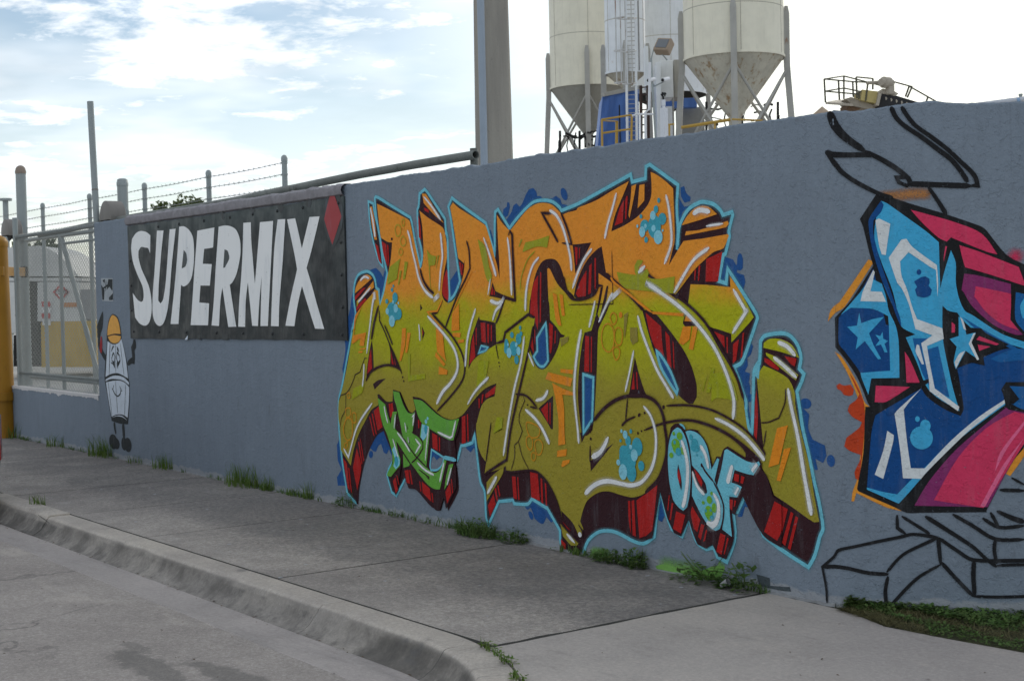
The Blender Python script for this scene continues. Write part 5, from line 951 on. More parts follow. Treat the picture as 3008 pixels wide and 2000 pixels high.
P PK 5 star_pink - -4.031 0.988 -3.987 0.978 -3.902 0.964 -3.988 0.833 -4.073 0.695 -4.18 0.517 -4.412 0.551 -4.296 0.762 -4.162 0.908
P PK2 6 star_pink - -3.987 0.943 -3.987 0.923 -4.065 0.812 -4.125 0.694 -4.098 0.791
P PK2 6 star_pink - -3.988 0.861 -4.073 0.716 -4.173 0.521 -4.196 0.524 -4.086 0.729
Z PK 1 star_spray 0.1 -4.061 1.754 -3.978 1.721
S BK 6 rock_lines 0.0443,0.0295 -4.892 2.487 -4.86 2.414 -4.813 2.355 -4.718 2.281
S BK 6 rock_lines 0.0295,0.0236 -4.919 2.289 -4.862 2.27 -4.718 2.263 -4.678 2.258
S BK 6 rock_lines 0.0236 -4.718 2.281 -4.637 2.235 -4.571 2.19 -4.514 2.139 -4.501 2.111
S BK 6 rock_lines 0.0177 -4.501 2.142 -4.568 2.145 -4.558 2.12 -4.518 2.101 -4.501 2.111
S BK 6 rock_lines 0.0236,0.0207 -4.91 2.288 -4.863 2.225 -4.829 2.181 -4.761 2.129 -4.653 2.068 -4.586 2.045
S BK 6 rock_lines 0.0266 -4.518 2.111 -4.411 2.103 -4.22 2.088
S BK 6 rock_lines 0.0225 -4.59 2.493 -4.567 2.44 -4.527 2.396 -4.448 2.337 -4.369 2.271 -4.31 2.22 -4.265 2.162 -4.233 2.106
S BK 6 rock_lines 0.0207 -4.54 2.49 -4.513 2.444 -4.474 2.393 -4.395 2.33 -4.323 2.268 -4.258 2.2 -4.219 2.16 -4.196 2.125 -4.188 2.087 -4.22 2.088
S BK 6 rock_lines 0.0177,0.0236 -4.418 2.09 -4.379 2.03 -4.334 1.952
Z BR 1 star_spray 0.07 -4.667 2.055 -4.586 2.055 -4.478 2.061 -4.399 2.055
S BK 6 rock_lines 0.0136,0.0186 -4.589 0.475 -4.588 0.41 -4.549 0.381
S BK 6 rock_lines 0.0155 -4.567 0.469 -4.493 0.422 -4.434 0.384
S BK 6 rock_lines 0.0174,0.0136 -4.394 0.367 -4.512 0.38 -4.574 0.365 -4.669 0.343 -4.802 0.31 -4.874 0.291 -4.904 0.254 -4.983 0.191 -4.959 0.087 -4.955 0.011
S BK 6 rock_lines 0.0186,0.0198 -4.983 0.191 -4.868 0.206 -4.735 0.181 -4.634 0.177
S BK 6 rock_lines 0.0149,0.0174 -4.643 0.187 -4.582 0.26 -4.532 0.297 -4.394 0.366
S BK 6 rock_lines 0.0161,0.0198 -4.637 0.167 -4.651 0.088 -4.642 -0.01
S BK 6 rock_lines 0.0136,0.0186 -4.384 0.233 -4.483 0.172 -4.547 0.111 -4.639 0.004
S BK 6 rock_lines 0.0186 -4.853 0.022 -4.788 0.019 -4.712 0.001 -4.639 -0.006
S BK 6 rock_lines 0.0217,0.0174 -4.395 0.366 -4.384 0.233
S BK 6 rock_lines 0.0198 -4.383 0.246 -4.311 0.164 -4.232 0.08
S BK 6 rock_lines 0.0186 -4.394 0.366 -4.309 0.306 -4.23 0.26 -3.994 0.263 -3.639 0.267
S BK 6 rock_lines 0.0217,0.0174 -4.455 0.471 -4.357 0.408 -4.235 0.327 -4.175 0.271 -4.121 0.228
S BK 6 rock_lines 0.0149 -4.121 0.236 -3.994 0.243 -3.698 0.24
S BK 6 rock_lines 0.0217 -4.227 0.257 -4.231 0.18 -4.226 0.08
S BK 6 rock_lines 0.0149 -4.232 0.08 -4.116 0.081 -3.996 0.088 -3.67 0.105 -3.639 0.264
S BK 6 rock_lines 0.0186 -4.325 0.483 -4.234 0.43 -4.125 0.365 -3.993 0.367
S BK 6 rock_lines 0.0174 -4.126 0.362 -4.132 0.311 -4.121 0.244
S BK 6 rock_lines 0.0174 -4.185 0.467 -4.106 0.423 -3.992 0.434
S BK 6 rock_lines 0.0186,0.0149 -4.148 0.496 -4.109 0.423
S BK 6 rock_lines 0.0174,0.0279 -4.118 0.503 -4.052 0.472 -3.992 0.451
S BK 6 rock_lines 0.0174 -4.104 0.606 -3.99 0.604
S BK 6 rock_lines 0.0124 -4.049 0.667 -3.99 0.633
P K3 0 smudge_1 - -11.966 2.411 -11.885 2.414 -11.847 2.375 -11.876 2.336 -11.915 2.353 -11.927 2.385
P K3 0 smudge_2 - -11.367 2.403 -11.304 2.408 -11.244 2.384 -11.294 2.365 -11.343 2.381
P K3 0 smudge_3 - -10.846 2.397 -10.776 2.407 -10.72 2.373 -10.773 2.334 -10.814 2.352
P K3 0 smudge_4 - -10.36 2.387 -10.293 2.414 -10.246 2.401 -10.279 2.346 -10.339 2.36
P K3 0 smudge_5 - -12.502 1.311 -12.429 1.315 -12.444 1.269 -12.513 1.275
P K3 0 smudge_6 - -11.971 1.319 -11.849 1.324 -11.866 1.273 -11.987 1.274
P WF 0 smudge_7 - -12.798 1.266 -12.715 1.309 -12.73 1.266
P BK 2 star_base - -3.907 1.675 -3.767 1.634 -3.546 1.709 -3.356 1.543 -3.394 1.346 -3.501 1.193 -3.446 1.058 -3.597 0.91 -3.738 0.739 -3.903 0.895 -3.934 0.984 -3.929 1.374 -3.928 1.543
P PK 4 star_pink - -3.907 1.648 -3.767 1.607 -3.565 1.669 -3.467 1.579 -3.642 1.523 -3.768 1.553 -3.901 1.583
P DB2 4 star_dark - -3.857 1.527 -3.642 1.496 -3.43 1.565 -3.381 1.531 -3.425 1.366 -3.551 1.207 -3.72 1.29 -3.858 1.414
P SB 5 star_sky - -3.832 1.536 -3.61 1.571 -3.468 1.447 -3.563 1.274 -3.707 1.35 -3.82 1.44
P WH 6 star_white - -3.592 1.53 -3.554 1.536 -3.511 1.448 -3.581 1.328 -3.606 1.342 -3.555 1.449
P PK 4 star_pink - -3.898 1.292 -3.733 1.222 -3.558 1.139 -3.496 1.058 -3.629 0.944 -3.737 0.801 -3.889 0.95
P PU 5 star_purple - -3.898 1.292 -3.733 1.222 -3.558 1.139 -3.633 1.106 -3.772 1.168 -3.899 1.224
S OX 3 star_orange 0.016 -3.546 1.735 -3.331 1.55 -3.37 1.339 -3.476 1.193 -3.422 1.051 -3.585 0.89 -3.738 0.709 -3.903 0.854 -3.989 0.792
'''

# ------------------------------------------------------------------ setting: ground, road, gutter, kerb, sidewalk
def struct(mb, name, mat, parent=None, **k):
    o = mb.build(name, mat, parent, **k)
    if parent is None: o['kind'] = 'structure'
    return o
g = MB(); R = 3000
for a in ((-R, -R), (R, -R), (R, R), (-R, R)): g.vert((a[0], a[1], -.20))
g.face((0, 1, 2, 3)); struct(g, 'ground', M_yard)
g = MB()
for a in ((-120, -14), (9, -14), (9, -2.34), (-120, -2.34)): g.vert((a[0], a[1], -.130))
g.face((0, 1, 2, 3)); struct(g, 'road', M_road)
g = MB()
for a in ((-90, .15), (60, .15), (60, 160), (-90, 160)): g.vert((a[0], a[1], -.012))
g.face((0, 1, 2, 3)); struct(g, 'yard', M_yard)
# kerb path: straight along the wall, then turning towards the side street
RC, XT = 1.75, -5.75
path = []
def kerb_path(s):                 # s<=0 straight, s>0 on the bend ; returns inner point and outward normal
    if s <= 0: return Vector((XT+s, -1.79, 0)), Vector((0, -1, 0)), Vector((1, 0, 0))
    a = s/RC
    if a < pi/2: return Vector((XT+RC*sin(a), -1.79-RC*(1-cos(a)), 0)), Vector((-sin(a), -cos(a), 0)), Vector((cos(a), -sin(a), 0))
    t = s-RC*pi/2; return Vector((XT+RC, -1.79-RC-t, 0)), Vector((-1, 0, 0)), Vector((0, -1, 0))
PROF = [(0, -.02), (0, 0), (.145, .0), (.162, -.003), (.172, -.010), (.178, -.022), (.196, -.055), (.226, -.092), (.268, -.118), (.30, -.1275)]
joints = [-30, -26, -22, -18.4, -15.6, -12.9, -10.05+XT*0-XT*0]
def world_s(x): return x-XT
kj = [world_s(x) for x in (-40, -34, -28, -23, -18.6, -15.2, -12.6, -10.98, -6.72)] + [.72, 2.0, 3.4, 5.2]
kroot = empty('kerb', (XT, -1.79, 0)); kroot['kind'] = 'structure'
groot = empty('gutter', (XT, -2.1, 0)); groot['kind'] = 'structure'
for i in range(len(kj)-1):
    a, b = kj[i]+.002, kj[i+1]-.002; n = max(2, int((b-a)/.07)) if b > -8 else 12
    mb = MB(); rows = []; dz = (random.uniform(-.006, .006) if i < 5 else .012 if i == 6 else 0)
    for k in range(n+1):
        s = a+(b-a)*k/n; p, nn, tt = kerb_path(s); row = []
        for j, (o_, z) in enumerate(PROF):
            w = .004*noise.noise((s*2.3, j*.2, 0))+.0025*noise.noise((s*11, j*.7, 5)) if 1 < j < 8 else 0
            chip = (max(0, noise.noise((s*1.7, 3.3, 0))-.30)*.06+max(0, noise.noise((s*7.3, 1.3, 0))-.38)*.05) if j in (3, 4, 5) else 0
            q = p+nn*(o_+w-chip*.5); row.append(mb.vert((q.x, q.y, z+w-chip+(dz if j < 7 else dz*.3))))
        rows.append(row)
    for k in range(n):
        for j in range(len(PROF)-1): mb.face((rows[k][j], rows[k+1][j], rows[k+1][j+1], rows[k][j+1]))
    for rw, fl in ((rows[0], 1), (rows[-1], -1)):
        v0, v1 = mb.v[rw[0]], mb.v[rw[-1]]; e = [mb.vert((v1[0], v1[1], -.19)), mb.vert((v0[0], v0[1], -.19))]
        pts_ = rw+e; mb_ok = [Vector((sqrt((mb.v[q][0]-v0[0])**2+(mb.v[q][1]-v0[1])**2), mb.v[q][2], 0)) for q in pts_]
        for t in tessellate_polygon([mb_ok]): mb.face([pts_[q] for q in t][::fl])
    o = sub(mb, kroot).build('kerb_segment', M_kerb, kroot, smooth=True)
    mb = MB(); prev = None
    for k in range(n+1):
        s = a-.004+(b-a+.008)*k/n; p, nn, tt = kerb_path(s); row = []
        for o_, z in ((.293, -.1275), (.42, -.1265), (.55+.012*noise.noise((s*1.5, 0, 0)), -.126), (.56, -.14)):
            q = p+nn*o_; row.append(mb.vert((q.x, q.y, z)))
        if prev:
            for j in range(3): mb.face((prev[j], row[j], row[j+1], prev[j+1]))
        prev = row
    sub(mb, groot).build('gutter_segment', M_gutter, groot, smooth=True)
# leaf litter line where the kerb meets the gutter
sroot = empty('sidewalk', (-10, -.9, 0)); sroot['kind'] = 'structure'
mb = MB()
for q in ((-60, -1.80, -.0015), (-5.3, -1.80, -.0015), (-4.6, .3, -.0015), (-60, .3, -.0015)): mb.vert(q)
mb.face((0, 1, 2, 3)); sub(mb, sroot).build('bedding', M_joint, sroot)
SJ = [-40, -38.5, -37, -35.5, -34, -32.5, -31, -29.5, -28, -26.5, -25, -23.5, -22, -20.5, -19, -17.7, -16.6, -15.35, -13.9, -12.45, -10.96, -9.52, -7.55, -5.385]
for i in range(len(SJ)-1):
    mb = MB(); x0, x1 = SJ[i]+.007, SJ[i+1]-(.014 if i == len(SJ)-2 else .007); tilt = random.uniform(-.001, .001); dz = random.uniform(.001, .003)
    if i == len(SJ)-2: dz = .001; tilt = 0
    y0, y1 = -1.770, -.015
    nx, ny = (30, 26) if x0 > -12 else (10, 8); ix = []
    for a in range(nx+1):
        r = []
        for b in range(ny+1):
            x = x0+(x1-x0)*a/nx; y = y0+(y1-y0)*b/ny
            edge = .0018 if a in (0, nx) or b == 0 else 0
            if b == 0: y += .006*noise.noise((x*5, 2, 0))
            if a == nx and i == len(SJ)-2: x += .016*noise.noise((y*5, 8, 0))+.006*noise.noise((y*31, 2, 0))
            r.append(mb.vert((x, y, dz+tilt*(a/nx-.5)-edge+.0006*noise.noise((x*2, y*2, 0)))))
        ix.append(r)
    for a in range(nx):
        for b in range(ny): mb.face((ix[a][b], ix[a+1][b], ix[a+1][b+1], ix[a][b+1]))
    rim = [ix[a][0] for a in range(nx+1)]+[ix[nx][b] for b in range(1, ny+1)]+[ix[a][ny] for a in range(nx-1, -1, -1)]+[ix[0][b] for b in range(ny-1, 0, -1)]
    low = [mb.vert((mb.v[q][0], mb.v[q][1], -.012)) for q in rim]
    for k in range(len(rim)): mb.face((rim[k], low[k], low[(k+1) % len(rim)], rim[(k+1) % len(rim)]))
    sub(mb, sroot).build('paving_slab', M_walk, sroot, smooth=True)
# pale corner apron, bounded by the kerb bend and the weedy verge
VE = [(-4.87, -.035), (-4.70, -.075), (-4.46, -.165), (-4.12, -.150), (-3.75, -.115), (-3.2, -.02), (-2.4, .2), (-1, .75), (3, 2.6)]
aroot = empty('corner_pavement', (-4, -1, 0)); aroot['kind'] = 'structure'
mb = MB(); pts = [(-5.366+.014*noise.noise((y*4, 8, 0)), y) for y in [-.012-1.76*k/24 for k in range(25)]]
s = world_s(-5.38)+.0
while s < RC*pi/2+9:
    p, nn, tt = kerb_path(s); q = p-nn*.012; pts.append((q.x, q.y)); s += .08 if s < 3 else .8
pts += [(6, -12.5), (6, 2.6+1.2)]
pts += [(x, y) for x, y in VE[::-1]]
base = [mb.vert((x, y, .0)) for x, y in pts]
for t in tessellate_polygon([[Vector((x, y, 0)) for x, y in pts]]): mb.face([base[i] for i in t])
low = [mb.vert((x, y, -.05)) for x, y in pts]
for k in range(len(pts)): mb.face((base[k], low[k], low[(k+1) % len(pts)], base[(k+1) % len(pts)]))
sub(mb, aroot).build('paving_slab', M_apron, aroot)
# soil of the verge
A2 = radians(38); XC = -4.87; D2 = Vector((cos(A2), sin(A2), 0)); N2 = Vector((sin(A2), -cos(A2), 0))
mb = MB(); pts = VE+[(XC+9*D2.x, 9*D2.y+.1), (XC, .1)]
b_ = [mb.vert((x, y, -.004)) for x, y in pts]
for t in tessellate_polygon([[Vector((x, y, 0)) for x, y in pts]]): mb.face([b_[i] for i in t])
struct(mb, 'verge_soil', M_dirt)

# ------------------------------------------------------------------ the painted boundary wall
WH_ = 2.49
wroot = empty('boundary_wall', (-10, 0, 0), 'long grey rendered wall with orange and olive graffiti letters and a blue star mural', 'wall')
def wtop(u): return WH_+.010*noise.noise((u*2.1, 0, 0))+.014*max(0, noise.noise((u*9, 4, 0)))-.035*max(0, noise.noise((u*3.7, 9, 0))-.38)+.004*noise.noise((u*40, 0, 3))
def top2(u): return wtop(u)+(.03*math.exp(-((u+4.45)/.2)**2) - .01)
def wall_strip(pt, nrm, u0, u1, topf, thick=.2, step=.02, endcap=True):
    mb = MB(); n = int((u1-u0)/step); prev = None
    for i in range(n+1):
        u = u0+(u1-u0)*i/n; p = pt(u); h = topf(u); q = p-nrm*thick
        r1 = .006+.004*noise.noise((u*13, 1, 1)); hb = h+.008*noise.noise((u*8, 7, 7))
        row = [mb.vert((p.x, p.y, -.03)), mb.vert((p.x, p.y, h-r1*1.5)), mb.vert((p.x-nrm.x*r1, p.y-nrm.y*r1, h)), mb.vert(((p.x+q.x)/2, (p.y+q.y)/2, h+.006*noise.noise((u*17, 0, 0)))), mb.vert((q.x, q.y, hb)), mb.vert((q.x, q.y, -.03))]
        if prev:
            for j in range(5): mb.face((prev[j], row[j], row[j+1], prev[j+1]))
        else: mb.face(row)
        prev = row
    mb.face(prev[::-1]); return mb
sub(wall_strip(lambda u: Vector((u, 0, 0)), Vector((0, -1, 0)), -15.11, XC, wtop), wroot).build('wall_section', M_wall, wroot)
n2 = Vector((sin(A2), -cos(A2), 0))
sub(wall_strip(lambda u: Vector((XC, 0, 0))+D2*(u-XC), n2, XC+.0, XC+7, top2), wroot).build('wall_section', M_wall, wroot)
# lumpy pale render band along the top over the banner
mb = MB(); prev = None; n = 300
for i in range(n+1):
    u = -14.16+(4.42)*i/n; h = wtop(u); a = .010+.006*noise.noise((u*6, 0, 0)); row = []
    for y, z in ((-.0006, 2.405+.006*noise.noise((u*7, 2, 0))), (-.018-a, 2.418), (-.026-a, 2.45), (-.020-a, h-.008), (.0, h+.012), (.05, h+.013), (.12, h+.004)):
        row.append(mb.vert((u, y+.004*noise.noise((u*30, z*30, 0)), z+.003*noise.noise((u*25, z*9, 4)))))
    if prev:
        for j in range(6): mb.face((prev[j], row[j], row[j+1], prev[j+1]))
    prev = row
sub(mb, wroot).build('render_band', M_coping, wroot, smooth=True)
# crumbly mortar strip along the foot
mb = MB(); prev = None; n = 700
for i in range(n+1):
    u = -15.1+(10.2)*i/n; w = .018+.022*noise.noise((u*1.3, 5, 0))+.012*noise.noise((u*14, 0, 9)); h = .008+.018*noise.noise((u*3, 0, 6))+.008*noise.noise((u*22, 0, 2))
    w = max(.006, w); h = max(.004, h)
    row = [mb.vert((u, -w, -.002)), mb.vert((u, -w*.75, h*.35)), mb.vert((u, -.006, h)), mb.vert((u, .002, h+.004))]
    if prev:
        for j in range(3): mb.face((prev[j], row[j], row[j+1], prev[j+1]))
    prev = row
M_mortar = mat_plain('crumbling_mortar', (.27, .275, .28), .95, var=.6, sc=13)
sub(mb, wroot).build('mortar_fillet', M_mortar, wroot, smooth=True)

# ------------------------------------------------------------------ paint on the wall
COL = dict(M=A(46, 24, 31), R=A(152, 28, 28), L=A(98, 168, 194), B=A(30, 72, 132), T=A(55, 140, 165), b=A(118, 178, 203), G=A(137, 140, 36), G2=A(137, 142, 26), O=A(220, 122, 32),
 OL=A(126, 116, 52), W=A(198, 202, 212), g=A(88, 146, 58), g2=A(98, 152, 48), G3=A(140, 144, 38), GR=A(165, 140, 40), OR2=A(178, 124, 30), WALL=WALLC, K=A(40, 44, 48), K2=A(50, 56, 60), K3=A(42, 46, 50),
 RB=A(132, 38, 46), OF=A(196, 146, 76), WF=A(176, 186, 206), WS=A(140, 147, 160), OX=A(196, 130, 48), RD=A(166, 58, 30), BK=A(26, 27, 31), DB=A(18, 64, 124), DB2=A(24, 84, 146), SB=A(58, 148, 198),
 WH=A(188, 194, 206), PK=A(182, 50, 88), PK2=A(205, 92, 134), PU=A(116, 42, 96), DG=A(62, 70, 78), LG=A(98, 168, 194), GS=A(104, 148, 78), BR=A(150, 104, 66))
def fold(u, h, off):
    if u <= XC: return Vector((u, -off, h))
    p = Vector((XC, 0, 0))+D2*(u-XC); return Vector((p.x+n2.x*off, p.y+n2.y*off, h))
def smooth_poly(P, closed, lim=.80):
    n = len(P); out = []
    def corner(i):
        if not closed and i in (0, n-1): return True
        a = (P[i]-P[i-1]); b = (P[(i+1) % n]-P[i])
        if a.length < 1e-6 or b.length < 1e-6: return True
        return a.normalized().dot(b.normalized()) < lim
    cs = [corner(i) for i in range(n)]
    for i in range(n if closed else n-1):
        p1, p2 = P[i], P[(i+1) % n]; L = (p2-p1).length
        p0 = P[i-1] if not cs[i] else p1-(p2-p1)*.5
        p3 = P[(i+2) % n] if not cs[(i+1) % n] else p2+(p2-p1)*.5
        if cs[i] and cs[(i+1) % n]: out.append(p1); continue
        k = 4 if L > .03 else 2
        t1 = (p2-p0)*.5; t2 = (p3-p1)*.5
        if t1.length > L: t1 *= L/t1.length
        if t2.length > L: t2 *= L/t2.length
        for j in range(k):
            t = j/k; out.append(p1*(2*t**3-3*t*t+1)+t1*(t**3-2*t*t+t)+p2*(-2*t**3+3*t*t)+t2*(t**3-t*t))
    if not closed: out.append(P[-1])
    return out
LAYER, BASE0 = .0008, .0012
class Mural:
    def __init__(s): s.parts = {}; s.k = 0
    def mb(s, part, soft): return s.parts.setdefault((part, soft), MB())
    def poly(s, P, c, lay, part, kind='paint'):
        P = smooth_poly(P, True); s.k += 1; off = BASE0+lay*LAYER+(s.k % 60)*6e-6
        segs = [P]
        if min(p.x for p in P) < XC < max(p.x for p in P):          # split where the wall turns
            segs = [clip(P, XC, -1), clip(P, XC, 1)]
        for Q in segs:
            if len(Q) < 3: continue
            mb = s.mb(part, kind); m_ = sum(q.x for q in Q)/len(Q)
            sgn = -1 if m_ < XC else 1
            ix = [mb.vert(fold(min(q.x, XC) if sgn < 0 else max(q.x, XC+1e-5), q.y, off), c+(1,)) for q in Q]
            for t in tessellate_polygon([[Vector((q.x, q.y, 0)) for q in Q]]): mb.face([ix[i] for i in t])
    def stroke(s, P, c, lay, part, w0, w1, closed=False, soft=False, amt=1.):
        s.k += 1; off = BASE0+lay*LAYER+(s.k % 60)*6e-6
        P = smooth_poly(P, closed, -.6 if closed and part == 'accents' else .80); Q = []
        for i in range(len(P)-(0 if closed else 1)):
            a, b = P[i], P[(i+1) % len(P)]; L = (b-a).length
            if L < 1e-5: continue
            k = max(1, int(L/(.03 if a.x < XC-.3 else .02)))
            for j in range(k): Q.append(a+(b-a)*j/k)
        Q.append(P[0] if closed else P[-1]); n = len(Q)
        if n < 2: return
        mb = s.mb(part, 'soft' if soft else 'paint'); rows = []
        tot = sum((Q[i+1]-Q[i]).length for i in range(n-1)); acc = 0
        for i in range(n):
            if closed and i in (0, n-1): a, b = Q[-2], Q[1]
            else: a, b = Q[max(0, i-1)], Q[min(n-1, i+1)]
            p = Q[i]; d1 = (p-a); d2 = (b-p)
            d1 = d1.normalized() if d1.length > 1e-7 else d2.normalized(); d2 = d2.normalized() if d2.length > 1e-7 else d1
            n1 = Vector((-d1.y, d1.x)); nn_ = Vector((-d2.y, d2.x)); m_ = n1+nn_
            m_ = m_.normalized() if m_.length > .3 else n1
            k = 1/max(.55, m_.dot(n1))
            if i: acc += (Q[i]-Q[i-1]).length
            t = acc/max(tot, 1e-6); w = (w0+(w1-w0)*t)*(1+.10*noise.noise((p.x*9, p.y*9, s.k*.37)))
            if not closed and not soft:                    # rounded ends
                e = min(acc, tot-acc)/(w*.5); 
                if e < 1: w *= .45+.55*sqrt(max(0, e))
            o2 = off+i*1.5e-6
            if soft:
                e = min(1, min(acc, tot-acc)/(w*.5)+.0) if n > 2 else 1
                al = max(.0, min(1, e*1.2))*amt
                cols = [c+(0,), c+(al*.45,), c+(al,), c+(al*.45,), c+(0,)]
                rows.append([mb.vert(fold(p.x+m_.x*k*w*x, p.y+m_.y*k*w*x, o2), cc) for x, cc in zip((-.5, -.28, 0, .28, .5), cols)])
            else:
                rows.append([mb.vert(fold(p.x+m_.x*k*w*x, p.y+m_.y*k*w*x, o2), c+(1,)) for x in (-.5, .5)])
        for i in range(n-1):
            for j in range(len(rows[0])-1): mb.face((rows[i][j], rows[i+1][j], rows[i+1][j+1], rows[i][j+1]))
    def ell(s, u, h, ru, rh, rot, c, lay, part):
        r = radians(rot); n = 28; P = [Vector((u+ru*cos(2*pi*k/n)*cos(r)+rh*sin(2*pi*k/n)*sin(r), h-ru*cos(2*pi*k/n)*sin(r)*0+rh*sin(2*pi*k/n)*cos(r))) for k in range(n)]
        s.poly(P, c, lay, part)
def clip(P, x, sgn):
    out = []
    for i in range(len(P)):
        a, b = P[i], P[(i+1) % len(P)]; ia, ib = (a.x-x)*sgn >= 0, (b.x-x)*sgn >= 0
        if ia: out.append(a)
        if ia != ib: out.append(a+(b-a)*((x-a.x)/(b.x-a.x)))
    return out
mu = Mural(); banner_items = []; sticker_items = []
for ln in DATA.strip().split('\n'):
    f = ln.split(); typ, col, lay, part = f[0], f[1], int(f[2]), f[3]
    w = [] if f[4] == '-' else [float(x) for x in f[4].split(',')]; v = [float(x) for x in f[5:]]
    if part.startswith('letter_') or part.startswith('smudge') or part in ('banner_paint', 'diamond'): banner_items.append((typ, col, lay, part, w, v)); continue
    if part == 'sticker': sticker_items.append((typ, col, lay, part, w, v)); continue
    if typ == 'E': mu.ell(*v, COL[col], lay, part); continue
    P = [Vector((v[i], v[i+1])) for i in range(0, len(v), 2)]
    if typ == 'P':
        if col == 'Y': mu.poly(P, (1, 1, 1), lay, part, 'face')
        else: mu.poly(P, COL[col], lay, part)
    else:
        w0 = w[0]; w1 = w[-1]
        if typ != 'Z' and part in ('outline', 'lines', 'highlights', 'green_letters_hi', 'blue_letters_hi'):
            mu.stroke(P, COL[col], lay-.4, part, w0*2.1+.006, w1*2.1+.006, typ == 'C', True, .42)
        mu.stroke(P, COL[col], lay, part, w0, w1, typ == 'C', typ == 'Z')
NAMES = dict(splash='blue_paint_splash', splash2='blue_paint_gap', outline='light_blue_outline', shadow='dark_letter_shadow', letters='graffiti_lettering', stripes='red_stripe_paint', lines='dark_brush_line',
 accents='colour_accent_paint', bubbles='turquoise_paint_bubble', highlights='white_highlight_paint', green_letters='green_lettering', green_letters_shadow='green_lettering_shadow', green_letters_lines='green_lettering_line', green_letters_hi='green_lettering_highlight',
 blue_letters='pale_blue_lettering', blue_letters_shadow='pale_blue_lettering_shadow', blue_letters_lines='pale_blue_lettering_line', blue_letters_hi='pale_blue_lettering_highlight', spray='sprayed_patch',
 fig_line='cartoon_figure_outline', fig_red='cartoon_figure_bag', fig_helmet='cartoon_figure_helmet', fig_body='cartoon_figure_body', star_orange='orange_paint_edge', star_red='red_paint_splash', star_base='black_mural_outline',
 star_dark='dark_blue_paint', star_sky='sky_blue_paint', star_white='white_mural_highlight', star_pink='pink_paint', star_purple='purple_paint', star_spray='sprayed_haze', rock_lines='black_line_drawing')
for (part, kind), mb in mu.parts.items():
    nm = NAMES[part]+('_mist' if kind == 'soft' else '_fade' if kind == 'face' and False else '')
    sub(mb, wroot).build(nm, {'paint': M_paint, 'soft': M_soft, 'face': M_face}[kind], wroot, color=True)

# ------------------------------------------------------------------ banner screwed on the wall
broot = empty('banner', (-11.94, -.012, 1.29), 'black painted banner with big white capital letters and a red diamond', 'banner')
def ban(u, h):                      # surface of the banner, slightly wavy
    e = min(1, max(0, (u+14.14)/.15), max(0, (-9.74-u)/.15))
    return -.014-.005*noise.noise((u*1.9, h*1.3, 0))-.003*abs(noise.noise((u*6, h*2, 4)))
mb = MB(); nu, nh = 150, 36; ix = []
for i in range(nu+1):
    r = []
    for j in range(nh+1):
        u = -14.14+4.40*i/nu; t = j/nh
        top = 2.405+.01*(1-abs(cos(u*6.5)))*0-.008*abs(sin(u*5.2)); bot = 1.262+(u+14.14)/4.4*.028+.006*abs(sin(u*5.2+.5))
        h = bot+(top-bot)*t; r.append(mb.vert((u+.004*noise.noise((h*6, i*9. if i in (0, nu) else 0, 0)), ban(u, h), h)))
    ix.append(r)
for i in range(nu):
    for j in range(nh): mb.face((ix[i][j], ix[i+1][j], ix[i+1][j+1], ix[i][j+1]))
rim = [ix[i][0] for i in range(nu+1)]+[ix[nu][j] for j in range(1, nh+1)]+[ix[i][nh] for i in range(nu-1, -1, -1)]+[ix[0][j] for j in range(nh-1, 0, -1)]
low = [mb.vert((mb.v[q][0], -.0005, mb.v[q][2])) for q in rim]
for k in range(len(rim)): mb.face((rim[k], low[k], low[(k+1) % len(rim)], rim[(k+1) % len(rim)]))
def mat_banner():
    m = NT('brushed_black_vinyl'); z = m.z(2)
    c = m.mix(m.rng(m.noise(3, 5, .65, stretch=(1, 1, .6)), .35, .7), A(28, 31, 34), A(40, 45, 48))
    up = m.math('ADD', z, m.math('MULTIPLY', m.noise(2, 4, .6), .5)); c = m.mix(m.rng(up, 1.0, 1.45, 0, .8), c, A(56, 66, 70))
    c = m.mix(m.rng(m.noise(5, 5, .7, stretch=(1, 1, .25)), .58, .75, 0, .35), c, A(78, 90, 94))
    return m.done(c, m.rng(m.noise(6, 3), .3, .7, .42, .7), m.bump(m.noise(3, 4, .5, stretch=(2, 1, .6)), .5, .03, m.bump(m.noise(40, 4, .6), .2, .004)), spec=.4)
M_banner = mat_banner()
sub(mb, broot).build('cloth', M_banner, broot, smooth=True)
def mat_bpaint():
    m = NT('banner_letter_paint'); at_ = m.n('ShaderNodeAttribute'); at_.attribute_name = 'Col'
    c = m.mix(m.rng(m.noise(5, 5, .6, stretch=(1.5, 1, .4)), .5, .75, 0, .22), at_.outputs[0], A(110, 126, 148))
    c = m.mix(m.rng(m.noise(28, 3, .6), .66, .72, 0, .35), c, (.06, .06, .07)); return m.done(c, .55, m.bump(m.noise(8, 4, .5), .25, .01), spec=.4)
M_bp = mat_bpaint(); bparts = {}
for typ, col, lay, part, w, v in banner_items:
    P = [Vector((v[i], v[i+1])) for i in range(0, len(v), 2)]; P = smooth_poly(P, True, .72)
    mb = bparts.setdefault(part, MB())
    # cut to a fine grid so that the letter follows the cloth: triangulate, then lift each vertex
    tri = tessellate_polygon([[Vector((q.x, q.y, 0)) for q in P]])
    ixs = [mb.vert((q.x, ban(q.x, q.y)-.0016-lay*.0008, q.y), COL[col]+(1,)) for q in P]
    for t in tri: mb.face([ixs[i] for i in t])
cnt = 0
for part, mb in bparts.items():
    nm = 'letter' if part.startswith('letter_') else 'dark_smudge' if part.startswith('smudge') else {'diamond': 'red_diamond', 'banner_paint': 'diamond_border'}[part]
    o = sub(mb, broot).build(nm, M_bp, broot, color=True)
    if nm == 'letter': o['label'] = 'white painted letter '+part[-1].upper()
M_screw = mat_plain('dark_screw', (.035, .038, .04), .5)
sc = None; k = 0
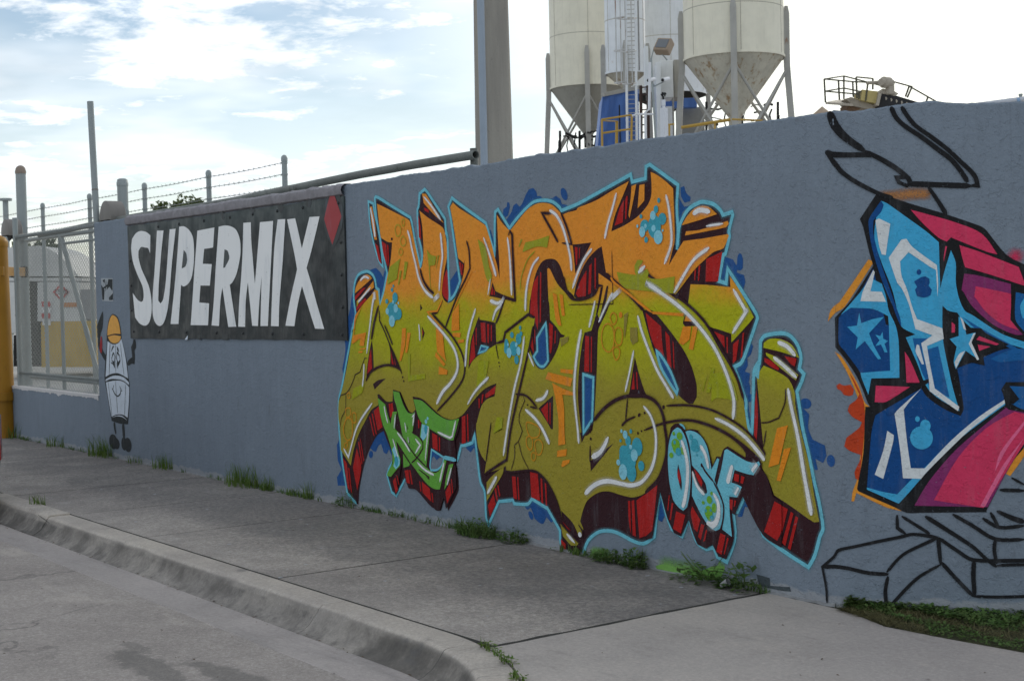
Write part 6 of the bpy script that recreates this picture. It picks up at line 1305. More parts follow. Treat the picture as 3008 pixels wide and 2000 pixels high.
def screw(u, h):
    global sc
    mb = MB(); mb.lathe((0, 0, 0), [(.0005, -.009), (.009, -.007), (.013, -.002), (.014, .004)], 10, Matrix.Rotation(pi/2, 4, 'X') @ Matrix.Scale(-1, 4, (0, 0, 1)))
    if sc is None: o = mb.build('screw', M_screw, broot); sc = o
    else: o = sc.copy(); S.collection.objects.link(o); o.parent = broot
    o.location = Vector((u, ban(u, h)-.002, h))-Vector(broot['_loc'])
for u in (-13.35, -12.85, -12.3, -11.75, -11.3, -10.85, -10.4, -9.82): screw(u, 2.355)
for u in (-14.05, -13.4, -12.75, -12.1, -11.55, -11.0, -10.45, -9.82): screw(u, 1.335)
for h in (1.55, 1.8, 2.05): screw(-14.09, h); screw(-9.80, h)
# small torn sticker
k0 = None
stroot = empty('sticker', (-15.0, -.002, 1.80), 'small torn black and white scribbled sticker beside the banner', 'sticker')
m2 = Mural()
for typ, col, lay, part, w, v in sticker_items:
    if typ == 'E': m2.ell(*v, COL[col], lay, 'p%d' % lay); continue
    P = [Vector((v[i], v[i+1])) for i in range(0, len(v), 2)]
    if typ == 'P': m2.poly(P, COL[col], lay, 'p%d' % lay)
    else: m2.stroke(P, COL[col], lay, 'p%d' % lay, w[0], w[-1])
for (part, kind), mb in m2.parts.items(): sub(mb, stroot).build({'p1': 'paper', 'p2': 'black_print', 'p3': 'white_print'}[part], M_paint, stroot, color=True)

# ------------------------------------------------------------------ low wall and chain-link fence at the far end
lroot = empty('low_wall', (-16.6, 0, 0), 'low grey painted wall under the chain link fence at the far end', 'wall')
mb = MB(); prev = None; n = 150
for i in range(n+1):
    u = -18.14+3.03*i/n; h = .635+.01*noise.noise((u*3, 3, 3))
    row = [mb.vert((u, -.001, -.03)), mb.vert((u, -.001, h-.01)), mb.vert((u, .012, h)), mb.vert((u, .19, h)), mb.vert((u, .2, -.03))]
    if prev:
        for j in range(4): mb.face((prev[j], row[j], row[j+1], prev[j+1]))
    else: mb.face(row)
    prev = row
mb.face(prev[::-1]); sub(mb, lroot).build('wall_section', M_wall, lroot)
M_whitep = mat_plain('bare_white_render', A(172, 172, 182), .9, var=.2)
mb = MB(); prev = None; n = 300
for i in range(n+1):
    u = -18.13+3.0*i/n; d = .022+.03*max(0, noise.noise((u*4, 3, 1)))+.03*max(0, noise.noise((u*11, 0, 8)))+.01*noise.noise((u*40, 0, 0))
    row = [mb.vert((u, -.004, .632-d)), mb.vert((u, -.006, .640)), mb.vert((u, .09, .643))]
    if prev:
        for j in range(2): mb.face((prev[j], row[j], row[j+1], prev[j+1]))
    prev = row
sub(mb, lroot).build('chipped_top_edge', M_whitep, lroot)
froot = empty('chain_link_fence', (-16.6, .08, .63), 'chain link fence panel of galvanised pipe on the low wall', 'fence')
def pipe(root, name, pts, r, mat=None, n=10, smooth=True):
    mb = MB(); mb.tube(pts, r, n); return sub(mb, root).build(name, mat or M_galv, root, smooth=smooth)
pipe(froot, 'post', [(-18.02, .08, .55), (-18.02, .08, 2.71)], .034)
for z in (.95, 1.5, 1.95, 2.35): pipe(froot, 'tension_band', [(-18.02, .08, z), (-18.02, .08, z+.022)], .04)
pipe(froot, 'top_rail', [(-17.99, .08, 2.47), (-15.15, .08, 2.47)], .022)
pipe(froot, 'bottom_rail', [(-17.99, .08, .80), (-15.12, .08, .80)], .021)
def chain(root, x0, x1, z0, z1, y, r=.0031, cell=.052):
    mb = MB(); nx = int((x1-x0)/cell); nz = int((z1-z0)/(cell*.5))
    for i in range(nx+1):
        for ph in (0,):
            pts = []
            for j in range(nz+1):
                x = x0+cell*(i+(.5 if j % 2 else -.0)); pts.append((min(x1, x), y+(.003 if j % 2 else -.003), z0+(z1-z0)*j/nz))
            mb.tube(pts, r, 3, cap=False)
            if i % 1 == 0:
                pts2 = [(min(x1, x0+cell*(i+(.5 if j % 2 else 1.))), y+(-.003 if j % 2 else .003), z0+(z1-z0)*j/nz) for j in range(nz+1)]; mb.tube(pts2, r, 3, cap=False)
    return sub(mb, root).build('wire_mesh', M_wire, root)
o = chain(froot, -17.98, -15.14, .64, 2.50, .055); o['kind'] = 'stuff'

# ------------------------------------------------------------------ sliding gate with its top track, roller posts
GY = .40
groot2 = empty('sliding_gate', (-14, GY, 0), 'sliding gate of weathered pipe whose top tube runs above the wall', 'gate')
pa, pb = ony(1397, 455, GY), ony(118, 690, GY)
zt = (pa.z+pb.z)/2
mb = MB(); 
pts = [(pa.x+(pb.x-pa.x)*k/12, GY, pa.z+(pb.z-pa.z)*k/12+.012*sin(k*.9)) for k in range(13)]
# open pipe end: outer skin, inner skin
mb.tube(pts, .033, 16, cap=False); b0 = len(mb.v)
inner = [(pts[0][0]-.0, GY, pts[0][2]), (pts[0][0]-.25, GY, pts[0][2])]
mb.tube([Vector(inner[0]), Vector(inner[1])], .026, 16, cap=False)
for k in range(16): mb.face((k, (k+1) % 16, b0+(k+1) % 16, b0+k))
sub(mb, groot2).build('top_tube', M_galvd, groot2, smooth=True)
for z, w in ((2.46, .024), (.72, .024)): pipe(groot2, 'rail', [(-18.6, GY, z), (-15.3, GY, z)], w)
for px in (-17.35, -15.75): pipe(groot2, 'upright', [(px, GY, .2), (px, GY, 2.5)], .024)
for a, b in (((-17.3, 2.46), (-16.15, .72)), ((-15.72, 2.46), (-14.6, .72))): pipe(groot2, 'diagonal_brace', [(a[0], GY, a[1]), (b[0], GY, b[1])], .030)
pipe(groot2, 'rail', [(-17.3, GY, 2.36), (-15.3, GY, 2.36)], .016)
q = ony(1393, 470, GY)
pipe(groot2, 'end_bracket', [(q.x-.10, GY+.07, 2.42), (q.x-.10, GY+.07, pa.z+.06)], .030, M_galvd)
# rusty streak collar near the tube joint
q = ony(853, 551, GY); mb = MB(); mb.tube([(q.x-.10, GY, pa.z+(pb.z-pa.z)*.33), (q.x+.12, GY, pa.z+(pb.z-pa.z)*.31)], .0355, 14)
sub(mb, groot2).build('joint_collar', M_galvd, groot2, smooth=True)

def roller_post(px, top, y, r, label, dome, cover):
    p = ony(px, top, y); root = empty('gate_post', (p.x, y, 0), label, 'post', 'thick roller posts of the sliding gate')
    mb = MB(); mb.tube([(p.x, y, -.01), (p.x, y, p.z-.06)], r, 20); sub(mb, root).build('pipe', M_galv, root, smooth=True)
    prof = [(r*1.07, -.085), (r*1.10, -.05), (r*1.0, -.035)]+([(r*cos(a), -.035+r*.95*sin(a)) for a in (.3, .6, .9, 1.2, 1.45)] if dome else [(r*.95, -.012), (r*.6, .0), (.01, .003)])
    mb = MB(); mb.lathe((p.x, y, p.z), prof, 20, cap=True); sub(mb, root).build('cap', M_cap if dome else M_galv, root, smooth=True)
    cz = zt+.02; c = empty
    for dz in (.075, -.075):
        mb = MB(); mb.tube([(p.x, y, cz+dz-.012), (p.x, y, cz+dz+.012)], r*1.06, 20); sub(mb, root).build('clamp_band', M_galv, root, smooth=True)
    mb = MB(); mb.box((p.x+r, y-.10, cz-.09), (p.x+r+.035, y+.03, cz+.09)); sub(mb, root).build('bracket', M_galv, root)
    # wheel and half-round cover, axle along y
    x0 = p.x+r+.19; mb = MB(); prof = []; n = 18; w0, w1 = GY-.085, GY+.085; rr = .165
    angs = [radians(-18)+radians(216)*k/n for k in range(n+1)]
    for yy, rad in ((w0-.012, rr*.86), (w0, rr), (w1, rr), (w1+.012, rr*.86)):
        prof.append([mb.vert((x0+rad*cos(a), yy, cz+.01+rad*1.02*sin(a))) for a in angs])
    for i in range(3):
        for k in range(n): mb.face((prof[i][k], prof[i][k+1], prof[i+1][k+1], prof[i+1][k]))
    mb.face(prof[0][::-1]); mb.face(prof[3])
    sub(mb, root).build('roller_cover', M_roller, root, smooth=True)
    mb = MB(); mb.lathe((x0, GY, cz), [(.09, -.04), (.11, -.035), (.075, 0), (.11, .035), (.09, .04)], 18, Matrix.Rotation(pi/2, 4, 'X'), cap=True)
    sub(mb, root).build('roller', M_black, root, smooth=True)
    mb = MB(); mb.tube([(p.x+r, y-.03, cz), (x0, GY, cz)], .018, 8); sub(mb, root).build('axle', M_black, root, smooth=True)
roller_post(60, 492, .62, .066, 'tall roller post with a rusty domed cap behind the fence', True, 0)
roller_post(359, 525, .62, .060, 'shorter roller post with a flat cap above the banner corner', False, 0)
# leaning vent pipe behind the corner of the wall
p0 = ony(265, 299, .30); p1 = ony(284, 650, .30); d = (p0-p1)
vr = empty('tall_pipe', (p1.x-d.x/d.z*p1.z, .30, 0), 'tall plain grey pipe leaning beside the left end of the wall', 'pole')
mb = MB(); a = p1-d*(p1.z/d.z); mb.tube([a, p1+d*.22, p0], .036, 14); sub(mb, vr).build('pipe', M_galv, vr, smooth=True)
mb = MB(); q = p1+d*.26; mb.tube([q, q+d*.006], .0385, 14); sub(mb, vr).build('weld_ring', mat_plain('rust_ring', (.16, .09, .06)), vr, smooth=True)

# ------------------------------------------------------------------ barbed wire fence in the yard
bw = empty('barbed_wire_fence', (-16, 1.5, 0), 'three strand barbed wire on capped posts behind the wall', 'fence')
BX = [-21.23, -19.30, -17.37, -15.47, -13.60]
for x in BX:
    mb = MB(); mb.tube([(x, 1.5, 0), (x, 1.5, 3.10)], .029, 12); sub(mb, bw).build('post', M_galv, bw, smooth=True)
    mb = MB(); mb.lathe((x, 1.5, 3.10), [(.034, -.035), (.035, 0), (.028, .02), (.012, .032), (.001, .034)], 12); sub(mb, bw).build('cap', M_galv, bw, smooth=True)
    for z in (3.05, 2.93, 2.80):
        mb = MB(); mb.tube([(x, 1.5, z-.009), (x, 1.5, z+.009)], .0335, 10); sub(mb, bw).build('tie_band', M_galv, bw)
for z in (3.05, 2.93, 2.80):
    mb = MB(); pts = []
    for a, b in zip([-26]+BX[:-1], BX):
        for k in range(12): t = k/12; pts.append((a+(b-a)*t, 1.47, z-.012*sin(pi*t)))
    pts.append((BX[-1], 1.47, z)); mb.tube(pts, .0036, 4, cap=False)
    x = -26
    while x < BX[-1]-.05:
        x += .125; a = random.uniform(0, 6)
        for s_ in (0, 1.6):
            d = Vector((.25, cos(a+s_), sin(a+s_)))*.017; c = Vector((x, 1.47, z-.006)); mb.tube([c-d, c+d], .0022, 3, cap=False)
    sub(mb, bw).build('barbed_strand', M_wire, bw)

# ------------------------------------------------------------------ concrete pole
def mat_pole():
    m = NT('weathered_pole_concrete'); c = m.mix(m.rng(m.noise(2.5, 5, .6, stretch=(3, 3, .25)), .35, .7), (.37, .345, .30), (.29, .27, .24))
    c = m.mix(m.rng(m.noise(3, 6, .7, stretch=(3.5, 3.5, .3)), .56, .70, 0, .75), c, (.12, .12, .125))
    c = m.mix(m.rng(m.noise(30, 4, .7), .6, .75, 0, .4), c, (.1, .1, .1)); return m.done(c, .9, m.bump(m.noise(40, 4, .6), .35, .01), spec=.2)
M_pole = mat_pole(); ZP = 14.0
a0, a1 = at(1388, 0, ZP), at(1493, 0, ZP); c1 = (a0+a1)/2; w1 = (a1-a0).length
b0_, b1_ = at(1395, 470, ZP), at(1509, 470, ZP); c0 = (b0_+b1_)/2; w0 = (b1_-b0_).length
pr = empty('utility_pole', (c0.x, c0.y, 0), 'square tapered concrete pole standing behind the open end of the gate tube', 'pole')
mb = MB(); ang = atan2(fwd.y, fwd.x); 
def polering(z, w):
    # square pole with chamfered corners, seen on the arris
    s_ = w/1.28/2; ch = s_*.20; R_ = Matrix.Rotation(ang+radians(24), 4, 'Z'); cx = c0.lerp(c1, (z-c0.z)/(c1.z-c0.z))
    out = []
    for x, y in ((s_, -s_+ch), (s_, s_-ch), (s_-ch, s_), (-s_+ch, s_), (-s_, s_-ch), (-s_, -s_+ch), (-s_+ch, -s_), (s_-ch, -s_)):
        v = R_ @ Vector((x, y, 0)); out.append(mb.vert((cx.x*0+c0.x+v.x, c0.y+v.y, z)))
    return out
zs = [-.05, 1.5, 3, 4.5, 6, 8, 10.5]; rings = [polering(z, w0+(w1-w0)*(z-c0.z)/(c1.z-c0.z)) for z in zs]
for i in range(len(rings)-1):
    for k in range(8): mb.face((rings[i][k], rings[i][(k+1) % 8], rings[i+1][(k+1) % 8], rings[i+1][k]))
mb.face(rings[0][::-1]); mb.face(rings[-1]); sub(mb, pr).build('shaft', M_pole, pr)
mb = MB(); q = at(1416, 200, ZP-.32); mb.tube([(q.x, q.y, 0), (q.x, q.y, 9.5)], .035, 10); sub(mb, pr).build('conduit', mat_metal('blue_grey_conduit', A(128, 140, 160), 0, .6), pr, smooth=True)

# ------------------------------------------------------------------ yellow post at the far left and its bar
M_yel = mat_metal('worn_yellow_paint', (.38, .18, .012), .45, .5, 0, True, (.10, .035, .015), .45)
q = onz(35, 1284, 0); yr = .17; yx, yy = -18.42, -.10
pr_ = empty('yellow_post', (yx, yy, 0), 'thick yellow painted steel post with rust and a side bar at the left edge', 'post')
def atz(px, y0): return ony(px, 900, y0).x
yx = ony(34, 1284, yy).x-.33
pr_.location = (yx, yy, 0); pr_['_loc'] = (yx, yy, 0)
mb = MB(); mb.tube([(yx, yy, -.01), (yx-.10, yy, 2.42)], .155, 28); sub(mb, pr_).build('pipe', M_yel, pr_, smooth=True)
mb = MB(); mb.lathe((yx-.10, yy, 2.42), [(.162, -.06), (.165, 0), (.14, .05), (.08, .085), (.01, .095)], 28); sub(mb, pr_).build('cap', M_yel, pr_, smooth=True)
e_ = ony(70, 799, .50); s_ = ony(4, 797, yy+.02)
mb = MB(); mb.beam(s_, e_, .05, .115); sub(mb, pr_).build('side_bar', M_yel, pr_, bevel=.006)
mb = MB(); mb.beam(e_+(s_-e_)*.02, e_-(s_-e_).normalized()*.06, .09, .15); sub(mb, pr_).build('rubber_stop', M_black, pr_, bevel=.02)
mb = MB(); mb.tube([(yx, yy, .46), (yx, yy, .56)], .165, 28); sub(mb, pr_).build('collar', M_yel, pr_, smooth=True)

# ------------------------------------------------------------------ parked car, only its rear corner reaches into the picture
M_car = NT('silver_car_paint'); M_car = M_car.done((.42, .43, .46), .25, None, .7)
M_red = NT('red_tail_lamp_glass'); M_red = M_red.done((.35, .008, .012), .12)
M_glass = NT('dark_car_glass'); M_glass = M_glass.done((.02, .025, .03), .08)
M_bump = mat_plain('grey_car_plastic', (.25, .26, .28), .5)
cq = onz(9, 1520, -.13); cx_, cy_ = -11.90, -2.82
car = empty('parked_car', (cx_-2.1, cy_, -.13), 'silver parked car whose rear lamp just enters the left edge', 'car')
def car_body():
    # stations from the rear bumper (x=cx_) forward (towards -x); each a rounded half section mirrored in y
    W = .86; st = [(-.00, .20, .42, .55, .72), (-.06, .18, .74, .92, .82), (-.20, .22, .80, 1.06, .84), (-.55, .20, .84, 1.10, .86), (-1.0, .2, .86, 1.08, .86), (-2.0, .2, .86, 1.02, .86), (-3.0, .2, .86, .98, .86), (-3.6, .22, .84, .90, .84), (-4.1, .3, .74, .80, .80), (-4.25, .40, .6, .66, .62)]
    mb = MB(); rows = []
    for dx, zb, sw, zt_, wt in st:
        w = wt; prof = [(-w*.72, zb), (-w*.96, zb+.10), (-w, (zb+zt_)/2), (-w*.97, zt_-.12), (-w*.86, zt_), (0, zt_+.03), (w*.86, zt_), (w*.97, zt_-.12), (w, (zb+zt_)/2), (w*.96, zb+.10), (w*.72, zb)]
        rows.append([mb.vert((cx_+dx, cy_+y, z-.13)) for y, z in prof])
    for a, b in zip(rows, rows[1:]):
        for k in range(10): mb.face((a[k], a[k+1], b[k+1], b[k]))
        mb.face((a[10], a[0], b[0], b[10]))
    mb.face(rows[0]); mb.face(rows[-1][::-1]); return mb
sub(car_body(), car).build('body', M_car, car, smooth=True, bevel=.01)
mb = MB(); rows = []
for dx, zb, zt_, w0_, w1_ in ((-.30, 1.02, 1.04, .76, .70), (-.75, 1.05, 1.42, .80, .62), (-1.3, 1.04, 1.50, .80, .62), (-2.2, 1.0, 1.48, .80, .62), (-3.1, .97, 1.02, .78, .70)):
    rows.append([mb.vert((cx_+dx, cy_+y, z-.13)) for y, z in ((-w0_, zb), (-w1_, zt_-.05), (-w1_*.8, zt_), (w1_*.8, zt_), (w1_, zt_-.05), (w0_, zb))])
for a, b in zip(rows, rows[1:]):
    for k in range(5): mb.face((a[k], a[k+1], b[k+1], b[k]))
sub(mb, car).build('cabin_glass', M_glass, car, smooth=True)
mb = MB(); mb.box((cx_-1.9, cy_-.52, 1.355), (cx_-.95, cy_+.52, 1.385)); sub(mb, car).build('roof', M_car, car, bevel=.012)
for s_ in (1, -1):
    mb = MB(); rows = []
    for dx, w in ((.018, .66), (-.02, .79), (-.16, .845), (-.34, .865)):
        rows.append([mb.vert((cx_+dx, cy_+s_*(w+.012), z-.13)) for z in (.50, .56, .78, .86)])
    for a, b in zip(rows, rows[1:]):
        for k in range(3): mb.face((a[k], a[k+1], b[k+1], b[k]))
    sub(mb, car).build('tail_light', M_red, car, smooth=True)
    for dx in (-.78, -3.35):
        wc = (cx_+dx, cy_+s_*.78, .18); mb = MB(); mb.lathe(wc, [(.20, -.10), (.30, -.095), (.318, -.06), (.318, .06), (.30, .095), (.20, .10)], 28, Matrix.Rotation(pi/2, 4, 'X'), cap=True)
        wo = sub(mb, car).build('tyre', M_black, car, smooth=True)
        mb = MB(); mb.lathe(wc, [(.04, -.105), (.10, -.09), (.20, -.102), (.20, .102), (.10, .09), (.04, .105)], 20, Matrix.Rotation(pi/2, 4, 'X'), cap=True)
        r_ = sub(mb, car).build('rim', M_car, car, smooth=True)
mb = MB(); mb.box((cx_-.10, cy_-.74, .14), (cx_+.035, cy_+.74, .36)); sub(mb, car).build('bumper', M_bump, car, bevel=.03)
mb = MB(); mb.box((cx_+.035, cy_-.26, .40), (cx_+.045, cy_+.26, .52)); sub(mb, car).build('number_plate', mat_plain('plate', (.6, .6, .6), .5, 0, .05), car)

# ------------------------------------------------------------------ tanker trailer standing in the yard, seen through the fence
ZT = 33.0
def T(px, py, dz=0): return at(px, py, ZT+dz)
M_wht = mat_metal('white_trailer_paint', (.62, .62, .60), 0, .5, 0, True, (.2, .1, .05), .3)
M_yl2 = mat_metal('yellow_trailer_paint', (.52, .34, .05), 0, .5, 0, True, (.2, .1, .05), .35)
M_dark = mat_plain('dark_recess', (.02, .02, .02), .8)
tr = empty('tanker_trailer', tuple(Vector((T(165, 1085).x, T(165, 1085).y, 0))), 'white and yellow bulk trailer with a diamond placard seen through the fence', 'trailer')
def extr(mb, pts, depth=2.4):                     # pts in photo coordinates, given real thickness away from the camera
    f_ = Vector((fwd.x, fwd.y, 0)).normalized()*depth; a = [T(*p) for p in pts]
    i0 = [mb.vert(p) for p in a]; i1 = [mb.vert(p+f_) for p in a]
    for t in tessellate_polygon([a]): mb.face([i0[i] for i in t]); mb.face([i1[i] for i in t][::-1])
    n = len(a)
    for k in range(n): mb.face((i0[k], i1[k], i1[(k+1) % n], i0[(k+1) % n]))
    return mb
hood = [(-40, 812), (-40, 735), (60, 724), (110, 722), (140, 730), (165, 744), (185, 762), (205, 782), (222, 800), (232, 812)]
sub(extr(MB(), hood), tr).build('curved_hood', M_wht, tr)
sub(extr(MB(), [(-40, 816), (240, 816), (240, 826), (-40, 826)], 2.5), tr).build('ledge', M_wht, tr)
sub(extr(MB(), [(110, 828), (236, 828), (236, 944), (110, 944)], 2.3), tr).build('upper_panel', M_wht, tr)
sub(extr(MB(), [(120, 946), (278, 942), (280, 1078), (122, 1078)], 2.3), tr).build('lower_panel', M_yl2, tr)
sub(extr(MB(), [(-40, 828), (84, 828), (84, 978), (-40, 978)], 2.3), tr).build('side_panel', M_wht, tr)
sub(extr(MB(), [(84, 832), (110, 832), (110, 1000), (84, 1000)], 1.2), tr).build('dark_doorway', M_dark, tr)
sub(extr(MB(), [(238, 850), (278, 850), (278, 938), (238, 938)], 1.0), tr).build('ladder_panel', mat_plain('grey_tread', (.3, .3, .3)), tr)
sub(extr(MB(), [(40, 985), (120, 985), (120, 1076), (40, 1076)], 1.0), tr).build('undercarriage', M_dark, tr)
def card(mb, pts, dz=-.03):
    a = [T(p[0], p[1], dz) for p in pts]; ix = [mb.vert(p) for p in a]
    for t in tessellate_polygon([a]): mb.face([ix[i] for i in t])
    return mb
M_sr = mat_plain('red_decal', (.5, .05, .05), .6, 0, .1); M_sw = mat_plain('white_decal', (.75, .75, .75), .6, 0, .05); M_so = mat_plain('orange_decal', (.5, .2, .06), .6, 0, .2); M_bk = mat_plain('black_decal', (.04, .04, .04), .6, 0, .05)
pl = sub(card(MB(), [(178, 834), (203, 858), (179, 884), (155, 858)], -.03), tr).build('diamond_placard', M_sr, tr)
sub(card(MB(), [(178, 842), (194, 858), (179, 877), (163, 858)], -.05), tr).build('placard_field', M_sw, tr)
fc = bpy.data.curves.new('placard_number', 'FONT'); fc.body = '7500'; fc.size = .16; fc.extrude = .002; fc.align_x = 'CENTER'; fc.align_y = 'CENTER'; fc.materials.append(M_bk)
fo = bpy.data.objects.new('placard_number', fc); S.collection.objects.link(fo); bpy.context.view_layer.update(); me_ = bpy.data.meshes.new_from_object(fo); bpy.data.objects.remove(fo); fo = bpy.data.objects.new('placard_number', me_); S.collection.objects.link(fo); fo.parent = tr
fp = T(179, 858, -.07)-Vector(tr['_loc']); fo.matrix_local = Matrix.Translation(fp) @ Matrix.Rotation(atan2(fwd.y, fwd.x)-pi/2, 4, 'Z') @ Matrix.Rotation(pi/2, 4, 'X')
sub(card(MB(), [(176, 889), (234, 889), (234, 901), (176, 902)]), tr).build('orange_label', M_so, tr)
for y0, h_ in ((886, 15), (920, 15)): sub(card(MB(), [(122, y0), (147, y0), (148, y0+h_), (123, y0+h_)]), tr).build('red_notice', M_sr, tr)
for y0 in (905, 941): sub(card(MB(), [(124, y0), (148, y0), (149, y0+14), (125, y0+14)]), tr).build('white_notice', M_sw, tr)

# ------------------------------------------------------------------ silos of the batching plant
M_silo = mat_metal('off_white_silo_paint', (.82, .78, .64), .10, .5, 0, True, (.30, .16, .06), .22)
M_silo2 = mat_metal('cool_white_silo_paint', (.80, .83, .86), .10, .5, 0, True, (.28, .14, .06), .22)
M_cone = mat_metal('rust_stained_cone', (.60, .57, .48), .60, .6, 0, True, (.28, .16, .06), .45)
M_leg = mat_metal('silo_leg_steel', (.42, .41, .38), .30, .6, 0, True, (.26, .12, .05), .35)
M_seam = mat_plain('silo_seam', (.46, .43, .36), .7)  # seams in a darker tone than the barrels
def silo(name, label, cxp, rp, Z, yb, cone_y, legs, leg_top, mat, brace=True, cmat=None, hmul=1.0, ang0=0, bmat=None):
    C0 = at(cxp, yb, Z); r = rp*Z/F_PX; root = empty(name, (C0.x, C0.y, 0), label, 'silo', 'silos of the cement plant')
    c = (C0.x, C0.y, 0); zb = C0.z; zc = at(cxp, cone_y, Z).z; top = zb+7.5*hmul
    mb = MB(); mb.lathe(c, [(r, zb), (r, top)], 64); mb.lathe(c, [(r, top), (r*.1, top+.6)], 64); sub(mb, root).build('barrel', mat, root, smooth=True)
    mb = MB(); mb.lathe(c, [(r*.995, zb+.002), (r*.13, zc), (r*.12, zc-.5)], 48); sub(mb, root).build('cone', cmat or M_cone, root, smooth=True)
    mb = MB(); mb.lathe(c, [(r+.002, zb-.02), (r+.03, zb-.02), (r+.03, zb+.05), (r+.002, zb+.05)], 64); sub(mb, root).build('base_ring', mat, root, smooth=True)
    for z in [zb+(top-zb)*k/5 for k in (1, 2, 3, 4)]:
        mb = MB(); mb.lathe(c, [(r+.001, z-.012), (r+.007, z), (r+.001, z+.012)], 64); sub(mb, root).build('weld_seam', M_seam, root, smooth=True)
    mb = MB()
    for k in range(6):
        a = k*pi/3+.4; p = Vector((c[0]+(r+.002)*cos(a), c[1]+(r+.002)*sin(a), 0)); mb.beam(p+Vector((0, 0, zb)), p+Vector((0, 0, top)), .012, .012)
    sub(mb, root).build('vertical_seam', M_seam, root)
    feet = []
    va = atan2(CAM.y-C0.y, CAM.x-C0.x)
    for k in range(4):
        a = va+ang0+k*pi/2; d = Vector((cos(a), sin(a), 0)); P = Vector(c)+d*(r+.07)
        P0 = Vector((P.x, P.y, zb+leg_top)); P1 = Vector((P.x, P.y, zb-.25)); P2 = Vector(c)+d*(r*1.42); 
        P2 = Vector((P2.x, P2.y, -.0)); M_ = .17
        mb = MB(); w = .19
        t = d.cross(Vector((0, 0, 1)))
        def sect(pt, w_): return [mb.vert(pt+t*sx*w_/2+d*sy*w_/2) for sx, sy in ((-1, -1), (1, -1), (1, 1), (-1, 1))]
        s0 = sect(P0+Vector((0, 0, .12))-d*.0, .10); s0b = sect(P0-Vector((0, 0, .12)), w); s1 = sect(P1, w); s2 = sect(P2, w*1.0)
        for A_, B_ in ((s0, s0b), (s0b, s1), (s1, s2)):
            for j in range(4): mb.face((A_[j], A_[(j+1) % 4], B_[(j+1) % 4], B_[j]))
        mb.face(s0[::-1]); mb.face(s2); sub(mb, root).build('leg', M_leg, root)
        feet.append((P1, P2))
    def onleg(k, z):
        a, b = feet[k % 4]; t = (a.z-z)/(a.z-b.z); return a.lerp(b, t)
    if brace:
        z0 = zb-.35
        while z0 > .5:
            z1 = max(.2, z0-2.9)
            for k in range(4):
                for a, b in ((onleg(k, z0), onleg(k+1, z1)), (onleg(k+1, z0), onleg(k, z1))):
                    mb = MB(); mb.tube([a, b], .045, 6); sub(mb, root).build('cross_brace', M_leg, root, smooth=True)
            z0 = z1
    return root, Vector(c), r, zb
silo('silo', 'rust streaked silo with a full cone, nearest the right end of the group', 2156, 146, 45, 176, 345, 4, 1.45, M_silo)
silo('silo', 'plain beige silo at the left of the group with a grey cone', 1726, 109, 56, 262, 395, 4, 1.3, M_silo, cmat=mat_metal('plain_grey_cone', (.36, .35, .31), .08, .6, 0, True, (.28, .16, .06), .3), hmul=1.3)
silo('silo', 'slim white silo behind the caged ladder', 1838, 59, 50, 218, 262, 4, .9, M_silo2, brace=False, cmat=M_cone, hmul=1.2)
silo('silo', 'broad white silo between the slim one and the rusty cone', 1962, 112, 60, 282, 330, 4, .8, M_silo2, brace=False, cmat=M_dark, hmul=1.5)

# blue tarpaulin enclosure
M_tarp = NT('blue_tarpaulin')
_c = M_tarp.mix(M_tarp.rng(M_tarp.noise(.8, 5, .6, stretch=(2, 2, .5)), .35, .7), (.05, .13, .40), (.08, .19, .52)); M_tarp = M_tarp.done(_c, .45, M_tarp.bump(M_tarp.noise(2.5, 4, .5, stretch=(2, 2, .6)), .8, .08))
def quadsheet(mb, c4, nx=14, ny=14, wob=.05, seed=0):
    ix = []
    for i in range(nx+1):
        r_ = []
        for j in range(ny+1):
            p = c4[0].lerp(c4[1], i/nx).lerp(c4[3].lerp(c4[2], i/nx), j/ny); p = p+Vector((fwd.x, fwd.y, 0))*wob*sin(i*1.3+seed+j*.3)+Vector((0, 0, 1))*0
            r_.append(mb.vert(p))
        ix.append(r_)
    for i in range(nx):
        for j in range(ny): mb.face((ix[i][j], ix[i+1][j], ix[i+1][j+1], ix[i][j+1]))
ZB = 46
tp = [at(1770, 284, ZB), at(1876, 262, ZB+1.2), at(1878, 430, ZB+1.2), at(1755, 440, ZB)]
tb = empty('tarpaulin_enclosure', (tp[3].x, tp[3].y, 0), 'blue tarpaulin enclosure hung under the silos', 'tarpaulin')
mb = MB(); quadsheet(mb, tp, wob=.06); back = [p+Vector((fwd.x, fwd.y, 0))*1.8 for p in tp]; quadsheet(mb, [tp[1], back[1], back[2], tp[2]], 6, 6, .03); quadsheet(mb, [tp[0], back[0], back[3], tp[3]], 6, 6, .03)
sub(mb, tb).build('tarpaulin', M_tarp, tb, smooth=True)
mb = MB(); mb.beam(tp[0]+Vector((0, 0, .05)), tp[1]+Vector((0, 0, .05)), .12, .12); sub(mb, tb).build('top_rail', M_leg, tb)
mb = MB(); s1_ = at(1819, 300, ZB+.4); mb.beam(s1_+Vector((0, 0, -.1)), at(1822, 425, ZB+.4), .03, .03); sub(mb, tb).build('lacing', M_dark, tb)
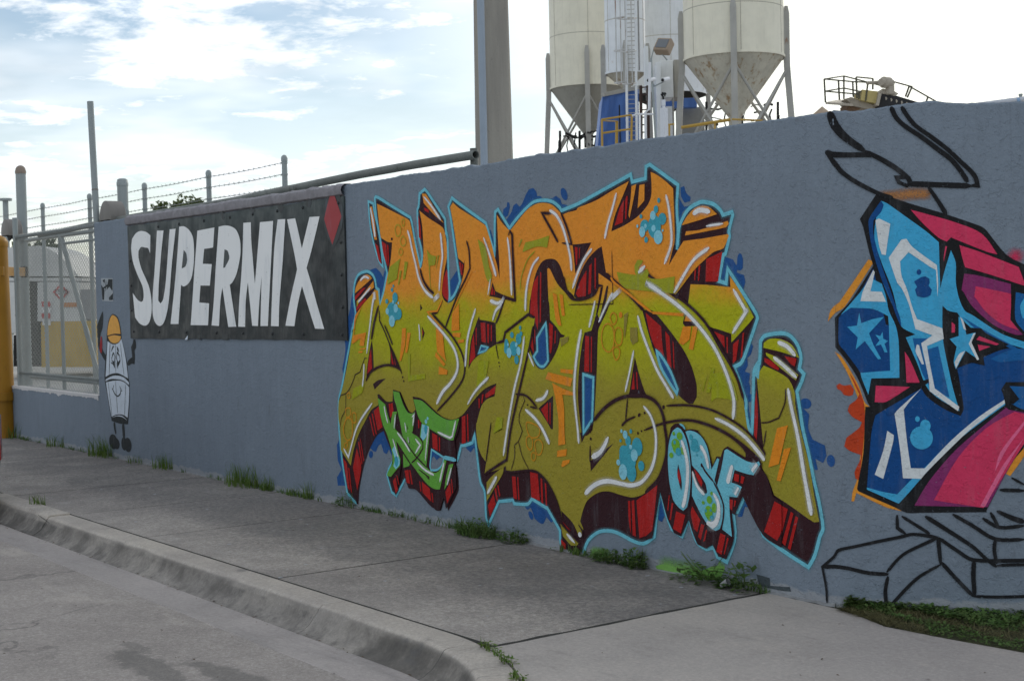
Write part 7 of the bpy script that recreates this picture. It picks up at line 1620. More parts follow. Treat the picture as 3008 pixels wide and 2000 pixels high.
# white machine housing under the broad silo
def crate(root, name, px0, py0, px1, py1, Z, depth, mat, bevel=.02):
    a = at(px0, py0, Z); b = at(px1, py1, Z); f_ = Vector((fwd.x, fwd.y, 0)).normalized(); r_ = Vector((rgt0.x, rgt0.y, 0)).normalized()
    w = (b-a).dot(r_); mb = MB(); P = []
    z1, z0 = a.z, b.z
    for z in (z0, z1):
        for v in (0, 1):
            for u in (0, 1): P.append(mb.vert(Vector((a.x, a.y, 0))+r_*w*u+f_*depth*v+Vector((0, 0, z))))
    for f in ((0, 2, 3, 1), (4, 5, 7, 6), (0, 1, 5, 4), (2, 6, 7, 3), (0, 4, 6, 2), (1, 3, 7, 5)): mb.face([P[i] for i in f])
    return sub(mb, root).build(name, mat, root, bevel=bevel)
q = at(1960, 300, 47); hs = empty('filter_housing', (q.x, q.y, 0), 'white steel filter housing with rust runs between the silos', 'machine')
crate(hs, 'duct', 1926, 184, 1946, 420, 46.5, .8, M_silo2); crate(hs, 'cabinet', 1940, 178, 1979, 286, 47, 1.0, M_silo2)
crate(hs, 'cabinet', 1979, 176, 2003, 286, 47.6, 1.0, M_leg); crate(hs, 'leg', 1976, 286, 1983, 430, 47, .2, M_leg); crate(hs, 'lower_box', 1956, 313, 1978, 430, 47, .6, M_silo2)
crate(hs, 'blue_screen', 1944, 290, 2048, 316, 49, .3, M_tarp); crate(hs, 'grey_back', 1990, 316, 2072, 430, 49.5, .6, mat_plain('grey_sheet', (.28, .28, .27), .8))
crate(hs, 'duct', 1892, 136, 1907, 260, 46.8, .3, M_silo2); crate(hs, 'support_post', 1873, 0, 1881, 205, 47.2, .2, mat_plain('dull_steel', (.25, .25, .25)))
# caged ladder
ZL = 44
ld = empty('caged_ladder', tuple(Vector((at(1853, 400, ZL).x, at(1853, 400, ZL).y, 0))), 'rusty white caged ladder climbing beside the slim silo', 'ladder')
M_lad = mat_metal('rusty_white_ladder', (.55, .55, .54), .55, .6, 0, True, (.22, .09, .04), .3)
for x0_, x1_ in ((1837, 1843), (1865, 1871)):
    mb = MB(); mb.beam(at(x0_, -60, ZL), at(x1_, 430, ZL), .055, .055); sub(mb, ld).build('rail', M_silo2, ld)
for k in range(36):
    y = -50+k*13.2; t = (y+60)/490; mb = MB(); mb.tube([at(1837+6*t, y, ZL), at(1865+6*t, y-1, ZL)], .011, 5); sub(mb, ld).build('rung', M_leg, ld)
for px in (1806, 1820, 1834, 1852):
    mb = MB(); mb.beam(at(px, -60, ZL-.35), at(px+6, 246, ZL-.35), .028, .02); sub(mb, ld).build('cage_bar', M_lad, ld)
for y in (-40, 56, 152, 246):
    mb = MB(); mb.tube([at(1868, y-2, ZL), at(1862, y, ZL-.45), at(1838, y+2, ZL-.7), at(1812, y, ZL-.5), at(1804, y-2, ZL-.1), at(1838, y-6, ZL)], .02, 6); sub(mb, ld).build('cage_hoop', M_lad, ld, smooth=True)
# second, brown ladder
l2 = empty('brown_ladder', tuple(Vector((at(1893, 400, 45).x, at(1893, 400, 45).y, 0))), 'dark brown steel ladder beside the blue tarpaulin', 'ladder')
M_brn = mat_plain('brown_steel', (.06, .035, .03), .7)
for px in (1882, 1903):
    mb = MB(); mb.beam(at(px, 252, 45), at(px+2, 430, 45), .07, .07); sub(mb, l2).build('rail', M_brn, l2)
for k in range(8): mb = MB(); mb.tube([at(1882, 258+k*22, 45), at(1904, 256+k*22, 45)], .022, 6); sub(mb, l2).build('rung', M_brn, l2)
# yellow guard rails
def rail(label, posts, z_mid, Z, root_px):
    rt = empty('guard_rail', tuple(Vector((at(*root_px, Z).x, at(*root_px, Z).y, 0))), label, 'railing', 'yellow guard rails under the silos')
    for a, b, wd_ in posts: mb = MB(); mb.tube([at(a[0], a[1], Z+(a[2] if len(a) > 2 else 0)), at(b[0], b[1], Z+(b[2] if len(b) > 2 else 0))], wd_, 6); sub(mb, rt).build('rail_pipe', M_yr, rt, smooth=True)
M_yr = mat_metal('yellow_rail_paint', (.48, .30, .06), .15, .5, 0, False, (.2, .1, .05), .3)
rail('yellow pipe guard rail in front of the blue tarpaulin', [((1767, 352), (1856, 338), .032), ((1767, 392), (1856, 379), .032), ((1768, 352), (1769, 440), .036), ((1856, 338), (1854, 440), .036), ((1812, 356, 1), (1811, 440, 1), .05), ((1768, 355), (1812, 357, 1), .022)], 0, 43.5, (1810, 430))
rail('yellow guard rail at the foot of the rusty cone silo', [((1960, 367), (1981, 365), .026), ((1966, 367), (1966, 430), .03), ((2001, 375), (2145, 352), .05), ((2150, 351), (2240, 355), .03), ((2100, 358), (2100, 430), .03)], 0, 42, (2050, 430))
# flood light on its pole, cameras, pipes
fl = empty('flood_light', tuple(Vector((at(1915, 430, 24).x, at(1915, 430, 24).y, 0))), 'square beige floodlight on a thin pole in front of the silos', 'lamp')
ZF = 24
mb = MB(); mb.tube([at(1912, 172, ZF), at(1928, 440, ZF)], .020, 8); sub(mb, fl).build('pole', M_galv, fl, smooth=True)
def boxat(root, name, c, w, h, d, mat, yaw=0, pitch=0, roll=0, bevel=.01):
    r_ = Vector((rgt0.x, rgt0.y, 0)); f_ = Vector((fwd.x, fwd.y, 0)).normalized(); M = Matrix((( r_.x, f_.x, 0, c.x), (r_.y, f_.y, 0, c.y), (0, 0, 1, c.z), (0, 0, 0, 1))) @ Matrix.Rotation(yaw, 4, 'Z') @ Matrix.Rotation(pitch, 4, 'X') @ Matrix.Rotation(roll, 4, 'Y')
    mb = MB(); mb.box((-w/2, -d/2, -h/2), (w/2, d/2, h/2), M); return sub(mb, root).build(name, mat, root, bevel=bevel)
M_lampb = mat_plain('beige_lamp_housing', (.34, .26, .19), .6); M_lens = NT('lamp_glass'); M_lens = M_lens.done((.16, .17, .18), .15)
cF = at(1950, 138, ZF)
boxat(fl, 'housing', cF, .27, .25, .16, M_lampb, radians(-28), radians(-32), radians(10), .02)
Mx = Matrix.Rotation(radians(-28), 4, 'Z') @ Matrix.Rotation(radians(-32), 4, 'X')
f2 = Vector((fwd.x, fwd.y, 0)).normalized(); r2 = Vector((rgt0.x, rgt0.y, 0)); loc = Mx @ Vector((0, -.085, 0)); cL = cF+r2*loc.x+f2*loc.y+Vector((0, 0, loc.z))
boxat(fl, 'lens', cL, .20, .17, .012, M_lens, radians(-28), radians(-32), radians(10), .003)
mb = MB(); mb.tube([at(1912, 176, ZF), at(1922, 140, ZF), at(1928, 150, ZF)], .014, 6); sub(mb, fl).build('bracket', M_galv, fl, smooth=True)
mb = MB(); mb.tube([at(1945, 160, ZF), at(1960, 178, ZF)], .012, 6); sub(mb, fl).build('bracket', M_galv, fl, smooth=True)
M_pvc = mat_plain('white_pvc', (.72, .73, .76), .4, 0, .1)
for px, py, lab in ((1914, 235, 'small white security camera left of the housing under the floodlight'), (1956, 234, 'small white security camera right of the floodlight pole')):
    r_c = empty('security_camera', tuple(at(px, py, ZF)), lab, 'camera', 'security cameras under the floodlight')
    mb = MB(); a = at(px-9, py+2, ZF-.12); b = at(px+8, py-2, ZF+.05); mb.tube([a, b], .034, 12); sub(mb, r_c).build('body', M_pvc, r_c, smooth=True)
    mb = MB(); mb.tube([a+(a-b)*.02, a+(a-b)*.06], .026, 12); sub(mb, r_c).build('lens', M_black, r_c, smooth=True)
    mb = MB(); mb.tube([at(px, py+4, ZF), at(1922, py+20, ZF)], .012, 6); sub(mb, r_c).build('arm', M_galv, r_c, smooth=True)
pp = empty('white_pipe', tuple(Vector((at(1905, 430, 23.5).x, at(1905, 430, 23.5).y, 0))), 'white plastic pipe with a step bend beside the floodlight pole', 'pipe')
mb = MB(); mb.tube([at(1909, 184, 23.5), at(1907, 322, 23.5), at(1896, 330, 23.5), at(1897, 440, 23.5)], .022, 10); sub(mb, pp).build('riser', M_pvc, pp, smooth=True)
mb = MB(); mb.tube([at(1857, 341, 23.6), at(1870, 336, 23.6), at(1920, 336, 23.6)], .016, 8); sub(mb, pp).build('cross_pipe', M_pvc, pp, smooth=True)
mb = MB(); mb.tube([at(1880, 338, 23.6), at(1881, 440, 23.6)], .014, 8); sub(mb, pp).build('prop', M_pvc, pp, smooth=True)
q = ony(1950, 380, .75); sp = empty('sprinkler_post', (q.x, .75, 0), 'white square post with a small sprinkler head just behind the wall', 'post')
Zs = (q-CAM).dot(fwd)
a = at(1950, 318, Zs); b = Vector((a.x, a.y, 0))
mb = MB(); mb.beam(b, a, .036, .036); sub(mb, sp).build('sleeve', M_pvc, sp)
mb = MB(); c = at(1949, 294, Zs); mb.tube([a, at(1949, 310, Zs)], .010, 10); mb.tube([at(1949, 311, Zs), c], .013, 12); sub(mb, sp).build('riser', M_pvc, sp, smooth=True)
mb = MB(); mb.tube([c, at(1948, 284, Zs)], .006, 8); mb.beam(at(1941, 279, Zs), at(1957, 276, Zs), .008, .010); mb.tube([at(1946, 284, Zs), at(1947, 272, Zs)], .007, 8); mb.tube([at(1953, 284, Zs), at(1953, 272, Zs)], .004, 8); sub(mb, sp).build('sprinkler_head', M_black, sp, smooth=True)

# ------------------------------------------------------------------ piping tangle below the left silo and behind the right one
def tangle(label, x0, x1, y0, y1, Z, n, seed):
    rnd = random.Random(seed); q = at((x0+x1)/2, 430, Z); rt = empty('pipework', (q.x, q.y, 0), label, 'pipes', 'dark pipework below the silos')
    for k in range(n):
        a = (rnd.uniform(x0, x1), rnd.uniform(y0, y1)); v = rnd.random() < .45
        b = (a[0]+(rnd.uniform(-3, 3) if v else rnd.uniform(-45, 45)), a[1]+(rnd.uniform(30, 70) if v else rnd.uniform(-10, 10)))
        c = ((a[0]+b[0])/2+rnd.uniform(-6, 6), (a[1]+b[1])/2+rnd.uniform(-6, 6))
        mb = MB(); mb.tube([at(a[0], a[1], Z+rnd.uniform(-1, 1)), at(c[0], c[1], Z), at(b[0], b[1], Z+rnd.uniform(-1, 1))], rnd.uniform(.015, .05), 6); sub(mb, rt).build('pipe_run', M_dark, rt, smooth=True)
    for px in (x0+5, (x0+x1)/2, x1-5):
        mb = MB(); mb.tube([at(px, y0, Z), at(px, 460, Z)], .05, 6); sub(mb, rt).build('stand', M_dark, rt, smooth=True)
tangle('dark pipes and valves below the plain beige silo', 1640, 1765, 385, 425, 55, 22, 3)
tangle('dark pipes and valves behind the rusty cone silo', 2070, 2290, 300, 375, 54, 26, 5)

# ------------------------------------------------------------------ conveyor head on the right, sand heaps, pipe
ZC = 40
M_steel = mat_plain('dark_olive_steel', (.09, .085, .06), .6); M_beige = mat_plain('beige_machine_paint', (.42, .37, .30), .6); M_yb = mat_plain('faded_yellow_panel', (.50, .40, .16), .6); M_belt = mat_plain('black_belt', (.03, .03, .032), .8)
q = at(2540, 330, ZC); cv = empty('conveyor_head', (q.x, q.y, 0), 'conveyor head with motor, yellow box and railed platform above the wall', 'conveyor')
s3 = 3.585
def c_(x, y): return (2350+x/s3, 180+y/s3)
def bar(name, pts, r, mat=M_steel, dz=0, n=6):
    mb = MB(); mb.tube([at(*c_(p[0], p[1]), ZC+(p[2] if len(p) > 2 else dz)) for p in pts], r, n); sub(mb, cv).build(name, mat, cv, smooth=True)
for p in ([(255, 190), (462, 158, 1.5)], [(462, 158, 1.5), (850, 258)], [(255, 190), (560, 218), (840, 230)], [(258, 318), (462, 285, 1.5)], [(462, 285, 1.5), (640, 322)], [(258, 318), (620, 350)], [(592, 168), (768, 185)], [(768, 220), (1000, 222), (1185, 272)], [(1150, 265), (1440, 430)]): bar('hand_rail', p, .022)
for p in ([(255, 190), (268, 436)], [(405, 205), (415, 410)], [(462, 158, 1.5), (462, 400, 1.5)], [(592, 168), (600, 390)], [(555, 222), (562, 380)], [(768, 185), (766, 300)], [(715, 230), (690, 420)], [(1150, 265), (1110, 375)], [(1178, 275), (1130, 385)], [(1345, 385), (1325, 440)], [(622, 320), (622, 400)]): bar('stanchion', p, .026)
mb = MB(); P = [at(*c_(268, 432), ZC), at(*c_(560, 452), ZC), at(*c_(500, 400), ZC+2.2), at(*c_(380, 410), ZC+2.2)]
ix = [mb.vert(p) for p in P]+[mb.vert(p-Vector((0, 0, .06))) for p in P]
for f in ((0, 1, 2, 3), (7, 6, 5, 4), (0, 4, 5, 1), (1, 5, 6, 2), (2, 6, 7, 3), (3, 7, 4, 0)): mb.face([ix[i] for i in f])
sub(mb, cv).build('platform', M_beige, cv)
def slab(name, pts, depth, mat, dz=0):
    f_ = Vector((fwd.x, fwd.y, 0)).normalized()*depth; a = [at(*c_(*p), ZC+dz) for p in pts]; mb = MB()
    i0 = [mb.vert(p) for p in a]; i1 = [mb.vert(p+f_) for p in a]
    for t in tessellate_polygon([a]): mb.face([i0[i] for i in t]); mb.face([i1[i] for i in t][::-1])
    for k in range(len(a)): mb.face((i0[k], i1[k], i1[(k+1) % len(a)], i0[(k+1) % len(a)]))
    sub(mb, cv).build(name, mat, cv)
slab('yellow_box', [(655, 300), (820, 320), (800, 445), (640, 410)], .9, M_yb)
slab('side_plate', [(830, 330), (860, 345), (830, 470), (800, 465)], .9, M_beige, -.1)
slab('drive_frame', [(870, 290), (970, 300), (1040, 345), (1000, 370), (850, 340)], .9, M_beige)
slab('belt_frame', [(860, 350), (1000, 360), (1300, 450), (1320, 520), (820, 520)], .7, M_belt)
slab('chute', [(480, 395), (540, 378), (640, 420), (800, 470), (780, 520), (560, 470)], 1.0, M_beige, .2)
slab('skirt', [(500, 450), (560, 440), (640, 500), (600, 520), (500, 500)], .9, mat_plain('rusty_skirt', (.2, .12, .07)), .3)
mb = MB(); a = at(*c_(850, 222), ZC-.2); b = at(*c_(968, 232), ZC+.1); mb.tube([a, a.lerp(b, .2), a.lerp(b, .25), a.lerp(b, .7), a.lerp(b, .75), b], [.10, .12, .16, .16, .11, .10], 16); sub(mb, cv).build('motor', M_beige, cv, smooth=True)
mb = MB(); a = at(*c_(940, 205), ZC); b = at(*c_(975, 205), ZC); mb.box((-.06, -.12, -.40), (.10, .12, .0), Matrix.Translation(a)); sub(mb, cv).build('gearbox', M_beige, cv, bevel=.04)
bar('trunnion', [(700, 232), (850, 222)], .05, M_beige)
for i in range(7): bar('idler', [(900+i*55, 395+i*14), (915+i*55, 420+i*14, .6)], .05, M_beige)
mb = MB(); mb.tube([at(2540, 340, ZC+.3), at(2545, 700, ZC+.3)], .12, 8); sub(mb, cv).build('support_leg', M_steel, cv)
mb = MB(); mb.tube([at(2640, 340, ZC+.3), at(2655, 700, ZC+.3)], .12, 8); sub(mb, cv).build('support_leg', M_steel, cv)
def heap(cxp, ytop, Z, rad, label):
    t = at(cxp, ytop, Z); rt = MB(); nr, na = 14, 36; rings = []
    for i in range(nr+1):
        rr = rad*i/nr; rings.append([rt.vert((t.x+rr*cos(2*pi*k/na)*(1+.1*noise.noise((k*.5, i*.3, Z))), t.y+rr*sin(2*pi*k/na), t.z*(1-(i/nr))**1.0*(1)+(-.25*t.z*0)+.12*noise.noise((rr*1.3*cos(k), rr*sin(k), Z)) if i else t.z-.1)) for k in range(na)])
    for i in range(nr):
        for k in range(na): rt.face((rings[i][k], rings[i][(k+1) % na], rings[i+1][(k+1) % na], rings[i+1][k]))
    rt.v = [(x-t.x, y-t.y, z) for x, y, z in rt.v]
    o = rt.build('sand_heap', M_sand, smooth=True); o.location = (t.x, t.y, 0); tag(o, label, 'sand heap', 'aggregate heaps behind the wall')
M_sand = mat_plain('pale_sand', (.46, .36, .27), .95, var=.4, sc=2)
heap(2415, 305, 58, 9, 'rounded sand heap left of the conveyor platform')
heap(2475, 318, 50, 8, 'lower sand heap under the conveyor chute')
q = at(2960, 292, 30); wp = empty('overhead_pipe', (q.x, q.y, 0), 'pale pipe with a small valve rising at the right end above the wall', 'pipe')
M_pp = mat_plain('pale_pipe', (.55, .57, .62), .4)
mb = MB(); mb.tube([at(2860, 311, 30), at(3180, 268, 30)], .055, 14); sub(mb, wp).build('pipe', M_pp, wp, smooth=True)
mb = MB(); mb.tube([at(2985, 297, 30), at(2994, 296, 30)], .068, 14); sub(mb, wp).build('coupling', mat_plain('blue_band', (.25, .38, .55), .5), wp, smooth=True)
mb = MB(); mb.tube([at(2998, 290, 30), at(2998, 282, 30)], .03, 8); mb.tube([at(2993, 280, 30), at(3003, 279, 30)], .028, 8); sub(mb, wp).build('valve', M_galv, wp, smooth=True)
for px in (2900, 3150):
    mb = MB(); mb.tube([at(px, 306, 30.1), Vector((at(px, 306, 30.1).x, at(px, 306, 30.1).y, 0))], .05, 8); sub(mb, wp).build('support', M_galv, wp, smooth=True)

# ------------------------------------------------------------------ trees
M_leafd = mat_leaf('dark_tree_leaves', (.035, .06, .02), (.06, .095, .03)); M_leafo = mat_leaf('olive_tree_leaves', (.07, .10, .03), (.12, .15, .05)); M_bark = mat_plain('bark', (.09, .07, .05), .95, var=.5)
def tree(px, ytop, Z, crown_r, label, mat, n=2600, sq=.8, leaf=.16, gap=.0, seed=1, trunk=None):
    rnd = random.Random(seed); top = at(px, ytop, Z); h = top.z; cz = h-crown_r*sq; rt = empty('tree', (top.x, top.y, 0), label, 'tree', 'trees beyond the yard')
    b = Vector((top.x, top.y, 0)); mb = MB(); tips = []
    mb.tube([b, b+Vector((.1, 0, cz*.5)), b+Vector((0, .1, cz))], [.24, .17, .10], 8)
    for k in range(9):
        a = rnd.uniform(0, 2*pi); e = rnd.uniform(.2, 1.1); L = crown_r*rnd.uniform(.6, .9)
        s_ = b+Vector((0, 0, cz*rnd.uniform(.6, 1))); t_ = s_+Vector((cos(a)*cos(e), sin(a)*cos(e), sin(e)*sq))*L; mb.tube([s_, s_.lerp(t_, .5)+Vector((0, 0, .15)), t_], [.08, .05, .02], 5); tips.append(t_)
    sub(mb, rt).build('trunk', M_bark, rt, smooth=True)
    mb = MB(); clumps = [(b+Vector((0, 0, cz))+Vector((rnd.gauss(0, .5), rnd.gauss(0, .5), rnd.gauss(0, .42)*sq))*crown_r*.95, rnd.uniform(.18, .34)*crown_r) for _ in range(34)]+[(t, .3*crown_r) for t in tips]
    for _ in range(n):
        c, r = rnd.choice(clumps); d = Vector((rnd.gauss(0, 1), rnd.gauss(0, 1), rnd.gauss(0, 1))).normalized()*r*rnd.random()**.4; p = c+d
        u = Vector((rnd.gauss(0, 1), rnd.gauss(0, 1), rnd.gauss(0, 1))).normalized(); v = u.cross(Vector((rnd.gauss(0, 1), rnd.gauss(0, 1), rnd.gauss(0, 1)))).normalized(); s_ = leaf*rnd.uniform(.6, 1.3); g_ = rnd.random()
        i = [mb.vert(p+q_, (g_, g_, g_, 1)) for q_ in (-u*s_, v*s_*.5, u*s_, -v*s_*.5)]; mb.face(i)
    sub(mb, rt).build('crown', mat, rt, color=True)
tree(250, 745, 55, 2.6, 'dark bushy tree behind the trailer hood', M_leafd, 3600, .7, .17, seed=2)
tree(205, 760, 60, 2.2, 'dark tree just left of the bushy one over the trailer hood', M_leafd, 3000, .7, .17, seed=8)
tree(515, 585, 62, 1.35, 'small treetop with olive leaves above the middle of the banner', M_leafo, 1500, .75, .13, seed=3)
tree(568, 577, 64, .9, 'smallest treetop above the banner, right of the olive one', M_leafo, 800, .7, .12, seed=12)
tree(-8, 640, 40, 1.5, 'thin leafed tree at the left edge behind the yellow post', M_leafo, 900, 1.3, .10, seed=5)
lp = at(16, 590, 38); lr = empty('yard_lamp_post', (lp.x, lp.y, 0), 'slim pale post with a flat top at the left edge', 'post')
mb = MB(); mb.tube([Vector((lp.x, lp.y, 0)), lp], .075, 10); sub(mb, lr).build('shaft', M_galv, lr, smooth=True); mb = MB(); mb.tube([lp, lp+Vector((0, 0, .06))], .17, 12); sub(mb, lr).build('cap', M_galv, lr, smooth=True)

# ------------------------------------------------------------------ weeds along the foot of the wall
M_grass = mat_leaf('grass_blades', (.08, .16, .025), (.16, .26, .05), (.13, .12, .04)); M_weed = mat_leaf('weed_leaves', (.065, .14, .03), (.13, .22, .06), (.10, .09, .035))
rg = random.Random(11)
def blades(mb, x, y, z, n, h, spread, curl=.5, w=.004):
    for _ in range(n):
        a = rg.uniform(0, 2*pi); r = spread*sqrt(rg.random())*.5; bx, by = x+r*cos(a)*1.0, min(-.008, y+r*sin(a)*.45); hh = h*rg.uniform(.35, 1.1); lean = rg.uniform(.15, .9)*hh*curl*1.6
        la = rg.uniform(0, 2*pi); d = Vector((cos(la), sin(la)*.8-.15, 0)); side = Vector((-d.y, d.x, 0)).normalized()*w*rg.uniform(.6, 1.4); g_ = rg.random(); prev = None
        for k in range(5):
            t = k/4; p = Vector((bx, by, z))+d*lean*t*t+Vector((0, 0, hh*(t-.28*t*t*curl*1.5))); p.y = min(p.y, -.006); s_ = side*(1-t*.92)
            row = (mb.vert(p-s_, (g_,)*3+(1,)), mb.vert(p+s_, (g_,)*3+(1,)))
            if prev: mb.face((prev[0], prev[1], row[1], row[0]))
            prev = row
def leaves(mb, x, y, z, n, h, spread, s0=.02, ylim=-.006):
    for _ in range(n):
        a = rg.uniform(0, 2*pi); r = spread*.5*sqrt(rg.random()); zz = z+h*rg.random()**1.3*(1-.6*(r/(spread*.5))**2); p = Vector((x+r*cos(a), min(ylim-.004, y+r*sin(a)*.5), zz+.004))
        d = Vector((cos(a)+rg.gauss(0, .5), sin(a)*.7-.25+rg.gauss(0, .4), rg.uniform(-.1, .8))).normalized(); s_ = s0*rg.uniform(.5, 1.3); sd = d.cross(Vector((0, 0, 1)))
        sd = (sd.normalized() if sd.length > .1 else Vector((1, 0, 0)))*s_*.36; g_ = rg.random(); dn = Vector((0, 0, -.15*s_))
        q = [p, p+d*s_*.45+sd, p+d*s_+dn, p+d*s_*.45-sd]; q = [Vector((t.x, min(t.y, ylim), max(.002, t.z))) for t in q]; i = [mb.vert(t, (g_,)*3+(1,)) for t in q]; mb.face(i)
def stems(mb, x, y, z, n, h, spread):
    for _ in range(n):
        a = rg.uniform(0, 2*pi); p = Vector((x+rg.uniform(-.5, .5)*spread*.5, min(-.01, y), z)); t = p+Vector((cos(a)*spread*.4, -abs(sin(a))*spread*.2, h*rg.uniform(.5, 1)))
        i0 = len(mb.v); mb.tube([Vector((x, -.012, z)), p.lerp(t, .5)+Vector((0, 0, .01)), t], .0022, 4, cap=False)
TUFT = [  # px range along the wall foot, py, blade count, height, kind, label
 (62, 1283, .55, 150, .30, 'g', 'tall thin grass tuft at the foot of the yellow post'),
 (190, 1310, .5, 110, .22, 'g', 'grass tuft below the low wall in front of the fence'),
 (325, 1338, .55, 260, .34, 'g', 'dense grass tuft at the feet of the painted cartoon figure'),
 (398, 1360, .35, 60, .15, 'g', 'thin short grass just right of the cartoon figure'),
 (472, 1378, .40, 130, .22, 'g', 'small grass tuft left of the widest one under the banner'),
 (700, 1428, .62, 300, .30, 'g', 'widest tall grass tuft in the middle below the banner'),
 (787, 1440, .22, 110, .20, 'g', 'upright little grass tuft below the right end of the banner'),
 (870, 1455, .2, 60, .12, 'g', 'tiny grass tuft left of the blue splash under the banner'),
 (920, 1462, .2, 80, .22, 'g', 'narrow upright grass tuft left of the graffiti letters'),
 (1040, 1487, .22, 90, .15, 'w', 'leafy weed at the lower left tip of the graffiti'),
 (1440, 1568, .42, 420, .15, 'b', 'bushy weed clump below the pointed light blue outline'),
 (1530, 1588, .30, 220, .09, 'w', 'low weed right of the bushy clump'),
 (1320, 1546, .22, 40, .13, 'g', 'spiky grass below the green letters'),
 (1690, 1632, .14, 40, .10, 'g', 'few blades where the maroon tip meets the ground'),
 (1885, 1662, .20, 260, .12, 'w', 'round leafed weed left of the light green spray'),
 (1795, 1648, .25, 220, .07, 'w', 'flat weed under the wavy light blue outline'),
 (2110, 1700, .34, 230, .15, 'v', 'leafy weed growing over the light green spray'),
 (2215, 1722, .25, 200, .17, 'v', 'broad leafed weed beside the dark patch at the slab joint'),
]
for px, py, spr, n, h, kind, lab in TUFT:
    p = onz(px, py, 0); x = p.x; y = -.03; mb = MB()
    if kind == 'g': blades(mb, x, y, 0, int(n*.45), h*.85, spr)
    elif kind == 'b': blades(mb, x, y-.04, 0, n//2, h*1.1, spr, .8, .005); leaves(mb, x, y-.04, 0, int(n*.7), h*.75, spr, .030)
    elif kind == 'w': leaves(mb, x, y-.02, 0, n, h, spr, .030); blades(mb, x, y, 0, n//8, h*1.3, spr)
    else: stems(mb, x, y, 0, 7, h, spr); leaves(mb, x, y-.02, 0, int(n*.35), h*.9, spr, .05); leaves(mb, x, y-.03, 0, n//2, h*.4, spr*1.3, .03)
    mb.v = [(a-x, b-y, c) for a, b, c in mb.v]
    o = mb.build('grass_tuft' if kind == 'g' else 'weed', M_grass if kind == 'g' else M_weed, color=True); o.location = (x, y, 0); tag(o, lab, 'grass tuft' if kind == 'g' else 'weed', 'tufts along the foot of the wall')
mb = MB()
for k in range(210):                         # thin scatter of small growth all along the joint
    x = rg.uniform(-11.2, -5.35) if k % 3 else rg.uniform(-18, -11); d = noise.noise((x*1.7, 3, 3))
    if d < -.15: continue
    if rg.random() < .5: leaves(mb, x, -.03, 0, int(12+34*max(0, d)), .035, .16, .018)
    else: blades(mb, x, -.02, 0, 8, .07, .12)
o = mb.build('wall_foot_weeds', M_weed, color=True); tag(o, 'thin scatter of small weeds in the joint between pavement and wall', 'weeds', None, 'stuff')
# weeds in the joint behind the kerb bend
mb = MB()
for k in range(24):
    s = rg.uniform(.30, 1.75); p, nn, tt = kerb_path(s); q = p-nn*.004; dens = 1 if .34 < s < .55 or s > .8 else .3
    if rg.random() > dens: continue
    n0 = len(mb.v); leaves(mb, 0, 0, 0, 9, .03, .11, .024, 9); blades(mb, 0, -.0, 0, 6, .06, .10)
    for i in range(n0, len(mb.v)): v = mb.v[i]; mb.v[i] = (q.x+v[0], q.y+v[1], v[2]+.001)
o = mb.build('kerb_joint_weeds', M_grass, color=True); tag(o, 'small weeds growing in the joint behind the curved kerb', 'weeds', None, 'stuff')
p = onz(120, 1482, 0); mb = MB(); blades(mb, 0, -.05, 0, 40, .12, .25); o = mb.build('grass_tuft', M_grass, color=True); o.location = (p.x, -1.75, 0); tag(o, 'lone little grass tuft in the joint between kerb and far pavement', 'grass tuft', 'tufts along the foot of the wall')
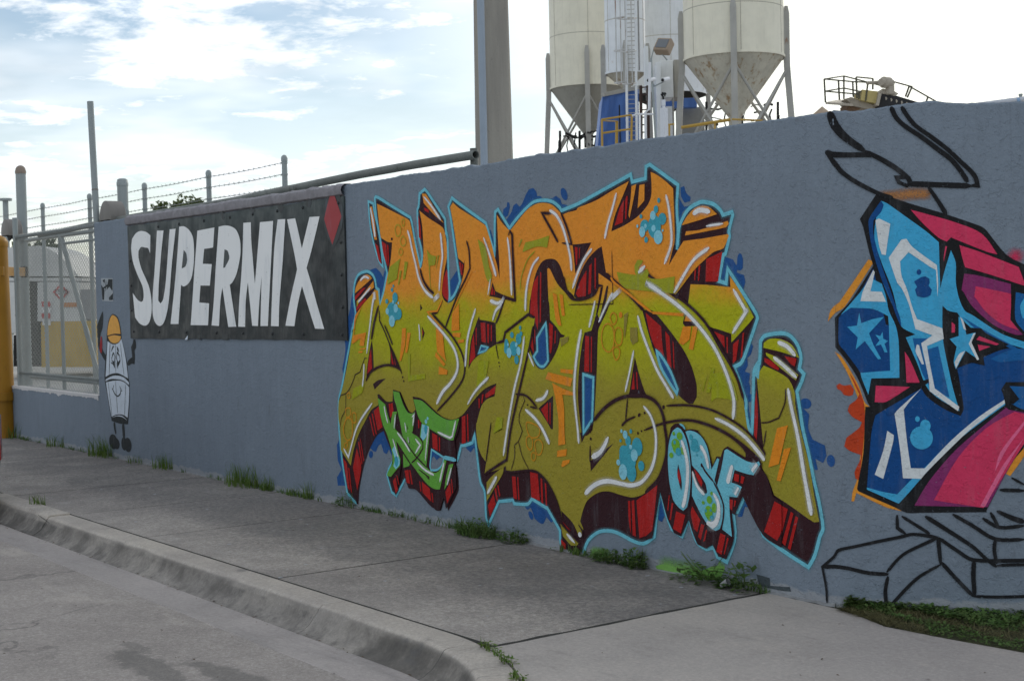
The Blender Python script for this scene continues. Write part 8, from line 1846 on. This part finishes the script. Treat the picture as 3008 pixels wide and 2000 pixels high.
# verge ground cover
mb = MB(); mb2 = MB()
def vline(x):
    for (x0, y0), (x1, y1) in zip(VE, VE[1:]):
        if x0 <= x <= x1: return y0+(y1-y0)*(x-x0)/(x1-x0)
    return 0
for k in range(17000):
    u = rg.random()**1.2*3.6; x = -4.83+u*cos(A2)+0; wy = (x-XC)*math.tan(A2); y0 = vline(x)
    if wy-y0 < .03: continue
    t = rg.random(); y = y0+(wy-y0)*t; grassy = noise.noise((x*2.5, y*5, 3))+(t-.45)*.8
    base = Vector((x, y, 0)); g_ = rg.random(); a = rg.uniform(0, 2*pi)
    if grassy > -.22:
        s_ = rg.uniform(.012, .03)*(1.1 if t > .5 else .8); z = rg.uniform(.002, .018+.06*t*max(0, .3+noise.noise((x*4, y*4, 8)))); d = Vector((cos(a), sin(a), rg.uniform(-.1, .7))).normalized(); sd = d.cross(Vector((0, 0, 1))).normalized()*s_*.36; p = base+Vector((0, 0, z))
        i = [mb.vert(q_, (g_,)*3+(1,)) for q_ in (p, p+d*s_*.45+sd, p+d*s_, p+d*s_*.45-sd)]; mb.face(i)
    else:
        L = rg.uniform(.03, .09); d = Vector((cos(a), sin(a), rg.uniform(.05, .5))).normalized()*L; sd = Vector((-sin(a), cos(a), 0))*.0016; p = base+Vector((0, 0, .002))
        i = [mb2.vert(q_, (g_,)*3+(1,)) for q_ in (p-sd, p+sd, p+d*.6+sd*.7, p+d)]; mb2.face(i)
o = mb.build('verge_weeds', M_weed, color=True); tag(o, 'leafy ground cover on the narrow verge below the star mural', 'ground cover', None, 'stuff')
M_straw = mat_leaf('dry_grass', (.14, .13, .05), (.24, .22, .11))
o = mb2.build('verge_dry_grass', M_straw, color=True); tag(o, 'dry brown grass along the edge of the verge', 'dry grass', None, 'stuff')
# litter: leaves and crumbs on the pavement and in the gutter
mb = MB(); M_lit = mat_leaf('dead_leaf', (.07, .04, .02), (.13, .08, .04))
for k in range(230):
    if k % 2: s = rg.uniform(-8, 1.2); p, nn, tt = kerb_path(s); q = p+nn*(.30+rg.gauss(0, .02)); z = -.122
    elif k % 4: q = Vector((rg.uniform(-14, -3), rg.uniform(-1.7, -.05), 0)); z = .003
    else: q = Vector((rg.uniform(-10, -4.5), rg.uniform(-3.6, -2.3), 0)); z = -.126
    s_ = rg.uniform(.004, .012); a = rg.uniform(0, 6.28); d = Vector((cos(a), sin(a), .15))*s_; sd = Vector((-sin(a), cos(a), .1))*s_*.45; p = Vector((q.x, q.y, z)); g_ = rg.random()
    i = [mb.vert(t, (g_,)*3+(1,)) for t in (p-d, p+sd, p+d, p-sd+Vector((0, 0, .003)))]; mb.face(i)
o = mb.build('leaf_litter', M_lit, color=True); tag(o, 'scattered dead leaves and crumbs on pavement and gutter', 'litter', None, 'stuff')
for px, py, Zg, r, l, lab in ((2195-.0, 1700, 0, .055, .0, 'crushed pale paper cup lying among the weeds by the slab joint'),):
    p = onz(2203, 1715, 0); mb = MB(); mb.lathe((0, 0, .01), [(.013, -.03), (.02, .03)], 14, Matrix.Rotation(radians(62), 4, 'Y') @ Matrix.Scale(.75, 4, (0, 1, 0)))
    o = mb.build('paper_cup', mat_plain('dirty_paper', (.3, .3, .31), .8), smooth=True); o.location = (p.x, -.10, .02); tag(o, lab, 'cup')

finish_roots()
